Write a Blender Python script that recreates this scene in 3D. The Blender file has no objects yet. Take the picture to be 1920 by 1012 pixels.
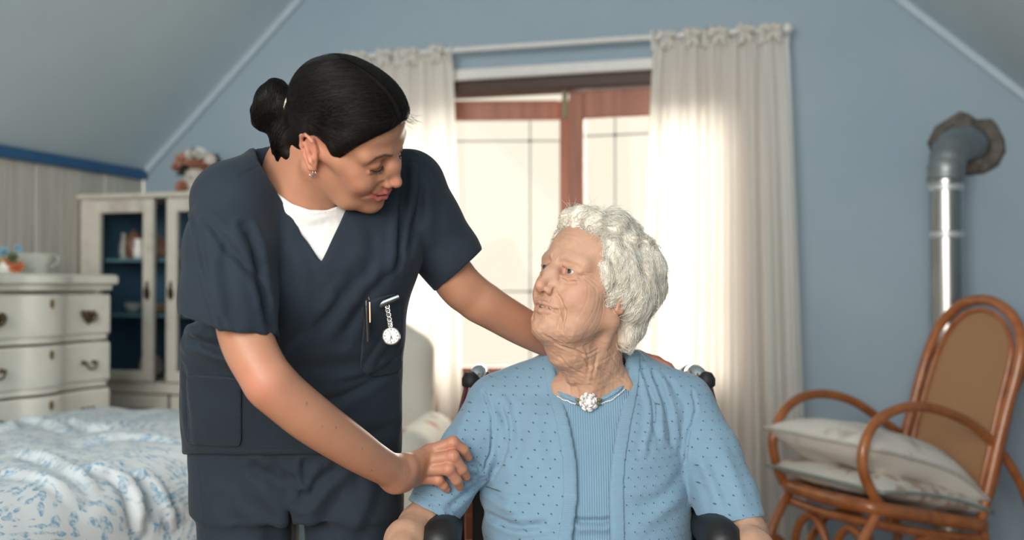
import bpy, math, random
import numpy as np
from mathutils import Vector, Matrix
rng = np.random.default_rng(7)
random.seed(7)
SC = bpy.context.scene
COL = SC.collection
# ------------------------------------------------------------------ camera, world, sun, lights, exposure
FPX = 2000.0
PITCH = math.atan(34 / FPX)
CAMP = np.array([0.0, 0.0, 1.13])
RCAM = np.array([[1, 0, 0], [0, math.cos(PITCH), -math.sin(PITCH)], [0, math.sin(PITCH), math.cos(PITCH)]])
camd = bpy.data.cameras.new('camera')
cam = bpy.data.objects.new('camera', camd)
COL.objects.link(cam)
cam.location = CAMP
cam.rotation_euler = (math.pi / 2 + PITCH, 0, 0)
camd.sensor_width = 36.0
camd.lens = 36.0 * FPX / 1920.0
camd.clip_start = 0.05
camd.dof.use_dof = True
camd.dof.focus_distance = 1.82
camd.dof.aperture_fstop = 2.3
SC.camera = cam
SC.view_settings.view_transform = 'Standard'
SC.view_settings.look = 'None'
SC.view_settings.gamma = 1.0
SC.view_settings.use_curve_mapping = False
SC.view_settings.exposure = 0.0
W = bpy.data.worlds.new('overcast_sky')
SC.world = W
W.use_nodes = True
W.node_tree.nodes['Background'].inputs[0].default_value = (1.0, 0.92, 0.75, 1)
W.node_tree.nodes['Background'].inputs[1].default_value = 1.02


def lamp(name, kind, loc, target, energy, col, size=1.0, size_y=None, angle=None):
    d = bpy.data.lights.new(name, kind)
    d.energy = energy
    d.color = col
    if kind == 'AREA':
        d.shape = 'RECTANGLE'
        d.size = size
        d.size_y = size_y or size
    if kind == 'SUN':
        d.angle = angle
    o = bpy.data.objects.new(name, d)
    COL.objects.link(o)
    o.location = loc
    o.rotation_euler = (Vector(target) - Vector(loc)).to_track_quat('-Z', 'Y').to_euler()
    return o


# soft sun behind thin cloud, coming in through the glazed doors of the gable wall
lamp('sun', 'SUN', (1.7, 8.0, 3.0), (0.1, 1.9, 1.25), 9.0, (1.0, 0.91, 0.78), angle=math.radians(55))
# added rear fill lamp for an assumed, unbuilt window, and an added side fill lamp
lamp('fill_light_rear', 'AREA', (-1.0, -1.6, 2.1), (0.0, 2.2, 1.15), 175, (1.0, 0.95, 0.89), 2.6, 1.7)
lamp('fill_light_side', 'AREA', (2.6, 0.4, 1.9), (0.3, 2.6, 1.1), 72, (1.0, 0.95, 0.89), 1.4, 1.6)


# ------------------------------------------------------------------ helpers: view geometry
def ray(px, py):
    return RCAM @ np.array([(px - 960) / FPX, 1.0, -(py - 506) / FPX])


def at(px, py, y):
    r = ray(px, py)
    return CAMP + r * (y / r[1])


def v3(p):
    return np.array(p, dtype=float)


# ------------------------------------------------------------------ helpers: objects
def tag(o, label=None, cat=None, group=None, kind=None):
    if label: o['label'] = label
    if cat: o['category'] = cat
    if group: o['group'] = group
    if kind: o['kind'] = kind
    return o


def empty(name, loc=(0, 0, 0), label=None, cat=None, group=None, rz=0):
    o = bpy.data.objects.new(name, None)
    COL.objects.link(o)
    o.location = loc
    o.rotation_euler = (0, 0, rz)
    o.empty_display_size = 0.05
    return tag(o, label, cat, group)


def obj_np(name, V, Q, mat, parent=None, smooth=True, col=None, world=True):
    """mesh from numpy arrays; V given in world space when world is set and the parent has been placed"""
    V = np.asarray(V, dtype=np.float64)
    if parent is not None and world:
        M = np.array(parent_matrix(parent).inverted())
        V = V @ M[:3, :3].T + M[:3, 3]
    me = bpy.data.meshes.new(name)
    Q = np.asarray(Q, dtype=np.int32)
    n = Q.shape[1]
    me.vertices.add(len(V))
    me.vertices.foreach_set('co', V.astype(np.float32).ravel())
    me.loops.add(Q.size)
    me.loops.foreach_set('vertex_index', Q.ravel())
    me.polygons.add(len(Q))
    me.polygons.foreach_set('loop_start', np.arange(0, Q.size, n, dtype=np.int32))
    me.update(calc_edges=True)
    me.validate()
    if smooth:
        me.polygons.foreach_set('use_smooth', np.ones(len(me.polygons), dtype=bool))
    if col is not None:
        at_ = me.color_attributes.new('tint', 'FLOAT_COLOR', 'POINT')
        c = np.ones((len(V), 4), dtype=np.float32)
        c[:, :3] = col
        at_.data.foreach_set('color', c.ravel())
    if mat is not None:
        me.materials.append(mat)
    o = bpy.data.objects.new(name, me)
    COL.objects.link(o)
    if parent is not None:
        o.parent = parent
    return o


def parent_matrix(o):
    M = o.matrix_basis.copy()
    while o.parent is not None:
        o = o.parent
        M = o.matrix_basis @ M
    return M


class MB:
    """collects verts and faces for one mesh object"""

    def __init__(s):
        s.v = []
        s.f = []

    def add(s, V, Fs):
        n = len(s.v)
        s.v += [tuple(map(float, p)) for p in V]
        s.f += [tuple(i + n for i in f) for f in Fs]
        return s

    def box(s, c, size, R=None, bev=0.0):
        c = v3(c)
        h = v3(size) / 2
        R = np.eye(3) if R is None else R
        if bev <= 0:
            P = [c + R @ (h * np.array(q)) for q in ((-1, -1, -1), (1, -1, -1), (1, 1, -1), (-1, 1, -1), (-1, -1, 1), (1, -1, 1), (1, 1, 1), (-1, 1, 1))]
            return s.add(P, [(0, 3, 2, 1), (4, 5, 6, 7), (0, 1, 5, 4), (1, 2, 6, 5), (2, 3, 7, 6), (3, 0, 4, 7)])
        b = min(bev, h.min() * 0.95)
        P = []
        for z, ins in ((-h[2], b), (-h[2] + b, 0), (h[2] - b, 0), (h[2], b)):
            x, y = h[0] - ins, h[1] - ins
            bb = b * 0.6
            for q in ((-x + bb, -y), (x - bb, -y), (x, -y + bb), (x, y - bb), (x - bb, y), (-x + bb, y), (-x, y - bb), (-x, -y + bb)):
                P.append(c + R @ np.array([q[0], q[1], z]))
        Fs = [tuple(range(7, -1, -1)), tuple(range(24, 32))]
        for k in range(3):
            for i in range(8):
                j = (i + 1) % 8
                Fs.append((k * 8 + i, k * 8 + j, k * 8 + 8 + j, k * 8 + 8 + i))
        return s.add(P, Fs)

    def tube(s, pts, r, n=10, closed=False, cap=True, flat=None):
        """round tube along pts; r scalar or list; flat=(vector, factor) squashes along a direction"""
        pts = [v3(p) for p in pts]
        m = len(pts)
        rr = [r] * m if np.isscalar(r) else list(r)
        T = []
        for i in range(m):
            a = pts[i - 1] if (closed or i > 0) else pts[i]
            b = pts[(i + 1) % m] if (closed or i < m - 1) else pts[i]
            t = b - a
            T.append(t / (np.linalg.norm(t) + 1e-12))
        u = np.cross(T[0], [0.0, 0.0, 1.0])
        if np.linalg.norm(u) < 1e-3:
            u = np.cross(T[0], [1.0, 0.0, 0.0])
        u /= np.linalg.norm(u)
        V = []
        for i in range(m):
            u = u - T[i] * np.dot(u, T[i])
            u /= np.linalg.norm(u) + 1e-12
            w = np.cross(T[i], u)
            for k in range(n):
                a = 2 * math.pi * k / n
                d = (math.cos(a) * u + math.sin(a) * w) * rr[i]
                if flat is not None:
                    fv = v3(flat[0])
                    d = d - fv * np.dot(d, fv) * (1 - flat[1])
                V.append(pts[i] + d)
        Fs = []
        for i in range(m if closed else m - 1):
            j = (i + 1) % m
            for k in range(n):
                l = (k + 1) % n
                Fs.append((i * n + k, i * n + l, j * n + l, j * n + k))
        if cap and not closed:
            Fs.append(tuple(range(n - 1, -1, -1)))
            Fs.append(tuple((m - 1) * n + k for k in range(n)))
        return s.add(V, Fs)

    def lathe(s, prof, c=(0, 0, 0), n=24, R=None, close_top=True):
        """prof: list of (radius, height)"""
        c = v3(c)
        R = np.eye(3) if R is None else R
        V = []
        for r, z in prof:
            for k in range(n):
                a = 2 * math.pi * k / n
                V.append(c + R @ np.array([r * math.cos(a), r * math.sin(a), z]))
        Fs = []
        for i in range(len(prof) - 1):
            for k in range(n):
                l = (k + 1) % n
                Fs.append((i * n + k, i * n + l, (i + 1) * n + l, (i + 1) * n + k))
        if close_top:
            Fs.append(tuple(range(n - 1, -1, -1)))
            Fs.append(tuple((len(prof) - 1) * n + k for k in range(n)))
        return s.add(V, Fs)

    def prism(s, poly, o, u, v, w, depth):
        """extruded polygon: poly in (u,v) axes from o, thickness along w"""
        o, u, v, w = v3(o), v3(u), v3(v), v3(w)
        n = len(poly)
        A = [o + u * a + v * b for a, b in poly]
        B = [p + w * depth for p in A]
        Fs = [tuple(range(n)), tuple(range(2 * n - 1, n - 1, -1))]
        for i in range(n):
            j = (i + 1) % n
            Fs.append((i, i + n, j + n, j))
        return s.add(A + B, Fs)

    def grid(s, fn, nu, nv, closed_u=False):
        V = [fn(i / (nu - (0 if closed_u else 1)), j / (nv - 1)) for j in range(nv) for i in range(nu)]
        Fs = []
        for j in range(nv - 1):
            for i in range(nu if closed_u else nu - 1):
                k = (i + 1) % nu
                Fs.append((j * nu + i, j * nu + k, (j + 1) * nu + k, (j + 1) * nu + i))
        return s.add(V, Fs)

    def build(s, name, mat, parent=None, smooth=False, auto=None):
        V = np.array(s.v)
        if parent is not None:
            M = np.array(parent_matrix(parent).inverted())
            V = V @ M[:3, :3].T + M[:3, 3]
        me = bpy.data.meshes.new(name)
        me.from_pydata(V.tolist(), [], s.f)
        me.update()
        if smooth:
            me.polygons.foreach_set('use_smooth', np.ones(len(me.polygons), dtype=bool))
            if auto:
                me.set_sharp_from_angle(angle=math.radians(auto))
        if mat is not None:
            me.materials.append(mat)
        o = bpy.data.objects.new(name, me)
        COL.objects.link(o)
        if parent is not None:
            o.parent = parent
        return o


def spline(pts, n=8, closed=False):
    """Catmull-Rom through points (any dimension)"""
    P = np.array(pts, dtype=float)
    m = len(P)
    out = []
    for i in range(m if closed else m - 1):
        p1, p2 = P[i], P[(i + 1) % m]
        p0 = P[i - 1] if (closed or i > 0) else 2 * p1 - p2
        p3 = P[(i + 2) % m] if (closed or i + 2 < m) else 2 * p2 - p1
        for k in range(n):
            t = k / n
            out.append(0.5 * (2 * p1 + (p2 - p0) * t + (2 * p0 - 5 * p1 + 4 * p2 - p3) * t * t + (3 * p1 - p0 - 3 * p2 + p3) * t ** 3))
    if not closed:
        out.append(P[-1])
    return np.array(out)


# ------------------------------------------------------------------ helpers: materials
def srgb(r, g, b):
    f = lambda c: (c / 255 / 12.92) if c / 255 <= 0.04045 else ((c / 255 + 0.055) / 1.055) ** 2.4
    return (f(r), f(g), f(b), 1.0)


class NT:
    def __init__(s, name):
        s.m = bpy.data.materials.new(name)
        s.m.use_nodes = True
        s.t = s.m.node_tree
        s.b = s.t.nodes['Principled BSDF']

    def n(s, kind, **kw):
        x = s.t.nodes.new(kind)
        for k, v in kw.items():
            if k.startswith('i_'):
                key = k[2:]
                x.inputs[int(key) if key.isdigit() else key].default_value = v
            else:
                setattr(x, k, v)
        return x

    def l(s, a, b):
        s.t.links.new(a, b)
        return s

    def set(s, **kw):
        for k, v in kw.items():
            s.b.inputs[k.replace('_', ' ')].default_value = v
        return s

    def coords(s, scale=(1, 1, 1), rot=(0, 0, 0)):
        tc = s.n('ShaderNodeTexCoord')
        mp = s.n('ShaderNodeMapping')
        mp.inputs['Scale'].default_value = scale
        mp.inputs['Rotation'].default_value = rot
        s.l(tc.outputs['Object'], mp.inputs[0])
        return mp.outputs[0]

    def noise(s, scale, detail=4, vec=None, rough=0.55):
        x = s.n('ShaderNodeTexNoise')
        x.inputs['Scale'].default_value = scale
        x.inputs['Detail'].default_value = detail
        x.inputs['Roughness'].default_value = rough
        s.l(vec if vec is not None else s.coords(), x.inputs['Vector'])
        return x.outputs['Fac']

    def ramp(s, fac, stops):
        x = s.n('ShaderNodeValToRGB')
        e = x.color_ramp.elements
        while len(e) < len(stops):
            e.new(0.5)
        for i, (p, c) in enumerate(stops):
            e[i].position = p
            e[i].color = c if len(c) == 4 else (*c, 1)
        s.l(fac, x.inputs[0])
        return x.outputs[0]

    def mix(s, fac, a, b, mode='MIX'):
        x = s.n('ShaderNodeMix', data_type='RGBA', blend_type=mode)
        for sock, v in ((x.inputs[0], fac), (x.inputs[6], a), (x.inputs[7], b)):
            if hasattr(v, 'is_linked'):
                s.l(v, sock)
            else:
                sock.default_value = v
        return x.outputs[2]

    def math(s, op, a, b=None, c=None):
        x = s.n('ShaderNodeMath', operation=op)
        for i, v in enumerate((a, b, c)):
            if v is None: continue
            if hasattr(v, 'is_linked'):
                s.l(v, x.inputs[i])
            else:
                x.inputs[i].default_value = v
        return x.outputs[0]

    def bump(s, height, strength=0.3, dist=0.002):
        x = s.n('ShaderNodeBump')
        x.inputs['Strength'].default_value = strength
        x.inputs['Distance'].default_value = dist
        s.l(height, x.inputs['Height'])
        s.l(x.outputs[0], s.b.inputs['Normal'])
        return s


def plain(name, col, rough=0.5, metal=0.0, var=0.06, nscale=30, bump=0.0, bdist=0.001, **kw):
    """procedural material: base colour with slight noise variation"""
    t = NT(name)
    f = t.noise(nscale, 5)
    c = np.array(col[:3])
    lo = tuple(np.clip(c * (1 - var * 2), 0, 1)) + (1,)
    hi = tuple(np.clip(c * (1 + var * 2), 0, 1)) + (1,)
    t.l(t.ramp(f, [(0.3, lo), (0.7, hi)]), t.b.inputs['Base Color'])
    t.set(Roughness=rough, Metallic=metal)
    for k, v in kw.items():
        t.b.inputs[k.replace('_', ' ')].default_value = v
    if bump:
        t.bump(f, bump, bdist)
    return t.m


# ------------------------------------------------------------------ helpers: implicit surfaces (smooth unions meshed by surface nets)
class XF:
    def __init__(s, R=None, t=(0, 0, 0), k=1.0):
        s.R = np.eye(3) if R is None else np.asarray(R, float)
        s.t = v3(t)
        s.k = k

    def w(s, p):
        return s.t + s.k * (np.asarray(p, float) @ s.R.T)

    def inv(s, P):
        return (np.asarray(P, float) - s.t) @ s.R / s.k


IDX = XF()


def frame_z(d, up=(0, -1, 0)):
    """rotation whose local z is d, local y near up"""
    z = v3(d) / np.linalg.norm(d)
    x = np.cross(up, z)
    x /= np.linalg.norm(x)
    return np.stack([x, np.cross(z, x), z], 1)


def axis_rng(lo, hi, h, fine=()):
    """grid coordinates from lo to hi with step h, and finer steps inside each (a,b,step)"""
    xs = [lo]
    while xs[-1] < hi:
        x = xs[-1]
        st = h
        for a, b, f in fine:
            if a <= x < b:
                st = min(st, f)
            elif x < a < x + st:
                st = max(f, (a - x) + 1e-6)
        xs.append(x + st)
    return np.array(xs)


class Field:
    def __init__(s, xs, ys, zs):
        s.ax = [np.asarray(a, np.float32) for a in (xs, ys, zs)]
        s.d = np.full([len(a) for a in s.ax], 1.0, np.float32)

    def _sl(s, lo, hi):
        out = []
        for a, l, h in zip(s.ax, lo, hi):
            i = max(0, int(np.searchsorted(a, l)) - 1)
            j = min(len(a), int(np.searchsorted(a, h)) + 2)
            if j - i < 2:
                return None
            out.append(slice(i, j))
        return tuple(out)

    def pts(s, sl, xf):
        x = (s.ax[0][sl[0]] - xf.t[0])[:, None, None]
        y = (s.ax[1][sl[1]] - xf.t[1])[None, :, None]
        z = (s.ax[2][sl[2]] - xf.t[2])[None, None, :]
        R = (xf.R / xf.k).astype(np.float32)
        return [x * R[0, i] + y * R[1, i] + z * R[2, i] for i in range(3)]

    def op(s, prim, k=0.01, mode='add', xf=IDX):
        fn, lo, hi = prim
        m = k + 0.012
        lo, hi = v3(lo) - m, v3(hi) + m
        cs = np.array([[(lo, hi)[i][0], (lo, hi)[j][1], (lo, hi)[l][2]] for i in (0, 1) for j in (0, 1) for l in (0, 1)])
        Wc = xf.w(cs)
        sl = s._sl(Wc.min(0), Wc.max(0))
        if sl is None: return s
        x, y, z = s.pts(sl, xf)
        b = (fn(x, y, z) * xf.k).astype(np.float32)
        a = s.d[sl]
        k = max(k * xf.k, 1e-6)
        if mode == 'add':
            h = np.clip(0.5 + 0.5 * (a - b) / k, 0, 1)
            s.d[sl] = a + (b - a) * h - k * h * (1 - h)
        elif mode == 'sub':
            h = np.clip(0.5 - 0.5 * (a + b) / k, 0, 1)
            s.d[sl] = a + (-b - a) * h + k * h * (1 - h)
        return s

    def add(s, prim, k=0.01, xf=IDX):
        return s.op(prim, k, 'add', xf)

    def sub(s, prim, k=0.006, xf=IDX):
        return s.op(prim, k, 'sub', xf)

    def cut(s, fn):
        """keep only where fn(x,y,z)<0 (world)"""
        x, y, z = s.pts((slice(None),) * 3, IDX)
        s.d = np.maximum(s.d, fn(x, y, z).astype(np.float32))
        return s

    def sample(s, P):
        out = []
        ijk, fr = [], []
        for a, c in zip(s.ax, P.T):
            i = np.clip(np.searchsorted(a, c) - 1, 0, len(a) - 2)
            ijk.append(i)
            fr.append(np.clip((c - a[i]) / (a[i + 1] - a[i]), 0, 1))
        r = 0
        for i in (0, 1):
            for j in (0, 1):
                for k in (0, 1):
                    w = (fr[0] if i else 1 - fr[0]) * (fr[1] if j else 1 - fr[1]) * (fr[2] if k else 1 - fr[2])
                    r = r + w * s.d[ijk[0] + i, ijk[1] + j, ijk[2] + k]
        return r

    def grad(s, P, e=0.002):
        g = np.stack([s.sample(P + e * np.eye(3)[i]) - s.sample(P - e * np.eye(3)[i]) for i in range(3)], 1)
        return g / (np.linalg.norm(g, axis=1, keepdims=True) + 1e-9)

    def snap(s, P, off=0.0, it=3):
        for _ in range(it):
            P = P - s.grad(P) * (s.sample(P) - off)[:, None]
        return P

    def mesh(s, relax=1):
        d = s.d
        S = d < 0
        nx, ny, nz = d.shape
        cnt = np.zeros((nx - 1, ny - 1, nz - 1), np.int8)
        for i in (0, 1):
            for j in (0, 1):
                for k in (0, 1):
                    cnt += S[i:nx - 1 + i, j:ny - 1 + j, k:nz - 1 + k]
        act = (cnt > 0) & (cnt < 8)
        I, J, K = np.nonzero(act)
        nv = len(I)
        idx = np.full(act.shape, -1, np.int32)
        idx[I, J, K] = np.arange(nv)
        acc = np.zeros((nv, 3), np.float64)
        num = np.zeros(nv)
        X, Y, Z = [a.astype(np.float64) for a in s.ax]
        corners = [(i, j, k) for i in (0, 1) for j in (0, 1) for k in (0, 1)]
        for a in corners:
            for ax in range(3):
                if a[ax] == 1: continue
                b = list(a)
                b[ax] = 1
                da = d[I + a[0], J + a[1], K + a[2]]
                db = d[I + b[0], J + b[1], K + b[2]]
                m = (da < 0) != (db < 0)
                t = np.where(m, da / np.where(m, da - db, 1), 0).astype(np.float64)
                pa = np.stack([X[I + a[0]], Y[J + a[1]], Z[K + a[2]]], 1)
                pb = np.stack([X[I + b[0]], Y[J + b[1]], Z[K + b[2]]], 1)
                acc += np.where(m[:, None], pa + (pb - pa) * t[:, None], 0)
                num += m
        V = acc / num[:, None]
        Q = []
        # edges along x
        for ax in range(3):
            o1, o2 = [(1, 2), (2, 0), (0, 1)][ax]
            sa = [slice(1, -1)] * 3
            sb = [slice(1, -1)] * 3
            sa[ax] = slice(0, -1)
            sb[ax] = slice(1, None)
            A, B = S[tuple(sa)], S[tuple(sb)]
            e = np.nonzero(A != B)
            base = [e[0] + 1, e[1] + 1, e[2] + 1]
            base[ax] = e[ax]
            q = []
            for (p, r) in ((-1, -1), (0, -1), (0, 0), (-1, 0)):
                c = [base[0].copy(), base[1].copy(), base[2].copy()]
                c[o1] = c[o1] + p
                c[o2] = c[o2] + r
                q.append(idx[c[0], c[1], c[2]])
            q = np.stack(q, 1)
            fl = ~A[e]
            q[fl] = q[fl][:, ::-1]
            Q.append(q)
        Q = np.concatenate(Q)
        Q = Q[(Q >= 0).all(1)]
        for _ in range(relax):
            s2 = np.zeros_like(V)
            c2 = np.zeros(nv)
            for i in range(4):
                a, b = Q[:, i], Q[:, (i + 1) % 4]
                for ax in range(3):
                    s2[:, ax] += np.bincount(a, V[b, ax], nv) + np.bincount(b, V[a, ax], nv)
                c2 += np.bincount(a, minlength=nv) + np.bincount(b, minlength=nv)
            V = 0.5 * V + 0.5 * s2 / np.maximum(c2, 1)[:, None]
        return V, Q


def P_cap(a, b, ra, rb=None):
    a, b = v3(a), v3(b)
    rb = ra if rb is None else rb
    ab = b - a
    L2 = max(float(ab @ ab), 1e-12)

    def fn(x, y, z):
        px, py, pz = x - a[0], y - a[1], z - a[2]
        t = np.clip((px * ab[0] + py * ab[1] + pz * ab[2]) / L2, 0, 1)
        return np.sqrt((px - t * ab[0]) ** 2 + (py - t * ab[1]) ** 2 + (pz - t * ab[2]) ** 2) - (ra + (rb - ra) * t)
    m = max(ra, rb)
    return fn, np.minimum(a, b) - m, np.maximum(a, b) + m


def P_ell(c, r, R=None):
    c, r = v3(c), v3(r)
    R = np.eye(3) if R is None else np.asarray(R)
    r2 = r * r

    def fn(x, y, z):
        px, py, pz = x - c[0], y - c[1], z - c[2]
        q = [px * R[0, i] + py * R[1, i] + pz * R[2, i] for i in range(3)]
        k0 = np.sqrt((q[0] / r[0]) ** 2 + (q[1] / r[1]) ** 2 + (q[2] / r[2]) ** 2)
        k1 = np.sqrt((q[0] / r2[0]) ** 2 + (q[1] / r2[1]) ** 2 + (q[2] / r2[2]) ** 2)
        return k0 * (k0 - 1) / np.maximum(k1, 1e-6)
    m = np.sqrt((R ** 2) @ (r ** 2))
    return fn, c - m, c + m


def P_sph(c, r):
    return P_cap(c, c, r)


def P_box(c, h, R=None, rd=0.0):
    c, h = v3(c), v3(h)
    R = np.eye(3) if R is None else np.asarray(R)

    def fn(x, y, z):
        px, py, pz = x - c[0], y - c[1], z - c[2]
        q = [np.abs(px * R[0, i] + py * R[1, i] + pz * R[2, i]) - (h[i] - rd) for i in range(3)]
        o = np.sqrt(sum(np.maximum(a, 0) ** 2 for a in q))
        return o + np.minimum(np.maximum(np.maximum(q[0], q[1]), q[2]), 0) - rd
    m = np.abs(R) @ h
    return fn, c - m, c + m


def P_loft(axis, secs, n=60):
    """axis: unit vector; secs: list of (centre, right half vector, front half vector [, power]); sections ordered along axis"""
    w = v3(axis) / np.linalg.norm(axis)
    C = spline([s_[0] for s_ in secs], 10)
    A = spline([s_[1] for s_ in secs], 10)
    B = spline([s_[2] for s_ in secs], 10)
    T = C @ w
    la, lb = np.linalg.norm(A, axis=1), np.linalg.norm(B, axis=1)
    A, B = A / la[:, None] ** 2, B / lb[:, None] ** 2
    mr = np.minimum(la, lb)

    def fn(x, y, z):
        t = x * w[0] + y * w[1] + z * w[2]
        tt = np.clip(t, T[0], T[-1])
        ip = lambda arr: np.interp(tt, T, arr).astype(np.float32)
        px, py, pz = x - ip(C[:, 0]), y - ip(C[:, 1]), z - ip(C[:, 2])
        over = t - tt
        u = px * ip(A[:, 0]) + py * ip(A[:, 1]) + pz * ip(A[:, 2])
        v = px * ip(B[:, 0]) + py * ip(B[:, 1]) + pz * ip(B[:, 2])
        r = (np.abs(u) ** 2.3 + np.abs(v) ** 2.3) ** (1 / 2.3)
        dd = (r - 1) * ip(mr)
        return np.where(over == 0, dd, np.maximum(dd, np.abs(over)))
    m = np.maximum(la, lb)[:, None]
    return fn, (C - m).min(0), (C + m).max(0)


def chain(f, pts, k, xf=IDX, mode='add'):
    """pts: list of (point, radius)"""
    for (a, ra), (b, rb) in zip(pts[:-1], pts[1:]):
        f.op(P_cap(a, b, ra, rb), k, mode, xf)


def limb(f, pts, k=0.008, n=6):
    """smoothly tapering limb through (point, radius) stations"""
    P = spline([[*p, r] for p, r in pts], n)
    chain(f, [(q[:3], q[3]) for q in P], k)


def strands_mesh(lines, r0, r1, sides=3):
    """many polylines (n,m,3) as thin tapered tubes -> V,Q"""
    L = np.asarray(lines)
    n, m, _ = L.shape
    T = np.gradient(L, axis=1)
    T /= np.linalg.norm(T, axis=2, keepdims=True) + 1e-9
    ref = rng.normal(size=(n, 1, 3))
    U = np.cross(T, ref)
    U /= np.linalg.norm(U, axis=2, keepdims=True) + 1e-9
    Wv = np.cross(T, U)
    rad = (r0 + (r1 - r0) * np.linspace(0, 1, m) ** 2)[None, :, None]
    rings = [L + rad * (math.cos(a) * U + math.sin(a) * Wv) for a in np.arange(sides) * 2 * math.pi / sides]
    V = np.stack(rings, 2).reshape(-1, 3)
    i, j, k = np.meshgrid(np.arange(n), np.arange(m - 1), np.arange(sides), indexing='ij')
    ix = lambda a, b, c: (a * m + b) * sides + c % sides
    Q = np.stack([ix(i, j, k), ix(i, j, k + 1), ix(i, j + 1, k + 1), ix(i, j + 1, k)], -1).reshape(-1, 4)
    return V, Q


def eul(a, b, c):
    ca, sa, cb, sb, cc, sc = math.cos(a), math.sin(a), math.cos(b), math.sin(b), math.cos(c), math.sin(c)
    Z = np.array([[ca, -sa, 0], [sa, ca, 0], [0, 0, 1]])
    X = np.array([[1, 0, 0], [0, cb, -sb], [0, sb, cb]])
    Y = np.array([[cc, 0, sc], [0, 1, 0], [-sc, 0, cc]])
    return Z @ X @ Y


def sstep(a, b, x):
    t = np.clip((x - a) / (b - a), 0, 1)
    return t * t * (3 - 2 * t)


def vnoise(P, scale, seed=0):
    """cheap smooth value noise in [-1,1] as a sum of rotated sines"""
    r = np.random.default_rng(seed)
    out = np.zeros(len(P))
    for i in range(7):
        dvec = r.normal(size=3)
        dvec /= np.linalg.norm(dvec)
        out += np.sin(P @ dvec * scale * r.uniform(0.6, 1.7) + r.uniform(0, 6.28))
    return out / 4.0


def seg_dist(P, pts):
    out = np.full(len(P), 9.0)
    for a, b in zip(pts[:-1], pts[1:]):
        a, b = v3(a), v3(b)
        ab = b - a
        t = np.clip((P - a) @ ab / max(ab @ ab, 1e-12), 0, 1)
        out = np.minimum(out, np.linalg.norm(P - a - t[:, None] * ab, axis=1))
    return out


def vnormals(V, Q):
    n = np.cross(V[Q[:, 2]] - V[Q[:, 0]], V[Q[:, 3]] - V[Q[:, 1]])
    N = np.zeros_like(V)
    for ax in range(3):
        for i in range(4):
            N[:, ax] += np.bincount(Q[:, i], n[:, ax], len(V))
    return N / (np.linalg.norm(N, axis=1, keepdims=True) + 1e-15)


def crease(V, Q, lines, width, depth, snap=True, N=None, ridge=0.35):
    """press soft grooves (depth>0) or ridges (depth<0) along polylines given near the surface"""
    N = vnormals(V, Q) if N is None else N
    V = V.copy()
    for L in lines:
        L = np.asarray(L, float)
        lo, hi = L.min(0) - width * 5 - 0.02, L.max(0) + width * 5 + 0.02
        m = np.nonzero(((V > lo) & (V < hi)).all(1))[0]
        if len(m) == 0: continue
        P = V[m]
        if snap:
            L = np.array([P[((P - p) ** 2).sum(1).argmin()] for p in L])
        d = seg_dist(P, L)
        e = np.minimum(np.linalg.norm(P - L[0], axis=1), np.linalg.norm(P - L[-1], axis=1))
        fade = sstep(0, max(width * 2.5, 1e-4), e)
        prof = np.exp(-(d / width) ** 2) - ridge * np.exp(-((d - 2.0 * width) / width) ** 2)
        V[m] = P - N[m] * (depth * prof * (0.25 + 0.75 * fade))[:, None]
    return V


def project(P):
    q = (np.asarray(P) - CAMP) @ RCAM
    return np.stack([960 + FPX * q[:, 0] / q[:, 1], 506 - FPX * q[:, 2] / q[:, 1], q[:, 1]], 1)


class Surf:
    """finds surface points of a mesh under given view points, so that folds can be drawn where they lie on it"""

    def __init__(s, V, Q):
        s.V, s.Q = V, Q
        s.N = vnormals(V, Q)
        s.p = project(V)
        s.front = ((V - CAMP) * s.N).sum(1) < 0

    def hit(s, px, py, r=7):
        d2 = (s.p[:, 0] - px) ** 2 + (s.p[:, 1] - py) ** 2
        m = np.nonzero(s.front & (d2 < r * r))[0]
        if len(m) == 0:
            m = np.nonzero(s.front)[0]
            return s.V[m[d2[m].argmin()]]
        dm = s.p[m, 2].min()
        m = m[s.p[m, 2] < dm + 0.02]
        return s.V[m[d2[m].argmin()]]

    def line(s, pts, n=6):
        return np.array([s.hit(*p) for p in spline(pts, n)])


def in_poly(px, py, poly):
    poly = np.asarray(poly, float)
    c = np.zeros(px.shape, bool)
    for (x0, y0), (x1, y1) in zip(poly, np.roll(poly, -1, 0)):
        if y0 == y1: continue
        c ^= ((y0 > py) != (y1 > py)) & (px < (x1 - x0) * (py - y0) / (y1 - y0) + x0)
    return c


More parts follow.
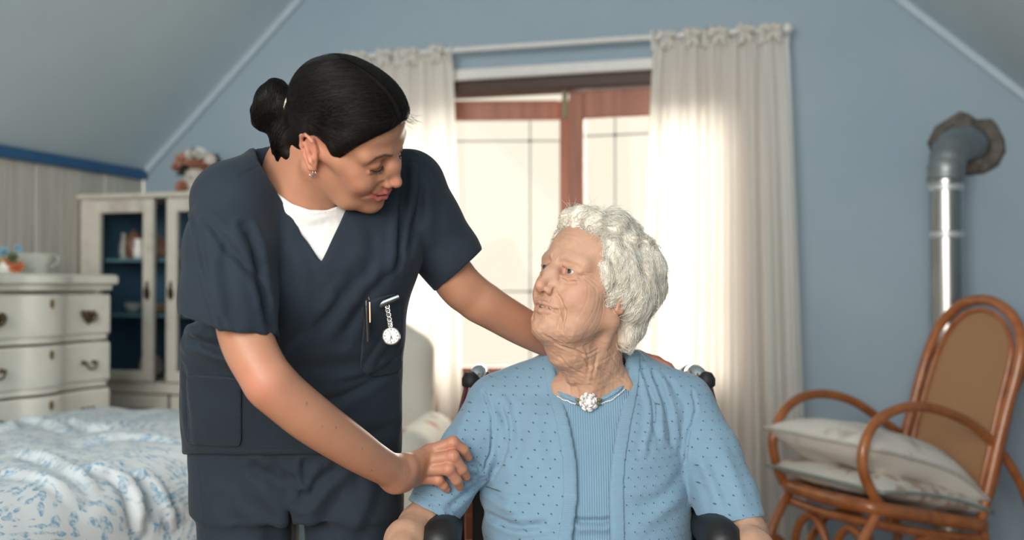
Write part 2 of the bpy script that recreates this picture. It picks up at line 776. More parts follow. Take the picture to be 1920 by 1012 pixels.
def patch(V, Q, mask_v, off, thick):
    """the faces whose verts are all in mask_v, lifted off the surface as a thin shell"""
    N = vnormals(V, Q)
    keep = mask_v[Q].all(1)
    q = Q[keep]
    # largest connected piece only
    lab = np.arange(len(V))
    while True:
        m_ = lab[q].min(1)
        new = lab.copy()
        for i in range(4):
            np.minimum.at(new, q[:, i], m_)
        new = new[new]
        if (new == lab).all(): break
        lab = new
    ids, cnt_ = np.unique(lab[q[:, 0]], return_counts=True)
    q = q[lab[q[:, 0]] == ids[cnt_.argmax()]]
    u, inv = np.unique(q, return_inverse=True)
    q = inv.reshape(q.shape)
    top = V[u] + N[u] * off
    bot = V[u] + N[u] * (off - thick)
    e = np.concatenate([q[:, [i, (i + 1) % 4]] for i in range(4)])
    key = np.sort(e, 1)
    _, first, cnt = np.unique(key, axis=0, return_index=True, return_counts=True)
    be = e[first[cnt == 1]]
    n = len(u)
    # even out the outline of the patch
    nb = np.full((n, 2), -1)
    for a_, b_ in be:
        nb[a_, 0] = b_
        nb[b_, 1] = a_
    on = (nb >= 0).all(1)
    for _ in range(45):
        for arr in (top, bot):
            arr[on] = 0.5 * arr[on] + 0.25 * (arr[nb[on, 0]] + arr[nb[on, 1]])
    side = np.stack([be[:, 1], be[:, 0], be[:, 0] + n, be[:, 1] + n], 1)
    return np.concatenate([top, bot]), np.concatenate([q, q[:, ::-1] + n, side])


def smooth_verts(V, Q, it=2, lam=0.5, mask=None):
    n = len(V)
    for _ in range(it):
        s2 = np.zeros_like(V)
        c2 = np.zeros(n)
        for i in range(4):
            a, b = Q[:, i], Q[:, (i + 1) % 4]
            for ax in range(3):
                s2[:, ax] += np.bincount(a, V[b, ax], n) + np.bincount(b, V[a, ax], n)
            c2 += np.bincount(a, minlength=n) + np.bincount(b, minlength=n)
        W_ = V + lam * (s2 / np.maximum(c2, 1)[:, None] - V)
        V = W_ if mask is None else np.where(mask[:, None], W_, V)
    return V


# ------------------------------------------------------------------ room shell
TH = math.atan(583 / FPX)
WU = v3((math.cos(TH), -math.sin(TH), 0))     # along the gable wall, to the right
WD = v3((math.sin(TH), math.cos(TH), 0))      # along the room, away from the camera
WP = v3((0.15, 4.35, 0))
UP = v3((0, 0, 1))


def on_plane(px, py, P, n):
    r = ray(px, py)
    n = v3(n)
    return CAMP + r * (((v3(P) - CAMP) @ n) / (r @ n))


def wall_pt(px, py, off=0.0):
    return on_plane(px, py, WP - WD * off, WD)


def sz(px, py):
    p = wall_pt(px, py)
    return float((p - WP) @ WU), float(p[2])


def W3(s, z, off=0.0):
    """point on the gable wall: s along it, z up, off into the room"""
    return WP + WU * s + UP * z - WD * off


sl, zl_ = sz(270, 320)            # left end of the gable wall at the top of the low side wall
sa, za = sz(555, 0)
sb, zb = sz(1700, 0)
sc_, zc = sz(1920, 170)
kl = (za - zl_) / (sa - sl)
kr = (zb - zc) / (sb - sc_)
s_ap = (zb - kr * sb - zl_ + kl * sl) / (kl - kr)
z_ap = zl_ + kl * (s_ap - sl)
sr = sb + (zl_ - zb) / kr         # right end where the slope comes down to the same height
so0, so1 = sz(690, 400)[0], sz(1415, 400)[0]   # door opening
zo = sz(1040, 141)[1]
WT = 0.16                         # wall thickness

M_WALL = NT('blue_limewash')
_n = M_WALL.noise(1.6, 6)
_n2 = M_WALL.noise(60, 4)
M_WALL.l(M_WALL.ramp(_n, [(0.3, (0.30, 0.40, 0.49)), (0.7, (0.35, 0.445, 0.52))]), M_WALL.b.inputs['Base Color'])
M_WALL.bump(_n2, 0.15, 0.002)
M_WALL.set(Roughness=0.85)
M_WALL = M_WALL.m
M_CEIL = plain('pale_ceiling_paint', (0.56, 0.68, 0.74), 0.9, var=0.03, nscale=1.5, bump=0.05)
M_BLUE = plain('deep_blue_gloss', (0.02, 0.105, 0.25), 0.4)
M_TRIMW = plain('white_gloss_trim', (0.72, 0.72, 0.72), 0.45, var=0.02)
M_FLOOR = NT('floorboards_stain')
_v = M_FLOOR.coords((0.6, 9, 1), (0, 0, TH))
M_FLOOR.l(M_FLOOR.ramp(M_FLOOR.noise(3, 6, _v), [(0.3, (0.22, 0.13, 0.07)), (0.7, (0.34, 0.21, 0.12))]), M_FLOOR.b.inputs['Base Color'])
M_FLOOR.set(Roughness=0.5)
M_FLOOR = M_FLOOR.m


def slab(mb, poly_sz, off0, off1):
    mb.prism([(s, z) for s, z in poly_sz], WP - WD * off1, WU, UP, WD, off1 - off0)


mb = MB()
slope_z = lambda s: min(zl_ + kl * (s - sl), zb + kr * (s - sb))
slab(mb, [(sl, 0), (so0, 0), (so0, slope_z(so0)), (sl, zl_)], -WT, 0)
slab(mb, [(so1, 0), (sr, 0), (sr, zl_), (so1, slope_z(so1))], -WT, 0)
top = [(so0, zo), (so1, zo), (so1, slope_z(so1)), (s_ap, z_ap), (so0, slope_z(so0))]
slab(mb, top, -WT, 0)
tag(mb.build('wall_back', M_WALL), kind='structure')
LEN = 6.6
mb = MB()
cL, cR = W3(sl, 0), W3(sr, 0)
mb.prism([(0, 0), (LEN, 0), (LEN, zl_), (0, zl_)], cL - WU * 0.02, -WD, UP, -WU, 0.12)
wl_ = tag(mb.build('wall_left', plain('grey_limewashed_wood_back', (0.40, 0.38, 0.34), 0.8)), kind='structure')
# upright boards of the low wall
M_PLANK = NT('weathered_plank')
_v = M_PLANK.coords((14, 14, 1.2))
M_PLANK.l(M_PLANK.ramp(M_PLANK.noise(2.2, 6, _v), [(0.25, (0.44, 0.41, 0.36)), (0.55, (0.58, 0.56, 0.51)), (0.8, (0.66, 0.64, 0.60))]), M_PLANK.b.inputs['Base Color'])
M_PLANK.bump(M_PLANK.noise(5, 5, _v), 0.25, 0.003)
M_PLANK.set(Roughness=0.8)
M_PLANK = M_PLANK.m
rp = np.random.default_rng(8)
for k in range(26):
    mb = MB()
    Rk = np.stack([WD, -WU, UP], 1)
    mb.box(cL - WD * (0.07 + 0.141 * k) + WU * (-0.012 + 0.004 * rp.uniform(-1, 1)) + UP * (zl_ - 0.03) / 2, (0.135, 0.022, zl_ - 0.03), Rk, 0.004)
    mb.build('plank', M_PLANK, wl_)
mb = MB()
mb.prism([(0, 0), (LEN, 0), (LEN, zl_), (0, zl_)], cR, -WD, UP, WU, 0.12)
tag(mb.build('wall_right', M_WALL), kind='structure')
for nm, s0, z0 in (('ceiling_left', sl, zl_), ('ceiling_right', sr, zl_)):
    mb = MB()
    a, b = W3(s0, z0), W3(s_ap, z_ap)
    d = b - a
    nrm = np.cross(d / np.linalg.norm(d), WD)
    nrm = nrm if nrm[2] > 0 else -nrm
    L_ = np.linalg.norm(d)
    mb.prism([(0, 0), (LEN, 0), (LEN, L_), (0, L_)], a, -WD, d / L_, nrm, 0.10)
    tag(mb.build(nm, M_CEIL), kind='structure')
    mb = MB()
    Rt = np.stack([d / L_, WD, nrm], 1)
    mb.box(a + d / 2 - WD * 0.012 - nrm * 0.016, (L_ - 0.02, 0.024, 0.032), Rt, 0.006)
    tag(mb.build('trim_' + ('1' if s0 == sl else '2'), plain('pale_blue_trim', (0.46, 0.56, 0.64), 0.6, var=0.02)), kind='structure')
mb = MB()
Rk = np.stack([WD, -WU, UP], 1)
mb.box(cL - WD * LEN / 2 + WU * 0.012 + UP * (zl_ - 0.022), (LEN - 0.02, 0.030, 0.046), Rk, 0.006)
tag(mb.build('trim_3', M_BLUE), kind='structure')
mb = MB()
mb.prism([(sl - 0.2, -LEN), (sr + 0.2, -LEN), (sr + 0.2, WT), (sl - 0.2, WT)], WP - UP * 0.05, WU, WD, UP, 0.05)
tag(mb.build('floor', M_FLOOR), kind='structure')
mb = MB()
mb.box(W3((sl + so0) / 2, 0.06, 0.009), (so0 - sl - 0.08, 0.016, 0.12), np.stack([WU, WD, UP], 1), 0.004)
tag(mb.build('baseboard_left', M_TRIMW), kind='structure')
mb = MB()
mb.box(W3((sr + so1) / 2, 0.06, 0.009), (sr - so1 - 0.12, 0.016, 0.12), np.stack([WU, WD, UP], 1), 0.004)
tag(mb.build('baseboard_right', M_TRIMW), kind='structure')
# balcony slab outside the doors
mb = MB()
mb.prism([(so0 - 1.5, WT), (so1 + 1.5, WT), (so1 + 1.5, 2.2), (so0 - 1.5, 2.2)], WP - UP * 0.10, WU, WD, UP, 0.08)
tag(mb.build('ground', plain('pale_stone', (0.55, 0.52, 0.46), 0.9)), kind='structure')

# ------------------------------------------------------------------ glazed double door
M_WOOD = NT('red_stained_wood')
_v = M_WOOD.coords((6, 6, 0.8))
M_WOOD.l(M_WOOD.ramp(M_WOOD.noise(4, 6, _v), [(0.3, (0.26, 0.080, 0.045)), (0.7, (0.40, 0.145, 0.080))]), M_WOOD.b.inputs['Base Color'])
M_WOOD.set(Roughness=0.42)
M_WOOD = M_WOOD.m
M_LEAD = plain('lead_came', (0.16, 0.16, 0.16), 0.5, 0.6)
M_GLASS = NT('clear_glass')
_tr = M_GLASS.n('ShaderNodeBsdfTransparent')
_gl = M_GLASS.n('ShaderNodeBsdfGlossy')
_gl.inputs['Roughness'].default_value = 0.03
_fr = M_GLASS.n('ShaderNodeFresnel')
_fr.inputs['IOR'].default_value = 1.45
_ms = M_GLASS.n('ShaderNodeMixShader')
M_GLASS.l(M_GLASS.math('MULTIPLY', _fr.outputs[0], 0.08), _ms.inputs[0]).l(_tr.outputs[0], _ms.inputs[1]).l(_gl.outputs[0], _ms.inputs[2])
M_GLASS.l(_ms.outputs[0], M_GLASS.t.nodes['Material Output'].inputs[0])
M_GLASS = M_GLASS.m

RW = np.stack([WU, WD, UP], 1)
DOOR = tag(empty('door_1', W3((so0 + so1) / 2, 0, -0.08)), kind='structure')
mb = MB()
hdr = 0.055
mb.box(W3((so0 + so1) / 2, zo - hdr / 2, -0.07), (so1 - so0 - 0.002, 0.12, hdr), RW, 0.006)
mb.build('header', plain('dark_stained_wood', (0.055, 0.024, 0.018), 0.5), DOOR)
for s in (so0 + 0.025, so1 - 0.025):
    mb = MB()
    mb.box(W3(s, (zo - hdr) / 2, -0.07), (0.05, 0.12, zo - hdr - 0.004), RW, 0.006)
    mb.build('jamb', M_WOOD, DOOR)
mb = MB()
mb.box(W3((so0 + so1) / 2, 0.015, -0.07), (so1 - so0 - 0.11, 0.14, 0.03), RW, 0.004)
mb.build('threshold', M_WOOD, DOOR)
s_mid = sz(1060, 400)[0]
zt = zo - hdr - 0.004


def leaf(hinge, free, ang, px_v, z_h, rail_t, nm):
    """door leaf hinged at wall position 'hinge', swung outwards by ang; came positions given along it"""
    w = abs(free - hinge)
    sg = 1 if free > hinge else -1
    e = WU * sg * math.cos(ang) + WD * math.sin(ang)
    o = W3(hinge, 0, -0.075)
    nn = np.cross(e, UP)
    R = np.stack([e, np.cross(UP, e), UP], 1)
    LF = empty(nm, o)
    LF.parent = DOOR
    LF.location = Vector(o) - DOOR.location
    th = 0.045
    st = 0.062
    zb_ = 0.04
    mbx = MB()
    mbx.box(o + e * (st / 2) + UP * (zt + zb_) / 2, (st, th, zt - zb_), R, 0.005)
    mbx.build('stile', M_WOOD, LF)
    mbx = MB()
    mbx.box(o + e * (w - st / 2) + UP * (zt + zb_) / 2, (st, th, zt - zb_), R, 0.005)
    mbx.build('stile', M_WOOD, LF)
    mbx = MB()
    mbx.box(o + e * w / 2 + UP * (zt - rail_t / 2), (w - 2 * st, th, rail_t), R, 0.005)
    mbx.build('top_rail', M_WOOD, LF)
    zp = 0.79
    mbx = MB()
    mbx.box(o + e * w / 2 + UP * (zp - 0.045), (w - 2 * st, th, 0.09), R, 0.005)
    mbx.build('lock_rail', M_WOOD, LF)
    mbx = MB()
    mbx.box(o + e * w / 2 + UP * (zp - 0.09 + 0.16) / 2, (w - 2 * st, 0.02, zp - 0.09 - 0.16), R, 0.004)
    mbx.build('panel', M_WOOD, LF)
    mbx = MB()
    mbx.box(o + e * w / 2 + UP * 0.10, (w - 2 * st, th, 0.12), R, 0.005)
    mbx.build('bottom_rail', M_WOOD, LF)
    # leaded lights: panes between cames
    xs = [st] + list(px_v) + [w - st]
    zs = [zp] + list(z_h) + [zt - rail_t]
    for i in range(len(xs) - 1):
        for j in range(len(zs) - 1):
            mbx = MB()
            mbx.box(o + e * (xs[i] + xs[i + 1]) / 2 + UP * (zs[j] + zs[j + 1]) / 2, (xs[i + 1] - xs[i] - 0.004, 0.004, zs[j + 1] - zs[j] - 0.004), R)
            mbx.build('pane', M_GLASS, LF)
    for x in px_v:
        mbx = MB()
        mbx.box(o + e * x + UP * (zp + zt - rail_t) / 2, (0.006, 0.008, zt - rail_t - zp), R, 0.002)
        mbx.build('came', M_LEAD, LF)
    for z in z_h:
        mbx = MB()
        mbx.box(o + e * w / 2 + UP * z, (w - 2 * st, 0.008, 0.006), R, 0.002)
        mbx.build('came', M_LEAD, LF)
    for x in px_v:
        mbx = MB()
        for z in z_h:
            mbx.box(o + e * x + UP * z, (0.017, 0.012, 0.017), R @ eul(0, 0, math.pi / 4), 0.003)
        mbx.build('boss', M_LEAD, LF)
    return o, e


zc1 = sz(1147, 248)[1]
leaf(so1 - 0.052, s_mid + 0.002, 0.0, [so1 - 0.052 - sz(1147, 300)[0]], [zc1, zc1 - 0.62], 0.115, 'door_leaf')
wL = s_mid - so0 - 0.054
leaf(so0 + 0.052, so0 + 0.052 + wL, 0.25, [wL - 0.19], [zt - 0.085 - 0.088, zt - 0.085 - 0.74], 0.085, 'door_leaf')
mb = MB()
mb.box(W3(s_mid - 0.012, sz(1068, 190)[1], -0.045), (0.02, 0.02, 0.13), RW, 0.003)
mb.build('bolt', plain('green_patina_brass', (0.13, 0.12, 0.07), 0.4, 0.7), DOOR)
# white architrave over the opening
mb = MB()
mb.box(W3((so0 + so1) / 2, zo + 0.022, 0.012), (so1 - so0 + 0.12, 0.024, 0.046), RW, 0.006)
tag(mb.build('trim_4', M_TRIMW), kind='structure')
for k, s in enumerate((so0 - 0.03, so1 + 0.03)):
    mb = MB()
    mb.box(W3(s, zo / 2 - 0.002, 0.012), (0.056, 0.024, zo - 0.004), RW, 0.006)
    tag(mb.build('trim_%d' % (5 + k), M_TRIMW), kind='structure')

# ------------------------------------------------------------------ curtain rod and curtains
CO = 0.10
M_CURT = NT('white_cotton_voile')
_d = M_CURT.n('ShaderNodeBsdfDiffuse')
_t = M_CURT.n('ShaderNodeBsdfTranslucent')
_d.inputs[0].default_value = (0.90, 0.89, 0.87, 1)
_t.inputs[0].default_value = (0.92, 0.89, 0.83, 1)
_m = M_CURT.n('ShaderNodeMixShader')
_m.inputs[0].default_value = 0.5
M_CURT.l(_d.outputs[0], _m.inputs[1]).l(_t.outputs[0], _m.inputs[2]).l(_m.outputs[0], M_CURT.t.nodes['Material Output'].inputs[0])
_bn = M_CURT.n('ShaderNodeBump')
_bn.inputs['Strength'].default_value = 0.15
_bn.inputs['Distance'].default_value = 0.002
M_CURT.l(M_CURT.noise(500, 3), _bn.inputs['Height']).l(_bn.outputs[0], _d.inputs['Normal'])
M_CURT = M_CURT.m


def wp(px, py, off=CO):
    p = wall_pt(px, py, off)
    return float((p - WP) @ WU), float(p[2])


r0, r1 = wp(640, 104), wp(1470, 60)
zr = (wp(850, 93)[1] + wp(1225, 70)[1]) / 2
ROD = empty('curtain_rod', W3((r0[0] + r1[0]) / 2, zr, CO), 'long white curtain rod above the glazed doors', 'curtain rod')
mb = MB()
mb.tube([W3(r0[0], zr, CO), W3(r1[0], zr, CO)], 0.011, 12)
mb.build('pole', M_TRIMW, ROD, smooth=True, auto=40)
for s in (r0[0], r1[0]):
    mb = MB()
    sg = -1 if s == r0[0] else 1
    Rf = np.stack([UP, WD, WU * sg], 1)
    mb.lathe([(0.011, -0.005), (0.016, 0.0), (0.022, 0.012), (0.018, 0.026), (0.004, 0.032)], W3(s, zr, CO), 14, Rf)
    mb.build('finial', M_TRIMW, ROD, smooth=True, auto=60)
    mb = MB()
    mb.box(W3(s - sg * 0.05, zr, CO / 2), (0.02, CO, 0.025), RW, 0.004)
    mb.build('bracket', M_TRIMW, ROD)


def curtain(name, label, tl, tr, bl, br, folds, seed, ties):
    r = np.random.default_rng(seed)
    ph = r.uniform(0, 6.28, 4)
    amp = 0.040
    top = zr - 0.035
    C = empty(name, W3((tl + tr) / 2, top, CO), label, 'curtain', 'curtains on the rod over the doors')

    def fn(u, v):
        uu = u + 0.016 * math.sin(u * 9 + ph[2]) + 0.03 * (1 - v) * math.sin(u * 5 + ph[3]) * u * (1 - u) * 4
        k = 1 - v
        s0 = tl + (bl - tl) * k ** 0.8
        s1 = tr + (br - tr) * k ** 0.8
        a = amp * (0.35 + 0.65 * min(1, k * 2.5)) * (1 + 0.35 * math.sin(u * 17 + ph[1]))
        w = math.sin(2 * math.pi * folds * uu + ph[0])
        w = math.copysign(abs(w) ** 0.8, w)
        o = CO + a * w + 0.012 * math.sin(2 * math.pi * folds * 2.1 * uu + ph[1] + 1.4 * k) * min(1, 3 * k)
        gather = 0.010 * math.sin(2 * math.pi * folds * 3 * u + ph[2]) * math.exp(-k * 14)
        return W3(s0 + (s1 - s0) * uu, 0.02 + (top - 0.02) * v + 0.006 * math.sin(2 * math.pi * folds * 2 * u) * (v > 0.98), max(0.035, o + gather))
    m = MB()
    m.grid(fn, int(folds * 22), 60)
    m.build('cloth', M_CURT, C, smooth=True)
    # frill above the rod and knotted tabs
    m = MB()

    def fr(u, v):
        w = math.sin(2 * math.pi * ties * u)
        o = CO + (0.022 + 0.012 * v) * math.sin(2 * math.pi * ties * 1.5 * u + ph[1]) + 0.006 * math.sin(u * 70)
        return W3(tl - 0.012 + (tr - tl + 0.024) * u, top - 0.02 + (0.068 + 0.012 * w + 0.006 * math.sin(u * 90)) * v, o)
    m.grid(fr, int(ties * 26), 8)
    m.build('frill', M_CURT, C, smooth=True)
    for k in range(ties):
        s = tl + (tr - tl) * (k + 0.5) / ties
        m = MB()
        m.tube([W3(s + 0.010 * math.sin(a) * 0.4, zr + 0.019 * math.cos(a), CO + 0.019 * math.sin(a)) for a in np.linspace(0, 2 * math.pi, 14, endpoint=False)], 0.010, 8, closed=True, flat=(WU, 1.7))
        for dx, dz in ((-0.032, 0.020), (0.034, 0.014), (-0.020, -0.045), (0.022, -0.040)):
            p0, p1 = W3(s, zr - 0.008, CO + 0.028), W3(s + dx, zr - 0.008 + dz, CO + 0.036)
            m.tube([p0, p0 * 0.5 + p1 * 0.5, p1], [0.004, 0.011, 0.007], 8, flat=(WD, 0.45))
        m.build('tie', M_CURT, C, smooth=True)
    return C


curtain('curtain', 'white curtain right of the doors, hanging wide and fully in view', wp(1228, 74)[0], wp(1474, 62)[0], wp(1196, 1000)[0], wp(1512, 1000)[0], 7, 3, 5)
curtain('curtain', 'white curtain left of the doors, half hidden behind the navy scrubs', wp(655, 104)[0], wp(846, 94)[0], wp(600, 1000)[0], wp(868, 1000)[0], 6, 9, 4)


# ------------------------------------------------------------------ stove pipe
def on_wall_off(px, py, off):
    return wall_pt(px, py, off)


pc = on_wall_off(1774, 420, 0.16)
pr_ = 30.0 / FPX * (pc[1])
M_STEEL = NT('galvanised_pipe')
M_STEEL.l(M_STEEL.ramp(M_STEEL.noise(9, 5, M_STEEL.coords((3, 3, 0.6))), [(0.3, (0.42, 0.41, 0.39)), (0.7, (0.62, 0.61, 0.58))]), M_STEEL.b.inputs['Base Color'])
M_STEEL.set(Roughness=0.28, Metallic=1.0)
M_STEEL = M_STEEL.m
PIPE = empty('stove_pipe', (pc[0], pc[1], 0), 'shiny metal stove pipe rising to an elbow in the blue wall', 'stove pipe')
z1 = on_wall_off(1774, 338, 0.16)[2]
mb = MB()
mb.lathe([(pr_ * 1.02, 0.0), (pr_, 0.01), (pr_, z1)], (pc[0], pc[1], 0), 32)
mb.build('straight_section', M_STEEL, PIPE, smooth=True, auto=40)
M_BANDW = plain('pale_pipe_seal', (0.62, 0.66, 0.68), 0.4, 0.5)
for py in (352, 440):
    zz = on_wall_off(1774, py, 0.16)[2]
    mb = MB()
    mb.lathe([(pr_ * 1.0, -0.012), (pr_ * 1.07, -0.008), (pr_ * 1.07, 0.008), (pr_ * 1.0, 0.012)], (pc[0], pc[1], zz), 32)
    mb.build('joint_band', M_BANDW, PIPE, smooth=True, auto=40)
hole = wall_pt(1822, 272)
a0 = v3((pc[0], pc[1], z1))
tip_ = hole - WD * 0.004
ctl = v3((pc[0], pc[1], hole[2] + 0.012))
curve = [a0 * (1 - t) ** 2 + ctl * 2 * t * (1 - t) + tip_ * t * t for t in np.linspace(0, 1, 22)]
rad = [pr_ * (1.08 if k % 3 else 1.16) for k in range(22)]
mb = MB()
mb.tube(curve, rad, 28)
mb.build('elbow', plain('dull_corrugated_steel', (0.30, 0.33, 0.34), 0.45, 0.7), PIPE, smooth=True)
# rough plaster round the hole in the wall
mb = MB()
poly = [(1738, 268), (1752, 238), (1778, 222), (1800, 208), (1818, 214), (1832, 224), (1858, 222), (1870, 234), (1884, 262), (1886, 284), (1872, 312), (1846, 326), (1818, 330), (1790, 326), (1756, 312)]
pw = [sz(*p) for p in poly]
cs, cz_ = np.mean(pw, 0)
n_ = len(pw)
V_ = [W3(s, z, 0.001) for s, z in pw] + [W3(cs + (s - cs) * 0.9, cz_ + (z - cz_) * 0.9, 0.018 + 0.008 * math.sin(i * 2.3)) for i, (s, z) in enumerate(pw)] + [W3(cs + (s - cs) * 0.5, cz_ + (z - cz_) * 0.5, 0.024 + 0.006 * math.cos(i * 1.7)) for i, (s, z) in enumerate(pw)] + [W3(cs, cz_, 0.02)]
F_ = [(i, (i + 1) % n_, n_ + (i + 1) % n_, n_ + i) for i in range(n_)] + [(n_ + i, n_ + (i + 1) % n_, 2 * n_ + (i + 1) % n_, 2 * n_ + i) for i in range(n_)] + [(2 * n_ + i, 2 * n_ + (i + 1) % n_, 3 * n_) for i in range(n_)]
mb.add(V_, F_)
tag(mb.build('plaster_patch', plain('bare_brown_plaster', (0.125, 0.112, 0.098), 0.95, var=0.25, nscale=25, bump=0.6, bdist=0.01), smooth=False), 'ragged brown plaster patch on the wall round the stove pipe elbow', 'plaster patch')

# ------------------------------------------------------------------ bentwood rocking chair
M_BENT = NT('honey_bentwood')
M_BENT.l(M_BENT.ramp(M_BENT.noise(5, 5, M_BENT.coords((4, 4, 4))), [(0.3, (0.29, 0.085, 0.025)), (0.7, (0.47, 0.165, 0.050))]), M_BENT.b.inputs['Base Color'])
M_BENT.set(Roughness=0.3)
M_BENT.b.inputs['Coat Weight'].default_value = 0.4
M_BENT = M_BENT.m
cA, cB, cC = at(1480, 908, 3.45), at(1640, 952, 3.07), at(1842, 985, 3.37)
cD = cA + cC - cB
cf = (cB - cC) * (1, 1, 0)
cf /= np.linalg.norm(cf)
cw = (cC - cD) * (1, 1, 0)
cw /= np.linalg.norm(cw)
nN = v3((-(cB - cC)[1], (cB - cC)[0], 0))
ROCK = empty('rocking_chair', ((cB + cD) / 2 * (1, 1, 0)), 'honey coloured bentwood rocking chair with cane back, by the stove pipe', 'rocking chair')
near = lambda px, py: on_plane(px, py, cC, nN)
far = lambda px, py: on_plane(px, py, cD, nN)
topc = at(1840, 562, 3.60)
nB = np.cross(cC - cD, topc - (cC + cD) / 2)
back = lambda px, py, o=0: on_plane(px, py, cC + cf * o, nB)


def bent(name, pts, r, n=8, closed=False, parent=None):
    m = MB()
    m.tube(spline(pts, n, closed), r, 12, closed=closed)
    return m.build(name, M_BENT, parent or ROCK, smooth=True, auto=60)


outline = [(1836, 990), (1858, 890), (1884, 780), (1908, 690), (1915, 640), (1902, 598), (1872, 570), (1838, 562), (1800, 572), (1766, 606), (1744, 650), (1728, 700), (1712, 760), (1696, 820), (1680, 905)]
bent('back_frame', [back(*p) for p in outline], 0.018)
inner = [(1826, 960), (1846, 880), (1870, 770), (1890, 690), (1896, 645), (1884, 608), (1860, 586), (1836, 580), (1806, 590), (1778, 620), (1758, 660), (1742, 708), (1726, 765), (1712, 820), (1700, 890)]
bent('back_bead', [back(*p, o=0.012) for p in inner], 0.008)
# cane panel: a fine woven sheet stretched inside the frame
M_CANE = NT('woven_cane')
_v = M_CANE.coords()
_sx = M_CANE.n('ShaderNodeSeparateXYZ')
M_CANE.l(_v, _sx.inputs[0])
_a = M_CANE.math('SINE', M_CANE.math('MULTIPLY', M_CANE.math('ADD', _sx.outputs[0], M_CANE.math('MULTIPLY', _sx.outputs[1], -0.9)), 700.0))
_b = M_CANE.math('SINE', M_CANE.math('MULTIPLY', _sx.outputs[2], 620.0))
_w = M_CANE.math('MULTIPLY', _a, _b)
M_CANE.l(M_CANE.mix(M_CANE.math('MULTIPLY_ADD', _w, 0.5, 0.5), (0.28, 0.125, 0.055, 1), (0.56, 0.33, 0.17, 1)), M_CANE.b.inputs['Base Color'])
M_CANE.bump(_w, 0.5, 0.002)
M_CANE.set(Roughness=0.45)
M_CANE = M_CANE.m
pts_ = [back(*p, o=0.004) for p in inner]
nb_ = nB / np.linalg.norm(nB)
nb_ = nb_ if nb_ @ cf > 0 else -nb_
mb = MB()
ip = spline(pts_, 4)
cen = ip.mean(0)
n_ = len(ip)
rings = [0.0, 0.35, 0.7, 1.0]
V_ = [cen - nb_ * 0.012]
for q in rings[1:]:
    V_ += [cen + (p - cen) * q - nb_ * 0.012 * (1 - q * q) for p in ip]
F_ = [(0, 1 + i, 1 + (i + 1) % n_) for i in range(n_)]
for k in range(2):
    F_ += [(1 + k * n_ + i, 1 + (k + 1) * n_ + i, 1 + (k + 1) * n_ + (i + 1) % n_, 1 + k * n_ + (i + 1) % n_) for i in range(n_)]
V2_ = [v3(p) - nb_ * 0.005 for p in V_]
mb.add(V_, F_)
mb.add(V2_, [tuple(reversed(f)) for f in F_])
mb.build('cane_back', M_CANE, ROCK, smooth=True)
# arms
bent('arm', [near(*p) for p in ((1668, 968), (1640, 932), (1618, 880), (1622, 828), (1648, 786), (1700, 763), (1760, 768), (1822, 796), (1876, 846), (1915, 910), (1940, 980), (1955, 1040))], 0.0155)
bent('arm', [far(*p) for p in ((1470, 905), (1456, 870), (1449, 822), (1466, 775), (1500, 746), (1545, 738), (1595, 750), (1640, 778), (1690, 815))], 0.0155)
bent('back_support', [near(*p) for p in ((1836, 985), (1862, 900), (1884, 800), (1902, 730), (1928, 690), (1960, 682), (1985, 730), (1992, 830), (1978, 950), (1952, 1040))], 0.015)
# seat ring and cane seat
seat = [cA, (cA + cB) / 2 + cf * 0.03, cB, (cB + cC) / 2, cC, (cC + cD) / 2, cD, (cA + cD) / 2]
bent('seat_frame', seat, 0.022, 8, True)
mb = MB()
sp = spline(seat, 6, True)
sm_ = sp.mean(0)
mb.add([sm_] + [p + UP * 0.006 for p in sp], [(0, 1 + i, 1 + (i + 1) % len(sp)) for i in range(len(sp))])
mb.add([sm_ - UP * 0.012] + [p - UP * 0.006 for p in sp], [(0, 1 + (i + 1) % len(sp), 1 + i) for i in range(len(sp))])
mb.build('cane_seat', M_CANE, ROCK, smooth=True)
bent('seat_rail', [cB + UP * -0.045, (cB + cC) / 2 - UP * 0.05, cC - UP * 0.04], 0.014)
bent('seat_rail', [cA - UP * 0.05, (cA + cB) / 2 - UP * 0.05 + cf * 0.02, cB - UP * 0.045], 0.014)
# runners and scrolls below
for P, front, rear in ((near, cB, cC), (far, cA, cD)):
    g = lambda t, z: (front * (1 - t) + rear * t) * (1, 1, 0) + UP * z
    bent('rocker', [g(-0.55, 0.20), g(-0.75, 0.13), g(-0.60, 0.055), g(-0.2, 0.022), g(0.4, 0.018), g(1.0, 0.035), g(1.6, 0.09), g(1.9, 0.15)], 0.016)
    bent('leg', [g(0.02, front[2] - 0.01), g(-0.16, 0.36), g(-0.22, 0.22), g(-0.05, 0.06), g(0.12, 0.024)], 0.015)
    bent('leg', [g(1.0, rear[2]), g(1.05, 0.25), g(0.95, 0.10), g(0.85, 0.035)], 0.015)
    bent('scroll', [g(0.10, 0.05), g(0.12, 0.25), g(0.30, 0.36), g(0.50, 0.38), g(0.68, 0.34), g(0.80, 0.20), g(0.82, 0.04)], 0.013)
    bent('scroll', [g(-0.30, 0.08), g(-0.42, 0.22), g(-0.30, 0.33), g(-0.10, 0.33), g(0.05, 0.22), g(0.02, 0.08)], 0.013)
gx = lambda t, z, o=0.0: (cA * (1 - t) + cB * t) * (1, 1, 0) + UP * z + cf * o
bent('front_brace', [gx(0.02, 0.20), gx(0.10, 0.36), gx(0.28, 0.42), gx(0.45, 0.36), gx(0.5, 0.22)], 0.013)
bent('front_brace', [gx(0.52, 0.20), gx(0.58, 0.36), gx(0.75, 0.42), gx(0.92, 0.36), gx(0.98, 0.20)], 0.013)
bent('cross_bar', [gx(0, 0.10, -0.2), gx(1, 0.10, -0.2)], 0.013)


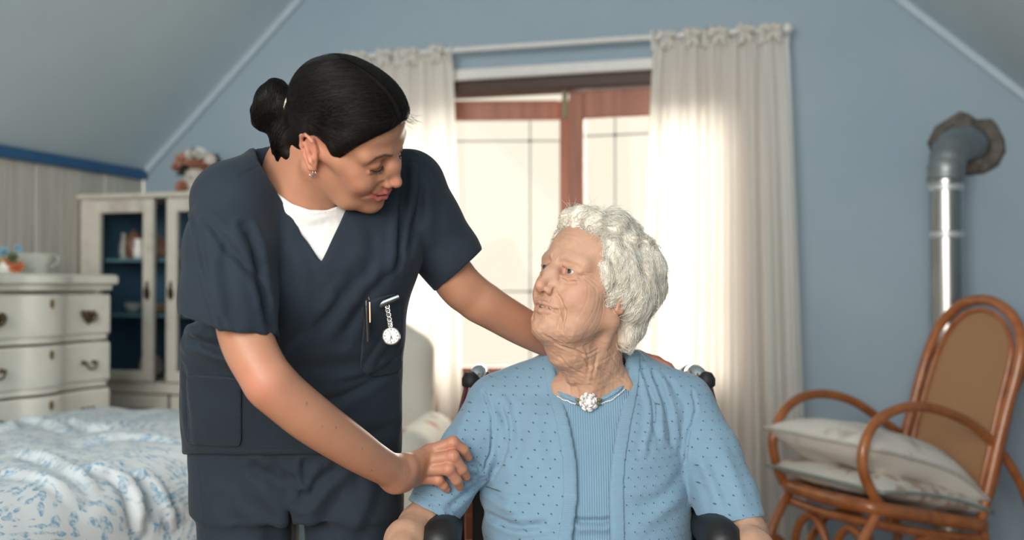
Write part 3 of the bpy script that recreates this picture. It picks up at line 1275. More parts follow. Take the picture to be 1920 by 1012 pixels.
# two cushions lying on the seat
def cushion_mat(name, white, spots, scale, th):
    t = NT(name)
    v = t.coords()
    n = t.noise(scale, 4, v)
    n2 = t.noise(scale * 2.7, 3, v)
    c = t.ramp(n, [(th, (*white, 1)), (th + 0.06, (*spots[0], 1)), (th + 0.18, (*spots[1], 1))])
    t.l(t.mix(t.math('MULTIPLY', n2, 0.25), c, (*spots[2], 1)), t.b.inputs['Base Color'])
    t.bump(t.noise(300, 3), 0.2, 0.002)
    t.set(Roughness=0.85)
    return t.m


def cushion(name, label, c, ax, ay, hx, hy, hz, mat, seed, droop, pipe_mat):
    """soft pillow: ax, ay in-plane axes"""
    az = np.cross(ax, ay)
    r = np.random.default_rng(seed)
    n = 36
    V, Fc = [], []
    for side in (1, -1):
        for j in range(n + 1):
            for i in range(n + 1):
                u, v = 2 * i / n - 1, 2 * j / n - 1
                pin = 1 - 0.09 * (1 - v * v) * abs(u) ** 3
                pin2 = 1 - 0.09 * (1 - u * u) * abs(v) ** 3
                h = ((1 - u ** 4) * (1 - v ** 4)) ** 0.55
                V.append(c + ax * hx * u * pin2 + ay * hy * v * pin + az * (side * hz * h))
    m = n + 1
    for k, side in enumerate((1, -1)):
        for j in range(n):
            for i in range(n):
                q = [k * m * m + j * m + i, k * m * m + j * m + i + 1, k * m * m + (j + 1) * m + i + 1, k * m * m + (j + 1) * m + i]
                Fc.append(q if side > 0 else q[::-1])
    V = np.array(V)
    u = (V - c) @ ax / hx
    w = (V - c) @ ay / hy
    V = V + UP * (droop(u, w))[:, None] + az * (0.012 * vnoise(V, 14, seed) + 0.006 * vnoise(V, 40, seed + 1))[:, None] * (1 - np.maximum(np.abs(u), np.abs(w)) ** 4)[:, None]
    e = empty(name, c, label, 'cushion', 'cushions on the rocking chair')
    obj_np('cover', V, Fc, mat, e)
    rim = []
    for i in range(n): rim.append(V[i])
    for j in range(n): rim.append(V[j * m + n])
    for i in range(n): rim.append(V[n * m + n - i])
    for j in range(n): rim.append(V[(n - j) * m])
    mb_ = MB()
    mb_.tube(rim, 0.006, 6, closed=True)
    mb_.build('piping', pipe_mat, e, smooth=True)
    return e


c_low = (cA + cB + cC + cD) / 4 + UP * 0.075 + cf * 0.030
M_PIPEW = plain('cream_piping', (0.55, 0.52, 0.46), 0.8)
M_PIPEG = plain('grey_green_piping', (0.25, 0.29, 0.27), 0.8)
seat_n = np.cross(cC - cB, cA - cB)
seat_n = seat_n / np.linalg.norm(seat_n)
ax1 = -(cB - cC) / np.linalg.norm(cB - cC)
ay1 = np.cross(seat_n if seat_n[2] > 0 else -seat_n, ax1)
cushion('cushion', 'thin floral cushion beneath the white one on the rocking chair', c_low, ax1, ay1, 0.280, 0.220, 0.045, cushion_mat('rose_print', (0.72, 0.68, 0.62), ((0.48, 0.30, 0.24), (0.42, 0.42, 0.36), (0.30, 0.34, 0.32)), 11, 0.50), 21, lambda u, w: -0.02 * u * u, M_PIPEG)
c_up = c_low + UP * 0.084 + cf * 0.01
ax2 = ax1 * 0.995 + UP * -0.06
ax2 /= np.linalg.norm(ax2)
ay2 = np.cross(np.cross(ax1, ay1), ax2)
ay2 /= np.linalg.norm(ay2)
cushion('cushion', 'plump white pillow with faded brown print on top in the rocking chair', c_up, ax2, ay2, 0.290, 0.215, 0.072, cushion_mat('faded_white_print', (0.80, 0.76, 0.70), ((0.62, 0.56, 0.49), (0.40, 0.29, 0.22), (0.55, 0.50, 0.44)), 7, 0.58), 5, lambda u, w: -0.05 * np.clip(u, 0, 1) ** 2 + 0.008 * (1 - u * u), M_PIPEW)

# ------------------------------------------------------------------ tall white chest of drawers on the left
M_CREAM = NT('chalky_white_paint')
M_CREAM.l(M_CREAM.ramp(M_CREAM.noise(7, 7, M_CREAM.coords((1, 1, 0.6)), 0.65), [(0.26, (0.46, 0.42, 0.35)), (0.36, (0.70, 0.68, 0.61)), (0.7, (0.78, 0.76, 0.70))]), M_CREAM.b.inputs['Base Color'])
M_CREAM.bump(M_CREAM.noise(30, 4), 0.1, 0.002)
M_CREAM.set(Roughness=0.6)
M_CREAM = M_CREAM.m
M_BRASS = plain('old_brass', (0.085, 0.060, 0.035), 0.45, 0.7, var=0.3, nscale=80)
fz_ = on_plane(197, 515, W3(sl, 0) + WU * 0.50, WU)      # right front top corner
DW, DH, DD = 0.66, fz_[2], 0.46
d0 = fz_ * (1, 1, 0)
CHEST = empty('chest_of_drawers', d0 - WD * DW / 2 - WU * DD / 2, 'tall white painted chest with block front drawers and dark brass pulls', 'chest of drawers')
RD = np.stack([-WD, -WU, UP], 1)   # local x along the front towards the camera, y into the chest, z up


def dpt(x, y, z):
    return d0 - WD * x - WU * y + UP * z


wave = lambda x: 0.020 * (0.5 + 0.5 * math.cos(2 * math.pi * (x / DW) * 2.0)) ** 1.4 + 0.012 * math.exp(-((x - DW / 2) / 0.09) ** 6)


def front_panel(mb, x0, x1, z0, z1, y_in, proud, n=72):
    V, F = [], []
    xs = np.linspace(x0, x1, n)
    for x in xs:
        y = -wave(x) - proud
        e = min(1, min(x - x0, x1 - x) / 0.012 + 0.25)
        for z, k in ((z0, 0.5), (z0 + 0.008, 1), (z1 - 0.008, 1), (z1, 0.5)):
            V.append(dpt(x, y + proud * (1 - k * e), z))
        V.append(dpt(x, y_in, z1))
        V.append(dpt(x, y_in, z0))
    for i in range(n - 1):
        for k in range(6):
            l = (k + 1) % 6
            F.append((i * 6 + k, (i + 1) * 6 + k, (i + 1) * 6 + l, i * 6 + l))
    F += [tuple(range(6)), tuple(range((n - 1) * 6 + 5, (n - 1) * 6 - 1, -1))]
    mb.add(V, F)


mb = MB()
mb.box(dpt(DW / 2, DD / 2 + 0.02, (DH - 0.06) / 2 + 0.03), (DW - 0.01, DD - 0.03, DH - 0.10), RD, 0.004)
mb.box(dpt(DW / 2, DD / 2, 0.05), (DW, DD, 0.10), RD, 0.01)
mb.build('body', M_CREAM, CHEST)
mb = MB()
front_panel(mb, -0.018, DW + 0.018, DH - 0.038, DH, DD, 0.030)
mb.build('top', M_CREAM, CHEST, smooth=True, auto=35)
mb = MB()
front_panel(mb, -0.006, DW + 0.006, DH - 0.056, DH - 0.038, DD * 0.9, 0.014)
mb.build('top_moulding', M_CREAM, CHEST, smooth=True, auto=35)
zq = DH - 0.058
for k in range(6):
    hgt = (0.163, 0.160, 0.168, 0.17, 0.17, 0.17)[k]
    z1_, z0_ = zq - 0.012, zq - hgt + 0.010
    mb = MB()
    front_panel(mb, 0.004, DW - 0.004, z0_, z1_, 0.10, 0.012)
    dr = mb.build('drawer', M_CREAM, CHEST, smooth=True, auto=35)
    for x in (0.112, DW - 0.112):
        mb = MB()
        y = -wave(x) - 0.014
        zc_ = (z0_ + z1_) / 2 - 0.004
        # shaped back plate and drop bail
        pl_ = [(-0.040, 0.014), (-0.026, 0.020), (-0.012, 0.013), (0, 0.020), (0.012, 0.013), (0.026, 0.020), (0.040, 0.014), (0.030, -0.006), (0.014, -0.022), (0, -0.032), (-0.014, -0.022), (-0.030, -0.006)]
        if k != 1:
            mb.prism(pl_, dpt(x, y, zc_), -WD, UP, WU, 0.004)
        for sx_ in (-0.026, 0.026):
            mb.lathe([(0.009, 0.0), (0.007, 0.006), (0.004, 0.012), (0.006, 0.016)], dpt(x + sx_, y, zc_ + 0.004), 10, np.stack([WD, UP, WU], 1))
        mb.tube([dpt(x + 0.027 * math.cos(a), y - 0.014 - 0.004 * math.sin(-a), zc_ + 0.004 + 0.024 * math.sin(a)) for a in np.linspace(-math.pi, 0, 12)], 0.0035, 8)
        mb.build('pull', M_BRASS, dr, smooth=False)
    mb = MB()
    x = DW / 2
    mb.prism([(0.009 * math.sin(a) * (1 if math.cos(a) > -0.3 else 0.8), 0.016 * math.cos(a)) for a in np.linspace(0, 2 * math.pi, 14, endpoint=False)], dpt(x, -wave(x) - 0.013, z1_ - 0.030), -WD, UP, WU, 0.003)
    mb.build('escutcheon', plain('brass_plate', (0.20, 0.14, 0.05), 0.4, 0.7), dr)
    mb = MB()
    front_panel(mb, 0.014, DW - 0.014, z0_ - 0.019, z0_ - 0.001, 0.09, 0.004)
    mb.build('drawer_rail', M_CREAM, CHEST, smooth=True, auto=35)
    zq -= hgt + 0.006

# things on the chest
b0 = on_plane(62, 505, d0 - WU * 0.22, WU)
b0[2] = DH
M_PORC = plain('white_glaze', (0.66, 0.67, 0.62), 0.3, var=0.03)
BOWL = empty('bowl', b0, 'white flared bowl standing on the tall chest', 'bowl')
sc1 = b0[1] / FPX
mb = MB()
mb.lathe([(23 * sc1, 0), (24 * sc1, 3 * sc1), (30 * sc1, 20 * sc1), (40 * sc1, 36 * sc1), (42 * sc1, 39 * sc1), (39 * sc1, 38 * sc1), (29 * sc1, 20 * sc1), (20 * sc1, 6 * sc1)], b0, 32)
mb.build('vessel', M_PORC, BOWL, smooth=True, auto=50)
for a in (0.0, math.pi):
    mb = MB()
    cc = b0 + v3((38 * sc1 * math.cos(a), 0, 28 * sc1))
    mb.tube(spline([cc + v3((0, 0, 8 * sc1)), cc + v3((9 * sc1 * math.cos(a), 0, 6 * sc1)), cc + v3((8 * sc1 * math.cos(a), 0, -6 * sc1)), cc + v3((-6 * sc1 * math.cos(a), 0, -14 * sc1))], 5), 0.004, 8)
    mb.build('handle', plain('grey_green_glaze', (0.38, 0.43, 0.40), 0.4), BOWL, smooth=True)


def flower(parent, c, r, mat, seed, name='flower'):
    """a small open bloom of separate petals in one mesh"""
    q = np.random.default_rng(seed)
    m = MB()
    ax = v3((q.uniform(-0.5, 0.5), -1, q.uniform(-0.1, 0.8)))
    R = frame_z(ax / np.linalg.norm(ax), (0, 0, 1))
    for ring, (cnt, tilt, rr) in enumerate(((7, 0.35, 1.0), (6, 0.8, 0.75), (4, 1.2, 0.5))):
        for i in range(cnt):
            a = 2 * math.pi * i / cnt + ring
            dirv = R @ v3((math.cos(a) * math.cos(tilt), math.sin(a) * math.cos(tilt), math.sin(tilt)))
            sd = R @ v3((-math.sin(a), math.cos(a), 0))
            p = c + dirv * r * rr
            nn_ = np.cross(dirv, sd)
            V = [c, c + dirv * r * rr * 0.5 + sd * r * 0.32 * rr, p + sd * r * 0.2 * rr - nn_ * r * 0.1, p - sd * r * 0.2 * rr - nn_ * r * 0.1, c + dirv * r * rr * 0.5 - sd * r * 0.32 * rr]
            m.add(V + [v - nn_ * 0.002 for v in V], [(0, 1, 2, 3, 4), (9, 8, 7, 6, 5)])
    return m.build(name, mat, parent)


def leaf_obj(parent, a, d, w, mat):
    d = v3(d)
    m = MB()
    ln = np.linalg.norm(d)
    sd = np.cross(d / ln, (0, -1, 0.2))
    sd /= np.linalg.norm(sd)
    nn_ = np.cross(d / ln, sd)
    V = [a]
    for t, k in ((0.25, 0.8), (0.55, 1.0), (0.8, 0.6)):
        V += [a + d * t + sd * w * k - nn_ * w * 0.25, a + d * t - UP * 0.004, a + d * t - sd * w * k - nn_ * w * 0.25]
    V.append(a + d - UP * 0.01)
    F = [(0, 1, 2), (0, 2, 3), (1, 4, 5, 2), (2, 5, 6, 3), (4, 7, 8, 5), (5, 8, 9, 6), (7, 10, 8), (8, 10, 9)]
    m.add(V, F)
    return m.build('leaf', mat, parent, smooth=True)


M_ORANGE = plain('orange_petal', (0.45, 0.13, 0.05), 0.6, var=0.15)
M_PINKP = plain('salmon_petal', (0.42, 0.20, 0.13), 0.6, var=0.15)
M_WHITEP = plain('white_petal', (0.66, 0.63, 0.58), 0.6)
M_YELP = plain('yellow_petal', (0.50, 0.40, 0.12), 0.6)
M_BLUEP = plain('blue_petal', (0.18, 0.36, 0.48), 0.6)
M_LEAFD = plain('dark_leaf', (0.018, 0.028, 0.022), 0.55, var=0.2)
M_LEAFG = plain('sage_leaf', (0.13, 0.17, 0.09), 0.55, var=0.2)
M_TERRA = plain('terracotta', (0.33, 0.14, 0.085), 0.7, var=0.15)
p0 = on_plane(12, 505, d0 - WU * 0.16, WU)
p0[2] = DH
POSY = empty('posy', p0, 'small orange and yellow flower posy beside the bowl on the chest', 'flowers')
mb = MB()
mb.lathe([(0.020, 0), (0.030, 0.012), (0.032, 0.03), (0.024, 0.045), (0.027, 0.05)], p0, 20)
mb.build('pot', M_PORC, POSY, smooth=True, auto=50)
for k, (dx, dz, r, m_) in enumerate(((0.045, 0.022, 0.026, M_ORANGE), (0.030, 0.055, 0.020, M_LEAFG), (-0.015, 0.05, 0.026, M_YELP), (0.020, 0.040, 0.022, M_ORANGE), (-0.035, 0.045, 0.026, M_WHITEP), (0.000, 0.072, 0.020, M_BLUEP), (0.05, 0.085, 0.014, M_BLUEP))):
    flower(POSY, p0 + v3((dx, -0.02, dz)), r, m_, 40 + k)
for k in range(8):
    a = k * 0.8
    leaf_obj(POSY, p0 + v3((0, -0.01, 0.045)), v3((0.055 * math.cos(a), -0.02, 0.045 * abs(math.sin(a)) - 0.005)), 0.010, M_LEAFG)

# ------------------------------------------------------------------ glazed china cabinet in the corner
CD_ = 0.42
fo = lambda px, py: on_plane(px, py, WP - WD * (CD_ + 0.03), WD)
fc0 = fo(148, 400)
f_s = lambda px: float((fo(px, 540) - WP) @ WU)
f_z = lambda py: float(fo(240, py)[2])
x0c, x1c = f_s(150), f_s(470)
zt_c, zm_c = f_z(372), f_z(716)
CAB = empty('china_cabinet', WP + WU * (x0c + x1c) / 2 - WD * (CD_ / 2 + 0.03), 'cream glass fronted china cabinet with blue interior standing in the corner', 'cabinet')
M_CREAM2 = NT('worn_cream_paint')
M_CREAM2.l(M_CREAM2.ramp(M_CREAM2.noise(6, 7, None, 0.65), [(0.3, (0.44, 0.40, 0.33)), (0.45, (0.62, 0.59, 0.52)), (0.7, (0.70, 0.67, 0.60))]), M_CREAM2.b.inputs['Base Color'])
M_CREAM2.set(Roughness=0.6)
M_CREAM2 = M_CREAM2.m
M_INB = plain('blue_cabinet_interior', (0.06, 0.15, 0.24), 0.7)
M_TAN = plain('tan_wood_panel', (0.34, 0.25, 0.18), 0.6, var=0.15, nscale=12)


def cbx(name, s0, s1, z0, z1, y0, y1, mat, parent=None, bev=0.004):
    """box in cabinet axes; y measured back from the front plane"""
    m = MB()
    m.box(WP + WU * (s0 + s1) / 2 - WD * (CD_ + 0.03 - (y0 + y1) / 2) + UP * (z0 + z1) / 2, (s1 - s0, y1 - y0, z1 - z0), RW, bev)
    return m.build(name, mat, parent or CAB)


t_ = 0.022
cbx('back_panel', x0c, x1c, 0.05, zt_c, CD_ - 0.012, CD_ - 0.002, M_INB)
cbx('side', x0c, x0c + t_, 0.03, zt_c, 0.02, CD_ - 0.013, M_CREAM2)
cbx('side', x1c - t_, x1c, 0.03, zt_c, 0.02, CD_ - 0.013, M_CREAM2)
cbx('side_lining', x0c + t_ + 0.0005, x0c + t_ + 0.006, zm_c + 0.002, zt_c - 0.002, 0.024, CD_ - 0.014, M_INB, None, 0.001)
cbx('side_lining', x1c - t_ - 0.006, x1c - t_ - 0.0005, zm_c + 0.002, zt_c - 0.002, 0.024, CD_ - 0.014, M_INB, None, 0.001)
cbx('top', x0c - 0.012, x1c + 0.012, zt_c, zt_c + 0.022, -0.012, CD_, M_CREAM2, None, 0.006)
cbx('board', x0c + t_, x1c - t_, zm_c - 0.03, zm_c, 0.02, CD_ - 0.014, M_CREAM2)
cbx('plinth', x0c, x1c, 0.0, 0.06, 0.0, CD_, M_CREAM2)
for py in (487, 592):
    cbx('shelf', x0c + t_ + 0.008, x1c - t_ - 0.008, f_z(py) - 0.007, f_z(py) + 0.007, 0.05, CD_ - 0.016, plain('teal_glass_shelf', (0.10, 0.22, 0.26), 0.2), None, 0.002)
cbx('frame_post', x0c, f_s(170), 0.06, zt_c, 0.0, 0.02, M_CREAM2)
cbx('frame_post', f_s(440), x1c, 0.06, zt_c, 0.0, 0.02, M_CREAM2)
cbx('waist_rail', f_s(171), f_s(439), zm_c - 0.045, zm_c, 0.0, 0.02, M_CREAM2)


def glass_door(a, b, hinge_left, parent_name='glass_door'):
    z0, z1 = zm_c + 0.004, zt_c - 0.004
    w = 0.048
    D_ = empty(parent_name, WP + WU * a - WD * (CD_ + 0.03) + UP * z0)
    D_.parent = CAB
    D_.location = Vector(WP + WU * a - WD * (CD_ + 0.03) + UP * z0) - CAB.location
    cbx('stile', a, a + w, z0, z1, -0.012, 0.012, M_CREAM2, D_)
    cbx('stile', b - w, b, z0, z1, -0.012, 0.012, M_CREAM2, D_)
    cbx('rail', a + w, b - w, z1 - 0.055, z1, -0.012, 0.012, M_CREAM2, D_)
    cbx('rail', a + w, b - w, z0, z0 + 0.045, -0.012, 0.012, M_CREAM2, D_)
    cbx('pane', a + w, b - w, z0 + 0.045, z1 - 0.055, -0.002, 0.002, M_GLASS, D_, 0)
    x = b - w / 2 if hinge_left else a + w / 2
    zz = f_z(545)
    m = MB()
    c_ = WP + WU * x - WD * (CD_ + 0.03 + 0.012) + UP * zz
    pl_ = [(0.011 * math.sin(t2) * (1 + 0.4 * math.cos(3 * t2)), 0.040 * math.cos(t2)) for t2 in np.linspace(0, 2 * math.pi, 18, endpoint=False)]
    m.prism(pl_, c_ - WD * 0.004, WU, UP, WD, 0.004)
    m.tube([c_ - WD * 0.004 + UP * 0.012, c_ - WD * 0.018 + UP * 0.008, c_ - WD * 0.018 - UP * 0.022, c_ - WD * 0.004 - UP * 0.026], 0.004, 8)
    m.build('handle', M_BRASS, D_)


glass_door(f_s(171), f_s(289), True)
glass_door(f_s(314), f_s(438), False)
cbx('fixed_pane', f_s(290), f_s(313), zm_c + 0.004, zt_c - 0.004, 0.006, 0.010, M_GLASS, None, 0)
for a, b in ((171, 316), (322, 438)):
    D_ = cbx('cabinet_door', f_s(a), f_s(b), 0.07, zm_c - 0.05, -0.008, 0.012, M_CREAM2)
    cbx('door_panel', f_s(a) + 0.05, f_s(b) - 0.05, 0.13, zm_c - 0.10, -0.013, -0.008, M_TAN, D_)

# china on the shelves
M_BROWNG = plain('brown_stoneware', (0.20, 0.10, 0.06), 0.4, var=0.2)
M_PEACH = plain('peach_glaze', (0.42, 0.26, 0.18), 0.4, var=0.15)
M_GREYG = plain('grey_glaze', (0.36, 0.38, 0.36), 0.35)


def crock(label, cat, name, px, py, w, h, prof, mat, handle=False, dy=0.16, lid=False, group=None):
    s = f_s(px)
    z = f_z(py) + 0.0075
    c = WP + WU * s - WD * (CD_ + 0.03 - dy) + UP * z
    k = c[1] / FPX
    e = empty(name, c, label, cat, group)
    m = MB()
    m.lathe([(w / 2 * k * r, h * k * q) for r, q in prof], c, 20)
    m.build('vessel', mat, e, smooth=True, auto=50)
    if handle:
        m = MB()
        m.tube(spline([c + v3((w * 0.40 * k, 0, h * 0.8 * k)), c + v3((w * 0.75 * k, 0, h * 0.7 * k)), c + v3((w * 0.72 * k, 0, h * 0.35 * k)), c + v3((w * 0.42 * k, 0, h * 0.2 * k))], 5), 0.004, 8)
        m.build('handle', mat, e, smooth=True)
    if lid:
        m = MB()
        m.lathe([(w * 0.36 * k, h * k), (w * 0.30 * k, h * 1.08 * k), (w * 0.08 * k, h * 1.15 * k), (w * 0.09 * k, h * 1.22 * k), (w * 0.03 * k, h * 1.25 * k)], c, 16)
        m.build('lid', mat, e, smooth=True, auto=50)


POTP = [(0.6, 0), (0.9, 0.15), (1.0, 0.45), (0.85, 0.8), (0.7, 1.0), (0.6, 0.98)]
JUGP = [(0.7, 0), (0.95, 0.1), (1.0, 0.4), (0.7, 0.75), (0.8, 1.0), (0.7, 0.98)]
CUPP = [(0.5, 0), (0.6, 0.08), (0.9, 0.5), (1.0, 1.0), (0.92, 0.98)]
VASP = [(0.7, 0), (1.0, 0.3), (0.8, 0.6), (0.4, 0.8), (0.55, 1.0), (0.45, 0.98)]
crock('brown stoneware pot on the upper shelf, left behind the cabinet glass', 'pot', 'pot', 206, 486, 34, 44, POTP, M_BROWNG, lid=True)
crock('bright white jug on the upper shelf of the china cabinet', 'jug', 'jug', 231, 486, 20, 36, JUGP, plain('bright_white_glaze', (0.85, 0.85, 0.83), 0.15), True, 0.10)
crock('peach teapot on the upper cabinet shelf beside the white jug', 'teapot', 'teapot', 258, 486, 34, 36, POTP, M_PEACH, True, 0.14, lid=True)
crock('pale grey vase at the left end of the upper cabinet shelf', 'vase', 'vase', 186, 486, 18, 48, VASP, M_GREYG)
crock('dark red pot seen through the narrow centre pane of the cabinet', 'pot', 'pot', 300, 478, 20, 34, POTP, plain('dark_red_glaze', (0.22, 0.05, 0.04), 0.35), dy=0.22)
crock('cream cup below the dark red pot, behind the centre pane', 'cup', 'cup', 303, 486, 22, 16, CUPP, plain('cream_glaze', (0.5, 0.44, 0.36), 0.35), dy=0.12)
crock('ochre bowl on the upper shelf behind the right cabinet door', 'bowl', 'bowl', 343, 486, 26, 22, CUPP, plain('ochre_glaze', (0.42, 0.32, 0.12), 0.4))
crock('brown bowl on the middle shelf behind the centre pane', 'bowl', 'bowl', 302, 591, 30, 20, CUPP, M_BROWNG)
crock('small grey green bowl on the middle shelf, left door', 'bowl', 'bowl', 205, 591, 34, 18, CUPP, M_GREYG)
crock('low brown dish on the middle shelf, left door', 'dish', 'dish', 246, 591, 38, 16, CUPP, M_PEACH, dy=0.2)
crock('squat white tureen at the bottom of the china cabinet', 'tureen', 'tureen', 240, 712, 46, 34, POTP, plain('ivory_glaze', (0.46, 0.42, 0.35), 0.35), lid=True)

# flower arrangement on top of the cabinet
fl0 = WP + WU * f_s(318) - WD * (CD_ / 2 + 0.05) + UP * (zt_c + 0.022)
kf = 1.15 * fl0[1] / FPX
ARR = empty('flower_arrangement', fl0, 'jug of terracotta and white blooms with dark leaves on the china cabinet', 'flowers')
mb = MB()
mb.lathe([(17 * kf, 0), (24 * kf, 8 * kf), (25 * kf, 22 * kf), (18 * kf, 34 * kf), (21 * kf, 42 * kf), (17 * kf, 41 * kf)], fl0, 24)
mb.build('pot', M_WHITEP, ARR, smooth=True, auto=50)
for k, (dx, dz, r, m_) in enumerate(((-16, 12, 12, M_TERRA), (14, 14, 10, M_PINKP), (-16, 56, 13, M_PINKP), (20, 46, 13, M_TERRA), (0, 28, 12, M_WHITEP), (-4, 64, 10, M_WHITEP), (12, 66, 12, M_WHITEP), (30, 56, 10, M_WHITEP), (-26, 44, 9, M_TERRA), (2, 50, 10, M_TERRA), (26, 36, 9, M_ORANGE))):
    flower(ARR, fl0 + v3((dx * kf, -24 * kf, dz * kf)), r * kf, m_, 60 + k)
rl = np.random.default_rng(14)
for k in range(26):
    a = rl.uniform(0.1, math.pi - 0.1) if k < 20 else rl.uniform(2.9, 3.3)
    ln = rl.uniform(32, 52) * kf
    leaf_obj(ARR, fl0 + v3((6 * kf, -8 * kf, 42 * kf)), v3((ln * math.cos(a) * 0.9 + 4 * kf, rl.uniform(-0.06, 0.02), ln * math.sin(a) * 0.95 - 6 * kf)), 9 * kf, M_LEAFD)

# ------------------------------------------------------------------ bed with a rumpled printed spread
ZB = 0.70
e0 = v3((-0.83, 2.69, 0))                 # a point of the bed's right edge
far_e = e0 + WD * 0.78
near_e = e0 - WD * 1.25
BWID = 0.88
BED = empty('bed', (far_e + near_e) / 2 * (1, 1, 0) - WU * BWID / 2, 'low bed under a rumpled white and blue spread, left foreground', 'bed')
RB = np.stack([WU, WD, UP], 1)
mc = (far_e + near_e) / 2 - WU * (BWID / 2 + 0.02)
blen = 2.03
mb = MB()
mb.box(mc * (1, 1, 0) + UP * 0.56, (BWID - 0.06, blen - 0.05, 0.22), RB, 0.05)
mb.build('mattress', plain('pale_blue_ticking', (0.36, 0.50, 0.62), 0.9), BED, smooth=True, auto=40)
mb = MB()
mb.box(mc * (1, 1, 0) + UP * 0.35, (BWID - 0.04, blen - 0.03, 0.19), RB, 0.02)
mb.build('base', plain('pale_blue_valance', (0.34, 0.48, 0.60), 0.9), BED)
for a in (-1, 1):
    for b in (-1, 1):
        mb = MB()
        mb.lathe([(0.025, 0), (0.03, 0.25)], mc * (1, 1, 0) + WU * a * (BWID / 2 - 0.08) + WD * b * (blen / 2 - 0.08), 12)
        mb.build('leg', M_CREAM, BED, smooth=True, auto=40)


def spread():
    nu, nv = 150, 210
    V = np.zeros((nv, nu, 3))
    prof = spline([(-BWID - 0.06, 0.44), (-BWID - 0.035, ZB - 0.06), (-BWID + 0.03, ZB), (-BWID * 0.5, ZB + 0.01), (-0.10, ZB + 0.005), (-0.02, ZB - 0.012), (0.030, ZB - 0.06), (0.050, ZB - 0.12), (0.062, ZB - 0.185)], 30)
    dl = np.r_[0, np.cumsum(np.linalg.norm(np.diff(prof, axis=0), axis=1))]
    us = np.linspace(0, dl[-1], nu)
    pu, pz = np.interp(us, dl, prof[:, 0]), np.interp(us, dl, prof[:, 1])
    for j in range(nv):
        t = j / (nv - 1)
        along = -0.02 + (blen + 0.06) * t
        dropf = np.clip((along - (blen - 0.03)) / 0.05, 0, 1)
        V[j] = near_e * (1, 1, 0) + WD * (along - 0.01) + WU * pu[:, None] + UP * (pz - 0.10 * dropf ** 2)[:, None]
    V = V.reshape(-1, 3)
    idx = np.arange(nu * nv).reshape(nv, nu)
    Q = np.stack([idx[:-1, :-1], idx[:-1, 1:], idx[1:, 1:], idx[1:, :-1]], -1).reshape(-1, 4)
    N = vnormals(V, Q)
    if N[len(N) // 2, 2] < 0:
        Q = Q[:, ::-1]
        N = -N
    a, b = (V - e0) @ WU, (V - e0) @ WD
    w = np.stack([a, b, 0 * a], 1)
    warp = 0.25 * np.stack([vnoise(w, 3.0, 81), vnoise(w, 3.0, 82), 0 * a], 1)
    h = 0.020 * (vnoise(w, 5, 83) * 0.5 + 0.5)
    ph = (w + warp) @ v3((0.55, 0.83, 0))
    h += 0.012 * np.abs(np.sin(ph * 17)) ** 1.5 * (0.5 + 0.5 * vnoise(w, 4, 84))
    h += 0.006 * np.sin((w + warp) @ v3((0.8, -0.5, 0)) * 31) * (0.5 + 0.5 * vnoise(w, 5, 85))
    h += 0.003 * vnoise(w, 40, 86)
    V = V + N * np.clip(h + 0.006, 0.002, 0.07)[:, None]
    S = Surf(V, Q)
    for pts, wd_, d in (([(165, 870), (215, 890), (250, 930), (262, 985)], 0.012, -0.022), ([(190, 862), (245, 885), (278, 930), (290, 975)], 0.010, 0.016), ([(240, 880), (285, 905), (310, 950), (325, 985)], 0.011, -0.020), ([(300, 900), (330, 940), (345, 970)], 0.010, -0.014),
                        ([(0, 800), (60, 785), (120, 800)], 0.016, -0.018), ([(130, 785), (190, 800), (240, 790)], 0.014, -0.018), ([(150, 830), (220, 815), (330, 822)], 0.014, -0.014), ([(0, 850), (60, 848), (120, 868), (170, 905)], 0.014, -0.016), ([(0, 880), (70, 890), (140, 930)], 0.016, -0.014), ([(240, 850), (300, 848), (345, 860)], 0.010, 0.010)):
        V = crease(V, Q, [S.line(pts)], wd_, d, snap=False, ridge=0.3)
    t = NT('blue_printed_spread')
    v = t.coords()
    vo = t.n('ShaderNodeTexVoronoi', feature='F1')
    vo.inputs['Scale'].default_value = 34
    t.l(v, vo.inputs['Vector'])
    big = t.noise(5.5, 3, v)
    vo2 = t.n('ShaderNodeTexVoronoi', feature='DISTANCE_TO_EDGE')
    vo2.inputs['Scale'].default_value = 5.5
    t.l(v, vo2.inputs['Vector'])
    ring = t.math('SINE', t.math('MULTIPLY', vo2.outputs['Distance'], 75.0))
    spot = t.math('LESS_THAN', vo.outputs['Distance'], t.math('MULTIPLY_ADD', ring, 0.22, 0.42))
    field = t.ramp(big, [(0.32, (0.2, 0.2, 0.2)), (0.46, (1, 1, 1))])
    fine = t.ramp(t.noise(95, 3, v), [(0.40, (0.15, 0.15, 0.15)), (0.62, (1, 1, 1))])
    fac = t.math('MULTIPLY', t.math('MULTIPLY', spot, field), fine)
    t.l(t.mix(t.math('MULTIPLY', fac, 0.85), (0.68, 0.73, 0.76, 1), (0.13, 0.33, 0.52, 1)), t.b.inputs['Base Color'])
    t.bump(t.noise(260, 4), 0.35, 0.003)
    t.set(Roughness=0.9)
    obj_np('bedspread', V, Q, t.m, BED)


spread()

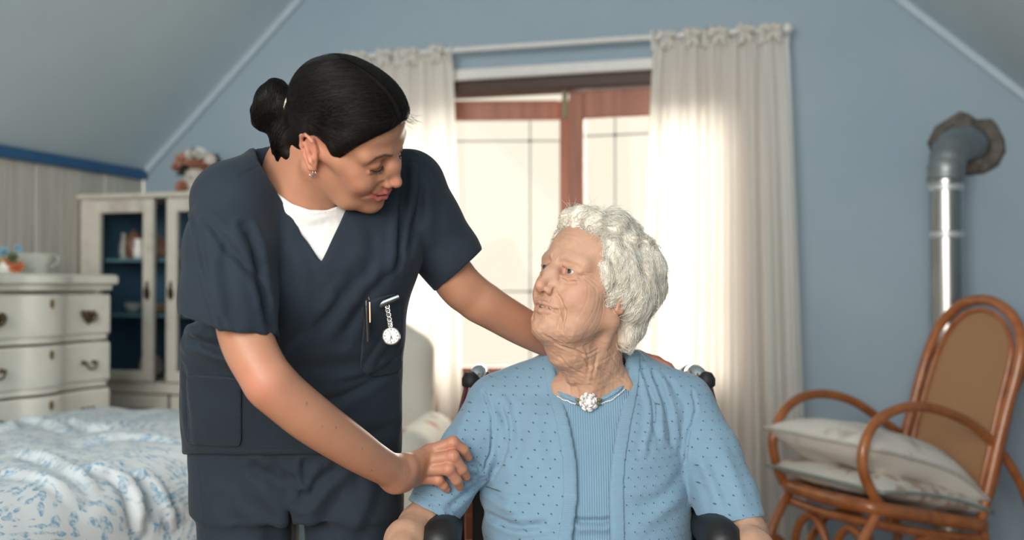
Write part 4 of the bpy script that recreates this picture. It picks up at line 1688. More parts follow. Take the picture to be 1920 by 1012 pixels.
# ------------------------------------------------------------------ slip-covered armchair behind the nurse
M_ROSE = NT('rose_chintz')
_v = M_ROSE.coords()
_vo = M_ROSE.n('ShaderNodeTexVoronoi', feature='F1')
_vo.inputs['Scale'].default_value = 8.0
M_ROSE.l(_v, _vo.inputs['Vector'])
_dn = M_ROSE.math('ADD', _vo.outputs['Distance'], M_ROSE.math('MULTIPLY', M_ROSE.noise(30, 3), 0.12))
M_ROSE.l(M_ROSE.ramp(_dn, [(0.20, (0.45, 0.15, 0.12, 1)), (0.30, (0.47, 0.42, 0.35, 1)), (0.38, (0.60, 0.58, 0.52, 1))]), M_ROSE.b.inputs['Base Color'])
M_ROSE.set(Roughness=0.9)
M_ROSE = M_ROSE.m
ac = v3((-0.545, 3.77, 0))
AR = empty('armchair', ac, 'pale rose patterned armchair by the curtain, half hidden behind the nurse', 'armchair')
fa = v3((-0.12, -0.99, 0))
fa /= np.linalg.norm(fa)
sa_ = v3((-fa[1], fa[0], 0))
RA = np.stack([sa_, -fa, UP], 1)
XA = XF(RA, ac, 1.0)


def soft(name, prims, h=0.012, k=0.03, seed=1):
    lo = np.min([np.min([XA.w(c_) for c_ in np.array([[(p[1], p[2])[i][0], (p[1], p[2])[j][1], (p[1], p[2])[l][2]] for i in (0, 1) for j in (0, 1) for l in (0, 1)])], 0) for p in prims], 0) - 0.04
    hi = np.max([np.max([XA.w(c_) for c_ in np.array([[(p[1], p[2])[i][0], (p[1], p[2])[j][1], (p[1], p[2])[l][2]] for i in (0, 1) for j in (0, 1) for l in (0, 1)])], 0) for p in prims], 0) + 0.04
    f = Field(axis_rng(lo[0], hi[0], h), axis_rng(lo[1], hi[1], h), axis_rng(max(lo[2], -0.01), hi[2], h))
    for p in prims: f.add(p, k, XA)
    V, Q = f.mesh()
    V = V + vnormals(V, Q) * (0.004 * vnoise(V, 22, seed))[:, None]
    return obj_np(name, V, Q, M_ROSE, AR)


soft('back', [P_box((0.0, 0.22, 0.64), (0.23, 0.07, 0.32), None, 0.065), P_ell((0.0, 0.22, 0.85), (0.215, 0.075, 0.185))])
soft('arm', [P_box((-0.235, -0.03, 0.39), (0.07, 0.25, 0.20), None, 0.06), P_cap((-0.235, -0.22, 0.58), (-0.235, 0.18, 0.59), 0.085)])
soft('arm', [P_box((0.235, -0.03, 0.39), (0.07, 0.25, 0.20), None, 0.06), P_cap((0.235, -0.22, 0.58), (0.235, 0.18, 0.59), 0.085)])
soft('seat_cushion', [P_box((0, -0.06, 0.42), (0.17, 0.22, 0.065), None, 0.05)])
soft('skirt', [P_box((0, 0.0, 0.19), (0.29, 0.27, 0.175), None, 0.03)])


# ------------------------------------------------------------------ heads
# head space: x to the wearer's right, y forward, z up, origin between the pupils' height at the skull's middle
def sculpt_head(f, X, old=False, smile=False):
    A = lambda p, k=0.01: f.add(p, k, X)
    S = lambda p, k=0.006: f.sub(p, k, X)
    # skull and face mass
    if old:
        A(P_ell((0, -0.012, 0.030), (0.0715, 0.088, 0.076)), 0.02)
        A(P_ell((0, 0.030, 0.040), (0.060, 0.056, 0.055)), 0.03)
    else:
        A(P_ell((0, -0.014, 0.034), (0.0735, 0.092, 0.080)), 0.02)
        A(P_ell((0, 0.028, 0.043), (0.062, 0.058, 0.057)), 0.03)
    A(P_ell((0, 0.030, -0.035), (0.060, 0.056, 0.074)), 0.03)
    A(P_ell((0, 0.045, -0.070), (0.040, 0.040, 0.045)), 0.02)
    for s in (-1, 1):
        # jaw line
        A(P_cap((s * 0.053, -0.006, -0.055), (s * 0.034, 0.045, -0.096), 0.016, 0.013), 0.028)
        A(P_cap((s * 0.034, 0.045, -0.096), (0, 0.070, -0.102), 0.013, 0.015), 0.022)
        # cheekbone, temple
        A(P_ell((s * 0.045, 0.050, -0.024), (0.018, 0.020, 0.016)), 0.024)
        A(P_ell((s * 0.034, 0.062, -0.046), (0.020, 0.020, 0.022)), 0.022)
        A(P_cap((s * 0.058, 0.028, -0.014), (s * 0.068, -0.01, -0.012), 0.010, 0.008), 0.02)
        # brow
        A(P_cap((s * 0.046, 0.068, 0.016), (s * 0.014, 0.083, 0.017), 0.011, 0.010), 0.016)
    A(P_ell((0, 0.076 if old else 0.071, -0.107), (0.018, 0.0155, 0.014)), 0.018)
    # eye sockets
    for s in (-1, 1):
        S(P_ell((s * 0.032, 0.094, -0.002), (0.021, 0.0155, 0.0125)), 0.014)
        S(P_ell((s * 0.020, 0.096, 0.000), (0.009, 0.010, 0.011)), 0.012)
    # nose
    A(P_cap((0, 0.083, 0.012), (0, 0.098, -0.014), 0.0085, 0.0080), 0.012)
    A(P_cap((0, 0.097, -0.012), (0, 0.1105 if old else 0.1085, -0.036), 0.0072 if old else 0.0080, 0.0074), 0.008)
    nk = 0.90 if old else 0.86
    A(P_ell((0, 0.1105 if old else 0.1090, -0.0385), (0.0088 * nk, 0.0084 * nk, 0.0078 * nk)), 0.009)
    for s in (-1, 1):
        A(P_ell((s * 0.0125, 0.0985, -0.0425), (0.0070 * nk, 0.0100 * nk, 0.0075 * nk)), 0.006)
        A(P_cap((s * 0.013, 0.088, -0.03), (s * 0.008, 0.093, -0.01), 0.008, 0.007), 0.014)
    A(P_cap((0, 0.094, -0.047), (0, 0.106, -0.0455), 0.005, 0.005), 0.006)
    for s in (-1, 1):
        S(P_ell((s * 0.0065, 0.1015, -0.0500), (0.0036, 0.0062, 0.0042)), 0.003)
        # alar crease
        S(P_cap((s * 0.0200, 0.093, -0.047), (s * 0.0185, 0.094, -0.036), 0.0016), 0.005)
    # muzzle and lips
    A(P_ell((0, 0.071, -0.069), (0.031, 0.0225, 0.024)), 0.016)
    mz = -0.0705
    cx, cy, cz = (0.0300, 0.0785, -0.0640) if smile else (0.0255, 0.0810, -0.0720)
    lipr = 0.0034 if old else 0.0047
    up = [(-cx, cy, cz), (-0.015, 0.0915, mz + 0.0045), (-0.005, 0.0965, mz + 0.0065), (0, 0.0962, mz + 0.0056), (0.005, 0.0965, mz + 0.0065), (0.015, 0.0915, mz + 0.0045), (cx, cy, cz)]
    lo = [(-cx, cy - 0.001, cz), (-0.014, 0.0905, mz - 0.0070), (0, 0.0945, mz - 0.0088), (0.014, 0.0905, mz - 0.0070), (cx, cy - 0.001, cz)]
    ru = [0.002, lipr * 0.75, lipr * 0.9, lipr * 0.8, lipr * 0.9, lipr * 0.75, 0.002]
    rl = [0.002, lipr * 0.95, lipr * 1.1, lipr * 0.95, 0.002]
    chain(f, list(zip(up, ru)), 0.004, X)
    chain(f, list(zip(lo, rl)), 0.004, X)
    S(P_ell((0, 0.1000, mz - 0.0235), (0.013, 0.006, 0.0055)), 0.010)
    S(P_cap((0, 0.106, mz + 0.012), (0, 0.102, mz + 0.02), 0.0028), 0.008)
    # mouth line, slightly open
    op = 0.0030 if smile else 0.0026
    ml = [(-cx - 0.001, cy + 0.003, cz), (-0.016, 0.0955, mz + 0.000), (0, 0.1005, mz - 0.0012), (0.016, 0.0955, mz + 0.000), (cx + 0.001, cy + 0.003, cz)]
    chain(f, list(zip(ml, [0.0012, op, op * 1.15, op, 0.0012])), 0.0025, X, 'sub')
    chain(f, list(zip([(-0.016, 0.088, mz), (0, 0.092, mz - 0.001), (0.016, 0.088, mz)], [op, op * 1.15, op])), 0.002, X, 'sub')
    for s in (-1, 1):
        S(P_sph((s * (cx + 0.003), cy + 0.003, cz), 0.003), 0.006)
    # nasolabial folds
    d = 0.0030 if old else (0.0022 if smile else 0.001)
    for s in (-1, 1):
        nl = [(s * 0.021, 0.0935, -0.042), (s * 0.031, 0.0865, -0.054), (s * 0.0375, 0.0765, -0.068)]
        if old:
            nl.append((s * 0.038, 0.069, -0.086))
        chain(f, [(p, d * 0.8) for p in nl], 0.007, X, 'sub')
        if smile:
            A(P_ell((s * 0.040, 0.068, -0.040), (0.016, 0.015, 0.014)), 0.014)
    # eyelids
    for s in (-1, 1):
        e = v3((s * 0.032, 0.0725, 0.0))
        A(P_sph(e, 0.0142), 0.004)
        if old:
            S(P_ell((s * 0.0315, 0.0885, -0.0012), (0.0128, 0.0105, 0.0041), eul(0, 0, s * 0.10)), 0.0012)
            # hooded fold above, bag below
            A(P_cap((s * 0.018, 0.0860, 0.0085), (s * 0.047, 0.0740, 0.0030), 0.0038, 0.0045), 0.004)
            A(P_cap((s * 0.021, 0.0835, -0.0135), (s * 0.044, 0.0745, -0.0115), 0.0040, 0.0036), 0.005)
            chain(f, [((s * 0.020, 0.0895, -0.018), 0.0014), ((s * 0.033, 0.0870, -0.0225), 0.0016), ((s * 0.046, 0.0760, -0.018), 0.0014)], 0.005, X, 'sub')
        elif smile:
            # looking down: lid closed over the ball, crease above it
            chain(f, [((s * 0.0190, 0.0850, 0.0050), 0.0008), ((s * 0.0310, 0.0890, 0.0085), 0.0011), ((s * 0.0450, 0.0805, 0.0040), 0.0008)], 0.004, X, 'sub')
            chain(f, [((s * 0.0190, 0.0850, -0.0070), 0.0007), ((s * 0.0310, 0.0870, -0.0105), 0.0010), ((s * 0.0455, 0.0780, -0.0060), 0.0007)], 0.002, X, 'sub')
            A(P_cap((s * 0.021, 0.0830, -0.0150), (s * 0.042, 0.0765, -0.0130), 0.0036, 0.0032), 0.005)
    # ears
    for s in (-1, 1):
        Rz = eul(s * -0.45, 0.18 if old else 0.42, s * 0.06)
        ec = v3((s * 0.0755, -0.0165, -0.014))
        E = lambda p: ec + Rz @ (v3(p) * v3((s, 1, 1)))
        A(P_ell(ec, (0.0060, 0.0185, 0.0325), Rz), 0.006)
        rim = [(-0.004, 0.014, 0.004), (0.003, 0.013, 0.022), (0.007, 0.001, 0.031), (0.008, -0.014, 0.025), (0.008, -0.018, 0.008), (0.006, -0.012, -0.012), (0.003, -0.002, -0.027), (-0.002, 0.006, -0.028)]
        rr = [0.0028, 0.0030, 0.0034, 0.0036, 0.0034, 0.0032, 0.0050, 0.0036]
        chain(f, [(E(p), r) for p, r in zip(rim, rr)], 0.003, X)
        S(P_ell(E((0.0112, 0.000, 0.010)), (0.0060, 0.0100, 0.0150), Rz), 0.004)
        S(P_ell(E((0.0095, 0.004, -0.006)), (0.0080, 0.0075, 0.0095), Rz), 0.004)
        A(P_cap(E((0.005, -0.011, 0.012)), E((0.005, 0.002, -0.016)), 0.0026), 0.003)
        A(P_ell(E((0.003, 0.0125, -0.007)), (0.004, 0.0035, 0.006), Rz), 0.003)
    if old:
        for s in (-1, 1):
            A(P_ell((s * 0.037, 0.048, -0.090), (0.015, 0.018, 0.016)), 0.014)
            A(P_ell((s * 0.052, 0.036, -0.052), (0.012, 0.018, 0.022)), 0.02)
        A(P_cap((0, 0.052, -0.104), (0, 0.012, -0.128), 0.022, 0.036), 0.02)
    return dict(up=up, lo=lo, cx=cx, cy=cy, cz=cz, mz=mz)


def old_wrinkles(V, Q, X):
    """creases of an aged face pressed into the head mesh"""
    C = []
    for z, w in ((0.036, 0.030), (0.046, 0.034), (0.056, 0.030), (0.066, 0.024)):
        C.append(([(-w, 0.078, z - 0.003), (-w / 2, 0.086, z + 0.001), (0, 0.088, z - 0.001), (w / 2, 0.086, z + 0.001), (w, 0.078, z - 0.003)], 0.0016, 0.0007))
    for s in (-1, 1):
        for a in (-1.2, -0.6, 0.0, 0.6):
            C.append(([(s * 0.049, 0.068, 0.001 + a * 0.004), (s * 0.056, 0.058, 0.000 + a * 0.010), (s * 0.063, 0.042, -0.002 + a * 0.017)], 0.0013, 0.0007))
        for i in range(4):
            y0 = 0.060 - i * 0.0115 - 0.003 * (i % 2)
            C.append(([(s * (0.052 + i * 0.0022), y0 - 0.002, -0.012 - i * 0.004), (s * (0.054 + i * 0.0022), y0 - 0.006, -0.035 - i * 0.004), (s * (0.050 + i * 0.002), y0 - 0.008, -0.062 - i * 0.003), (s * (0.043 + i * 0.002), y0 - 0.004, -0.085 - i * 0.002)], 0.0016, 0.00030))
        C.append(([(s * 0.0215, 0.093, -0.043), (s * 0.031, 0.0855, -0.054), (s * 0.0375, 0.0765, -0.068), (s * 0.0385, 0.069, -0.086), (s * 0.036, 0.062, -0.10)], 0.0022, 0.0016))
        C.append(([(s * 0.028, 0.079, -0.074), (s * 0.031, 0.074, -0.086), (s * 0.030, 0.07, -0.10)], 0.0018, 0.0012))
        C.append(([(s * 0.020, 0.088, -0.016), (s * 0.033, 0.086, -0.0205), (s * 0.047, 0.075, -0.015)], 0.0018, 0.0012))
        C.append(([(s * 0.020, 0.088, -0.010), (s * 0.033, 0.086, -0.0130), (s * 0.045, 0.075, -0.009)], 0.0012, 0.0008))
        C.append(([(s * 0.010, 0.094, 0.024), (s * 0.007, 0.094, 0.010)], 0.0014, 0.0010))
        for i in range(4):
            C.append(([(s * (0.003 + 0.006 * i), 0.1005 - 0.0025 * i, -0.054), (s * (0.003 + 0.0055 * i), 0.100 - 0.003 * i, -0.063)], 0.0010, 0.0005))
            C.append(([(s * (0.003 + 0.006 * i), 0.094, -0.081), (s * (0.004 + 0.006 * i), 0.090, -0.090)], 0.0012, 0.0004))
    for p, w, d in C:
        V = crease(V, Q, [X.w(spline(p, 6))], w, d)
    return V


def head_tint(V, X, info, base, lip, brow, blush, old, col):
    """local skin colour of the head (lips, brows, flush, age spots, painted eye socket shade) written into col for verts near the head"""
    q = X.inv(V)
    near = (np.abs(q) < 0.15).all(1)
    p = q[near]
    c = col[near]
    mixin = lambda c, t, w: c + (np.array(t) - c) * np.clip(w, 0, 1)[:, None]
    # flush on cheeks, nose tip, ears
    for s in (-1, 1):
        c = mixin(c, blush, 0.55 * np.exp(-((p - v3((s * 0.044, 0.062, -0.035))) ** 2).sum(1) / 0.021 ** 2))
        c = mixin(c, blush, 0.6 * np.exp(-((p - v3((s * 0.082, -0.02, -0.012))) ** 2 / v3((0.018, 0.03, 0.04)) ** 2).sum(1)))
        c = mixin(c, np.array(base) * (0.72, 0.6, 0.6), (0.6 if old else 0.30) * np.exp(-((p - v3((s * 0.032, 0.085, -0.004))) ** 2 / v3((0.02, 0.02, 0.013)) ** 2).sum(1)))  # eye sockets darkened in the colour to imitate shade under the brow
    c = mixin(c, blush, 0.45 * np.exp(-((p - v3((0, 0.113, -0.04))) ** 2).sum(1) / 0.013 ** 2))
    # lips
    r = 0.0050 if old else 0.0072
    dl = np.minimum(seg_dist(p, info['up']), seg_dist(p, info['lo']))
    wl = (1 - sstep(r * 0.75, r * 1.15, dl)) * (p[:, 1] > 0.074)
    c = mixin(c, lip, wl * (0.45 if old else 0.9))
    # brows
    for s in (-1, 1):
        bp = [(s * 0.0135, 0.0925, 0.0165), (s * 0.028, 0.0880, 0.0225), (s * 0.042, 0.0785, 0.0205), (s * 0.0505, 0.0690, 0.0130)]
        d = seg_dist(p * v3((1, 0.25, 1)), [v3(b_) * v3((1, 0.25, 1)) for b_ in bp]) + 0.02 * (p[:, 1] < 0.05)
        wv = 0.0036 if not old else 0.0028
        n = vnoise(p * v3((1, 1, 2)), 2200, 3)
        w = (1 - sstep(wv * 0.35, wv * 1.25, d + n * 0.0006))
        c = mixin(c, brow, w * (0.85 if not old else 0.3))
    if old:
        n = vnoise(p, 150, 11) + 0.6 * vnoise(p, 400, 12)
        c = c * (1 + 0.05 * n)[:, None]
        r2 = np.random.default_rng(5)
        for i in range(40):
            dv = r2.normal(size=3)
            dv /= np.linalg.norm(dv)
            cen = dv * v3((0.072, 0.09, 0.1))
            c = mixin(c, np.array(base) * (0.66, 0.55, 0.45), 0.45 * np.exp(-((p - cen) ** 2).sum(1) / r2.uniform(0.002, 0.0042) ** 2))
    col[near] = c
    return col


def skin_mat(name, rough=0.5, bumpy=0.12, scale=900, sss=0.12):
    t = NT(name)
    vc = t.n('ShaderNodeVertexColor', layer_name='tint')
    n1 = t.noise(40, 4)
    t.l(t.mix(0.35, vc.outputs[0], t.ramp(n1, [(0.3, (0.82, 0.74, 0.70)), (0.7, (1.0, 1.0, 1.0))]), 'MULTIPLY'), t.b.inputs['Base Color'])
    n2 = t.noise(scale, 3)
    n3 = t.noise(scale / 5, 4)
    t.bump(t.math('ADD', n2, t.math('MULTIPLY', n3, 1.5)), bumpy, 0.0012)
    t.set(Roughness=rough)
    t.b.inputs['Subsurface Weight'].default_value = sss
    t.b.inputs['Subsurface Radius'].default_value = (1.0, 0.35, 0.2)
    t.b.inputs['Subsurface Scale'].default_value = 0.006
    t.b.inputs['Specular IOR Level'].default_value = 0.4
    return t.m


def eyeball(X, s, gaze, iris, parent, mat):
    """one eyeball with painted iris; gaze in head space"""
    g = v3(gaze) / np.linalg.norm(gaze)
    c = v3((s * 0.032, 0.0727, 0.0))
    nu, nv = 40, 30
    V, C = [], []
    Fm = frame_z(g, (0, 0, 1))
    for j in range(nv + 1):
        th = math.pi * (j / nv) ** 1.5
        for i in range(nu):
            a = 2 * math.pi * i / nu
            d = Fm @ np.array([math.sin(th) * math.cos(a), math.sin(th) * math.sin(a), math.cos(th)])
            rr = 0.0122 + 0.0006 * math.exp(-(th / 0.42) ** 4)
            V.append(c + d * rr)
            if th < 0.17: C.append((0.006, 0.006, 0.007))
            elif th < 0.47: C.append(np.array(iris) * (0.7 + 0.5 * (th - 0.17) / 0.3) * (0.85 + 0.3 * ((i * 7) % 5) / 5))
            elif th < 0.53: C.append(np.array(iris) * 0.3)
            else: C.append((0.48, 0.43, 0.39))
    Q = [(j * nu + i, (j + 1) * nu + i, (j + 1) * nu + (i + 1) % nu, j * nu + (i + 1) % nu) for j in range(nv) for i in range(nu)]
    return obj_np('eye', X.w(V), Q, mat, parent, col=np.array(C))


def eye_mat():
    t = NT('eyeball')
    vc = t.n('ShaderNodeVertexColor', layer_name='tint')
    t.l(vc.outputs[0], t.b.inputs['Base Color'])
    t.set(Roughness=0.08)
    t.b.inputs['Coat Weight'].default_value = 0.6
    return t.m


# ------------------------------------------------------------------ standing nurse
XN = XF(eul(*np.radians([256.8, -31.8, 35.8])), (-0.2546, 1.66, 1.3733), 0.938)
M_EYE = eye_mat()
NURSE = empty('person', (-0.41, 1.97, 0.0), 'woman in navy scrubs with dark tied back hair leaning over and smiling', 'person')
M_SKIN_N = skin_mat('skin_young', 0.46, 0.10, 1100)


def hand_fingers(f, fingers, k=0.005):
    for pts in fingers:
        chain(f, pts, k)


def nurse_body():
    c = XN.t
    fx = [(c[0] - 0.135, c[0] + 0.14, 0.0017), (-0.225, -0.055, 0.0017)]
    fy = [(c[1] - 0.13, c[1] + 0.13, 0.0018), (1.76, 1.88, 0.0018)]
    fz = [(c[2] - 0.155, c[2] + 0.13, 0.0017), (0.76, 0.865, 0.0016)]
    f = Field(axis_rng(-0.60, 0.33, 0.005, fx), axis_rng(1.49, 2.13, 0.0045, fy), axis_rng(0.70, 1.56, 0.005, fz))
    # torso under the clothes
    f.add(P_loft((0, 0, 1), [(at(550, 880, 1.96), (0.14, 0.02, 0), (0, 0.07, 0)), (at(552, 700, 1.88), (0.13, 0.03, 0), (0, 0.075, 0)),
                             (at(580, 560, 1.79), (0.105, 0.05, 0), (-0.04, 0.07, 0)), (at(590, 450, 1.80), (0.105, 0.06, 0), (-0.03, 0.06, 0)),
                             (at(585, 375, 1.80), (0.10, 0.06, 0), (-0.03, 0.055, 0)), (at(575, 345, 1.80), (0.06, 0.035, 0), (-0.02, 0.04, 0))]), 0.02)
    # neck and shoulder slope
    nb, nt = at(562, 385, 1.75), XN.w((0, -0.022, -0.055))
    f.add(P_cap(nb, nt, 0.059, 0.052), 0.03)
    f.add(P_cap(at(535, 335, 1.79), XN.w((0, -0.055, -0.035)), 0.05, 0.048), 0.03)
    f.add(P_cap(at(452, 395, 1.70), at(560, 372, 1.77), 0.032, 0.035), 0.02)
    f.add(P_cap(at(560, 372, 1.77), at(755, 370, 1.845), 0.035, 0.032), 0.02)
    # sternomastoid cord and throat
    f.add(P_cap(XN.w((0.062, -0.02, -0.055)), at(590, 398, 1.73), 0.012, 0.008), 0.02)
    # right arm (nearer the camera)
    limb(f, [(at(446, 400, 1.685), 0.036), (at(448, 560, 1.635), 0.036), (at(464, 640, 1.615), 0.0370), (at(497, 704, 1.60), 0.0345), (at(516, 728, 1.605), 0.0350), (at(580, 782, 1.64), 0.0350),
              (at(650, 831, 1.69), 0.0315), (at(700, 864, 1.735), 0.0270), (at(745, 889, 1.785), 0.0240)])
    f.add(P_ell(at(748, 889, 1.79), (0.019, 0.012, 0.029), frame_z((0.5, 0.2, 0.9), (0, -1, 0))), 0.03)
    # right hand on the old woman's sleeve
    wr = at(752, 886, 1.792)
    mcp = [at(805, 846, 1.845), at(797, 864, 1.838), at(789, 881, 1.838), at(781, 897, 1.845)]
    pip = [at(849, 829, 1.838), at(849, 855, 1.826), at(841, 879, 1.822), at(822, 899, 1.835)]
    dip = [at(869, 843, 1.848), at(866, 879, 1.838), at(856, 900, 1.832), at(832, 910, 1.842)]
    tip = [at(878, 857, 1.862), at(874, 893, 1.852), at(862, 912, 1.846), at(838, 917, 1.850)]
    for i in range(4):
        b = at(*[(766, 868, 1.80), (764, 878, 1.796), (762, 890, 1.796), (758, 902, 1.80)][i])
        f.add(P_cap(b, mcp[i], 0.0155, 0.0122), 0.014)
    for i in range(3):
        f.add(P_cap((mcp[i] * 0.75 + b * 0.25), (mcp[i + 1] * 0.75 + b * 0.25), 0.0105), 0.010)
        f.add(P_cap((mcp[i] * 0.45 + wr * 0.55), (mcp[i + 1] * 0.45 + wr * 0.55), 0.0135), 0.012)
    sc = [1.0, 1.03, 0.98, 0.86]
    for i in range(4):
        f.add(P_sph(mcp[i] + v3((0, -0.003, 0.001)), 0.0112 * sc[i]), 0.008)
        f.add(P_cap(mcp[i], pip[i], 0.0117 * sc[i], 0.0104 * sc[i]), 0.004)
        f.add(P_sph(pip[i], 0.0106 * sc[i]), 0.005)
        f.add(P_cap(pip[i], dip[i], 0.0102 * sc[i], 0.0092 * sc[i]), 0.003)
        f.add(P_cap(dip[i], tip[i], 0.0092 * sc[i], 0.0079 * sc[i]), 0.003)
    chain(f, [(at(768, 880, 1.82), 0.016), (at(790, 862, 1.885), 0.0125), (at(806, 846, 1.93), 0.0105), (at(822, 842, 1.965), 0.0085)], 0.008)
    # left arm round the wheelchair, hand on the far shoulder
    limb(f, [(at(770, 375, 1.845), 0.034), (at(848, 515, 1.87), 0.0370), (at(888, 556, 1.89), 0.0345), (at(915, 574, 1.90), 0.0340), (at(980, 612, 1.945), 0.0325), (at(1045, 645, 2.00), 0.028), (at(1105, 668, 2.045), 0.0235)])
    for i in range(4):
        y = 2.075 - 0.022 * i
        k = [0, 1, 1, 0][i]
        chain(f, [(at(1112, 670, 2.045), 0.018), (at(1196, 666, y), 0.0105), (at(1228 + 3 * k, 676, y - 0.003), 0.0093), (at(1248 + 5 * k, 687, y - 0.006), 0.0082), (at(1257 + 6 * k, 696, y - 0.01), 0.0070)], 0.006)
    chain(f, [(at(1112, 672, 2.03), 0.017), (at(1150, 690, 1.985), 0.0115), (at(1176, 700, 1.968), 0.009)], 0.006)
    info = sculpt_head(f, XN, False, True)
    V, Q = f.mesh()
    # knuckle and wrist creases
    L = []
    for i in range(4):
        d = (pip[i] - mcp[i]) / np.linalg.norm(pip[i] - mcp[i])
        side = np.cross(d, (0, -1, 0.3))
        side /= np.linalg.norm(side)
        for o in (-0.003, 0.0, 0.003):
            p = pip[i] + d * o + v3((0, -0.008, 0.003))
            L.append(np.array([p - side * 0.005, p, p + side * 0.005]))
    V = crease(V, Q, L, 0.0009, 0.0005)
    V = crease(V, Q, [np.array([at(738, 862, 1.77), at(741, 880, 1.765), at(738, 900, 1.765)]), np.array([at(746, 866, 1.775), at(749, 884, 1.77), at(746, 902, 1.77)])], 0.0014, 0.0004)
    base = np.array((0.45, 0.225, 0.142))
    col = np.tile(base, (len(V), 1))
    red = np.array((0.60, 0.20, 0.14))
    mixw = lambda w, t: col + (np.array(t) - col) * w[:, None]
    for p in pip + mcp + tip:
        col = mixw(0.45 * np.exp(-((V - p) ** 2).sum(1) / 0.013 ** 2), red)
    col = mixw(0.55 * sstep(0.06, 0.22, V[:, 0]) * (V[:, 1] > 1.93), red)
    col = mixw(0.35 * np.exp(-((V - at(480, 720, 1.57)) ** 2).sum(1) / 0.04 ** 2), red)
    for i in range(4):
        d = (tip[i] - dip[i]) / np.linalg.norm(tip[i] - dip[i])
        p = tip[i] + d * 0.001 + v3((0, -0.0055, 0.003))
        col = mixw(0.8 * (1 - sstep(0.0035, 0.0050, np.linalg.norm((V - p), axis=1))), (0.74, 0.45, 0.38))
    for px, py, y in ((630, 800, 1.62), (575, 756, 1.6), (605, 800, 1.6), (679, 841, 1.66), (697, 882, 1.7)):
        q = project(V)
        d = np.hypot(q[:, 0] - px, q[:, 1] - py)
        col = mixw(0.8 * (1 - sstep(0.8, 2.0, d)) * (q[:, 2] < y + 0.06), (0.16, 0.06, 0.04))
    col = head_tint(V, XN, info, base, (0.47, 0.13, 0.11), (0.025, 0.016, 0.012), (0.60, 0.22, 0.16), False, col)
    obj_np('body', V, Q, M_SKIN_N, NURSE, col=col)
    return info


info_n = nurse_body()

# closed lashes, teeth
M_LASH = plain('lash_black', (0.012, 0.009, 0.008), 0.6)
for s in (-1, 1):
    mb = MB()
    ln = spline([(s * 0.0200, 0.0860, -0.0060), (s * 0.0260, 0.0885, -0.0082), (s * 0.0320, 0.0885, -0.0090), (s * 0.0390, 0.0850, -0.0084), (s * 0.0460, 0.0785, -0.0058)], 4)
    mb.tube(XN.w(ln), [0.0004] + [0.00095] * (len(ln) - 2) + [0.0004], 6)
    for i in range(14):
        t = i / 13
        p = ln[int(t * (len(ln) - 1))]
        o = v3((s * (0.001 + 0.003 * (t - 0.3)), 0.0055, -0.0042))
        mb.tube(XN.w(np.array([p, p + o * 0.6 + (0, 0, -0.0004), p + o + (0, 0, 0.0012)])), [0.00035, 0.0003, 0.0001], 4)
    mb.build('eyelashes', M_LASH, NURSE, smooth=True)
M_TOOTH = plain('tooth_enamel', (0.74, 0.70, 0.62), 0.25)


def teeth(X, parent, z, n=8, w=0.0042, y0=0.0895):
    m = MB()
    for i in range(n):
        x = (i - (n - 1) / 2) * w
        y = y0 - 9.0 * x * x
        a = -math.atan(18.0 * x)
        R = X.R @ eul(a, 0, 0)
        m.box(X.w((x, y, z)), (w * 0.94 * X.k, 0.004, 0.0075), R, 0.0012)
    return m.build('teeth', M_TOOTH, parent, smooth=True, auto=50)


teeth(XN, NURSE, -0.0675)

# hair: smooth cap combed back to a low bun
HY = [-0.13, -0.085, -0.068, -0.050, -0.038, -0.022, -0.006, 0.005, 0.012, 0.019, 0.027, 0.034, 0.044, 0.058, 0.072, 0.082, 0.10]
HZ = [-0.085, -0.092, -0.088, -0.072, -0.040, 0.021, 0.026, 0.022, 0.010, -0.008, -0.018, 0.000, 0.020, 0.042, 0.060, 0.068, 0.074]
CAP_N = [P_ell((0, -0.016, 0.036), (0.0810, 0.1010, 0.0880)), P_ell((0, 0.026, 0.0455), (0.0690, 0.0660, 0.0645))]
M_HAIR_N = NT('dark_hair')
_n = M_HAIR_N.noise(260, 3, M_HAIR_N.coords((1, 1, 1)))
M_HAIR_N.l(M_HAIR_N.ramp(_n, [(0.3, (0.0025, 0.002, 0.002)), (0.75, (0.008, 0.0055, 0.0045))]), M_HAIR_N.b.inputs['Base Color'])
M_HAIR_N.set(Roughness=0.5)
M_HAIR_N.b.inputs['Specular IOR Level'].default_value = 0.22
M_HAIR_N = M_HAIR_N.m
BUN = v3((0.010, -0.134, -0.034))


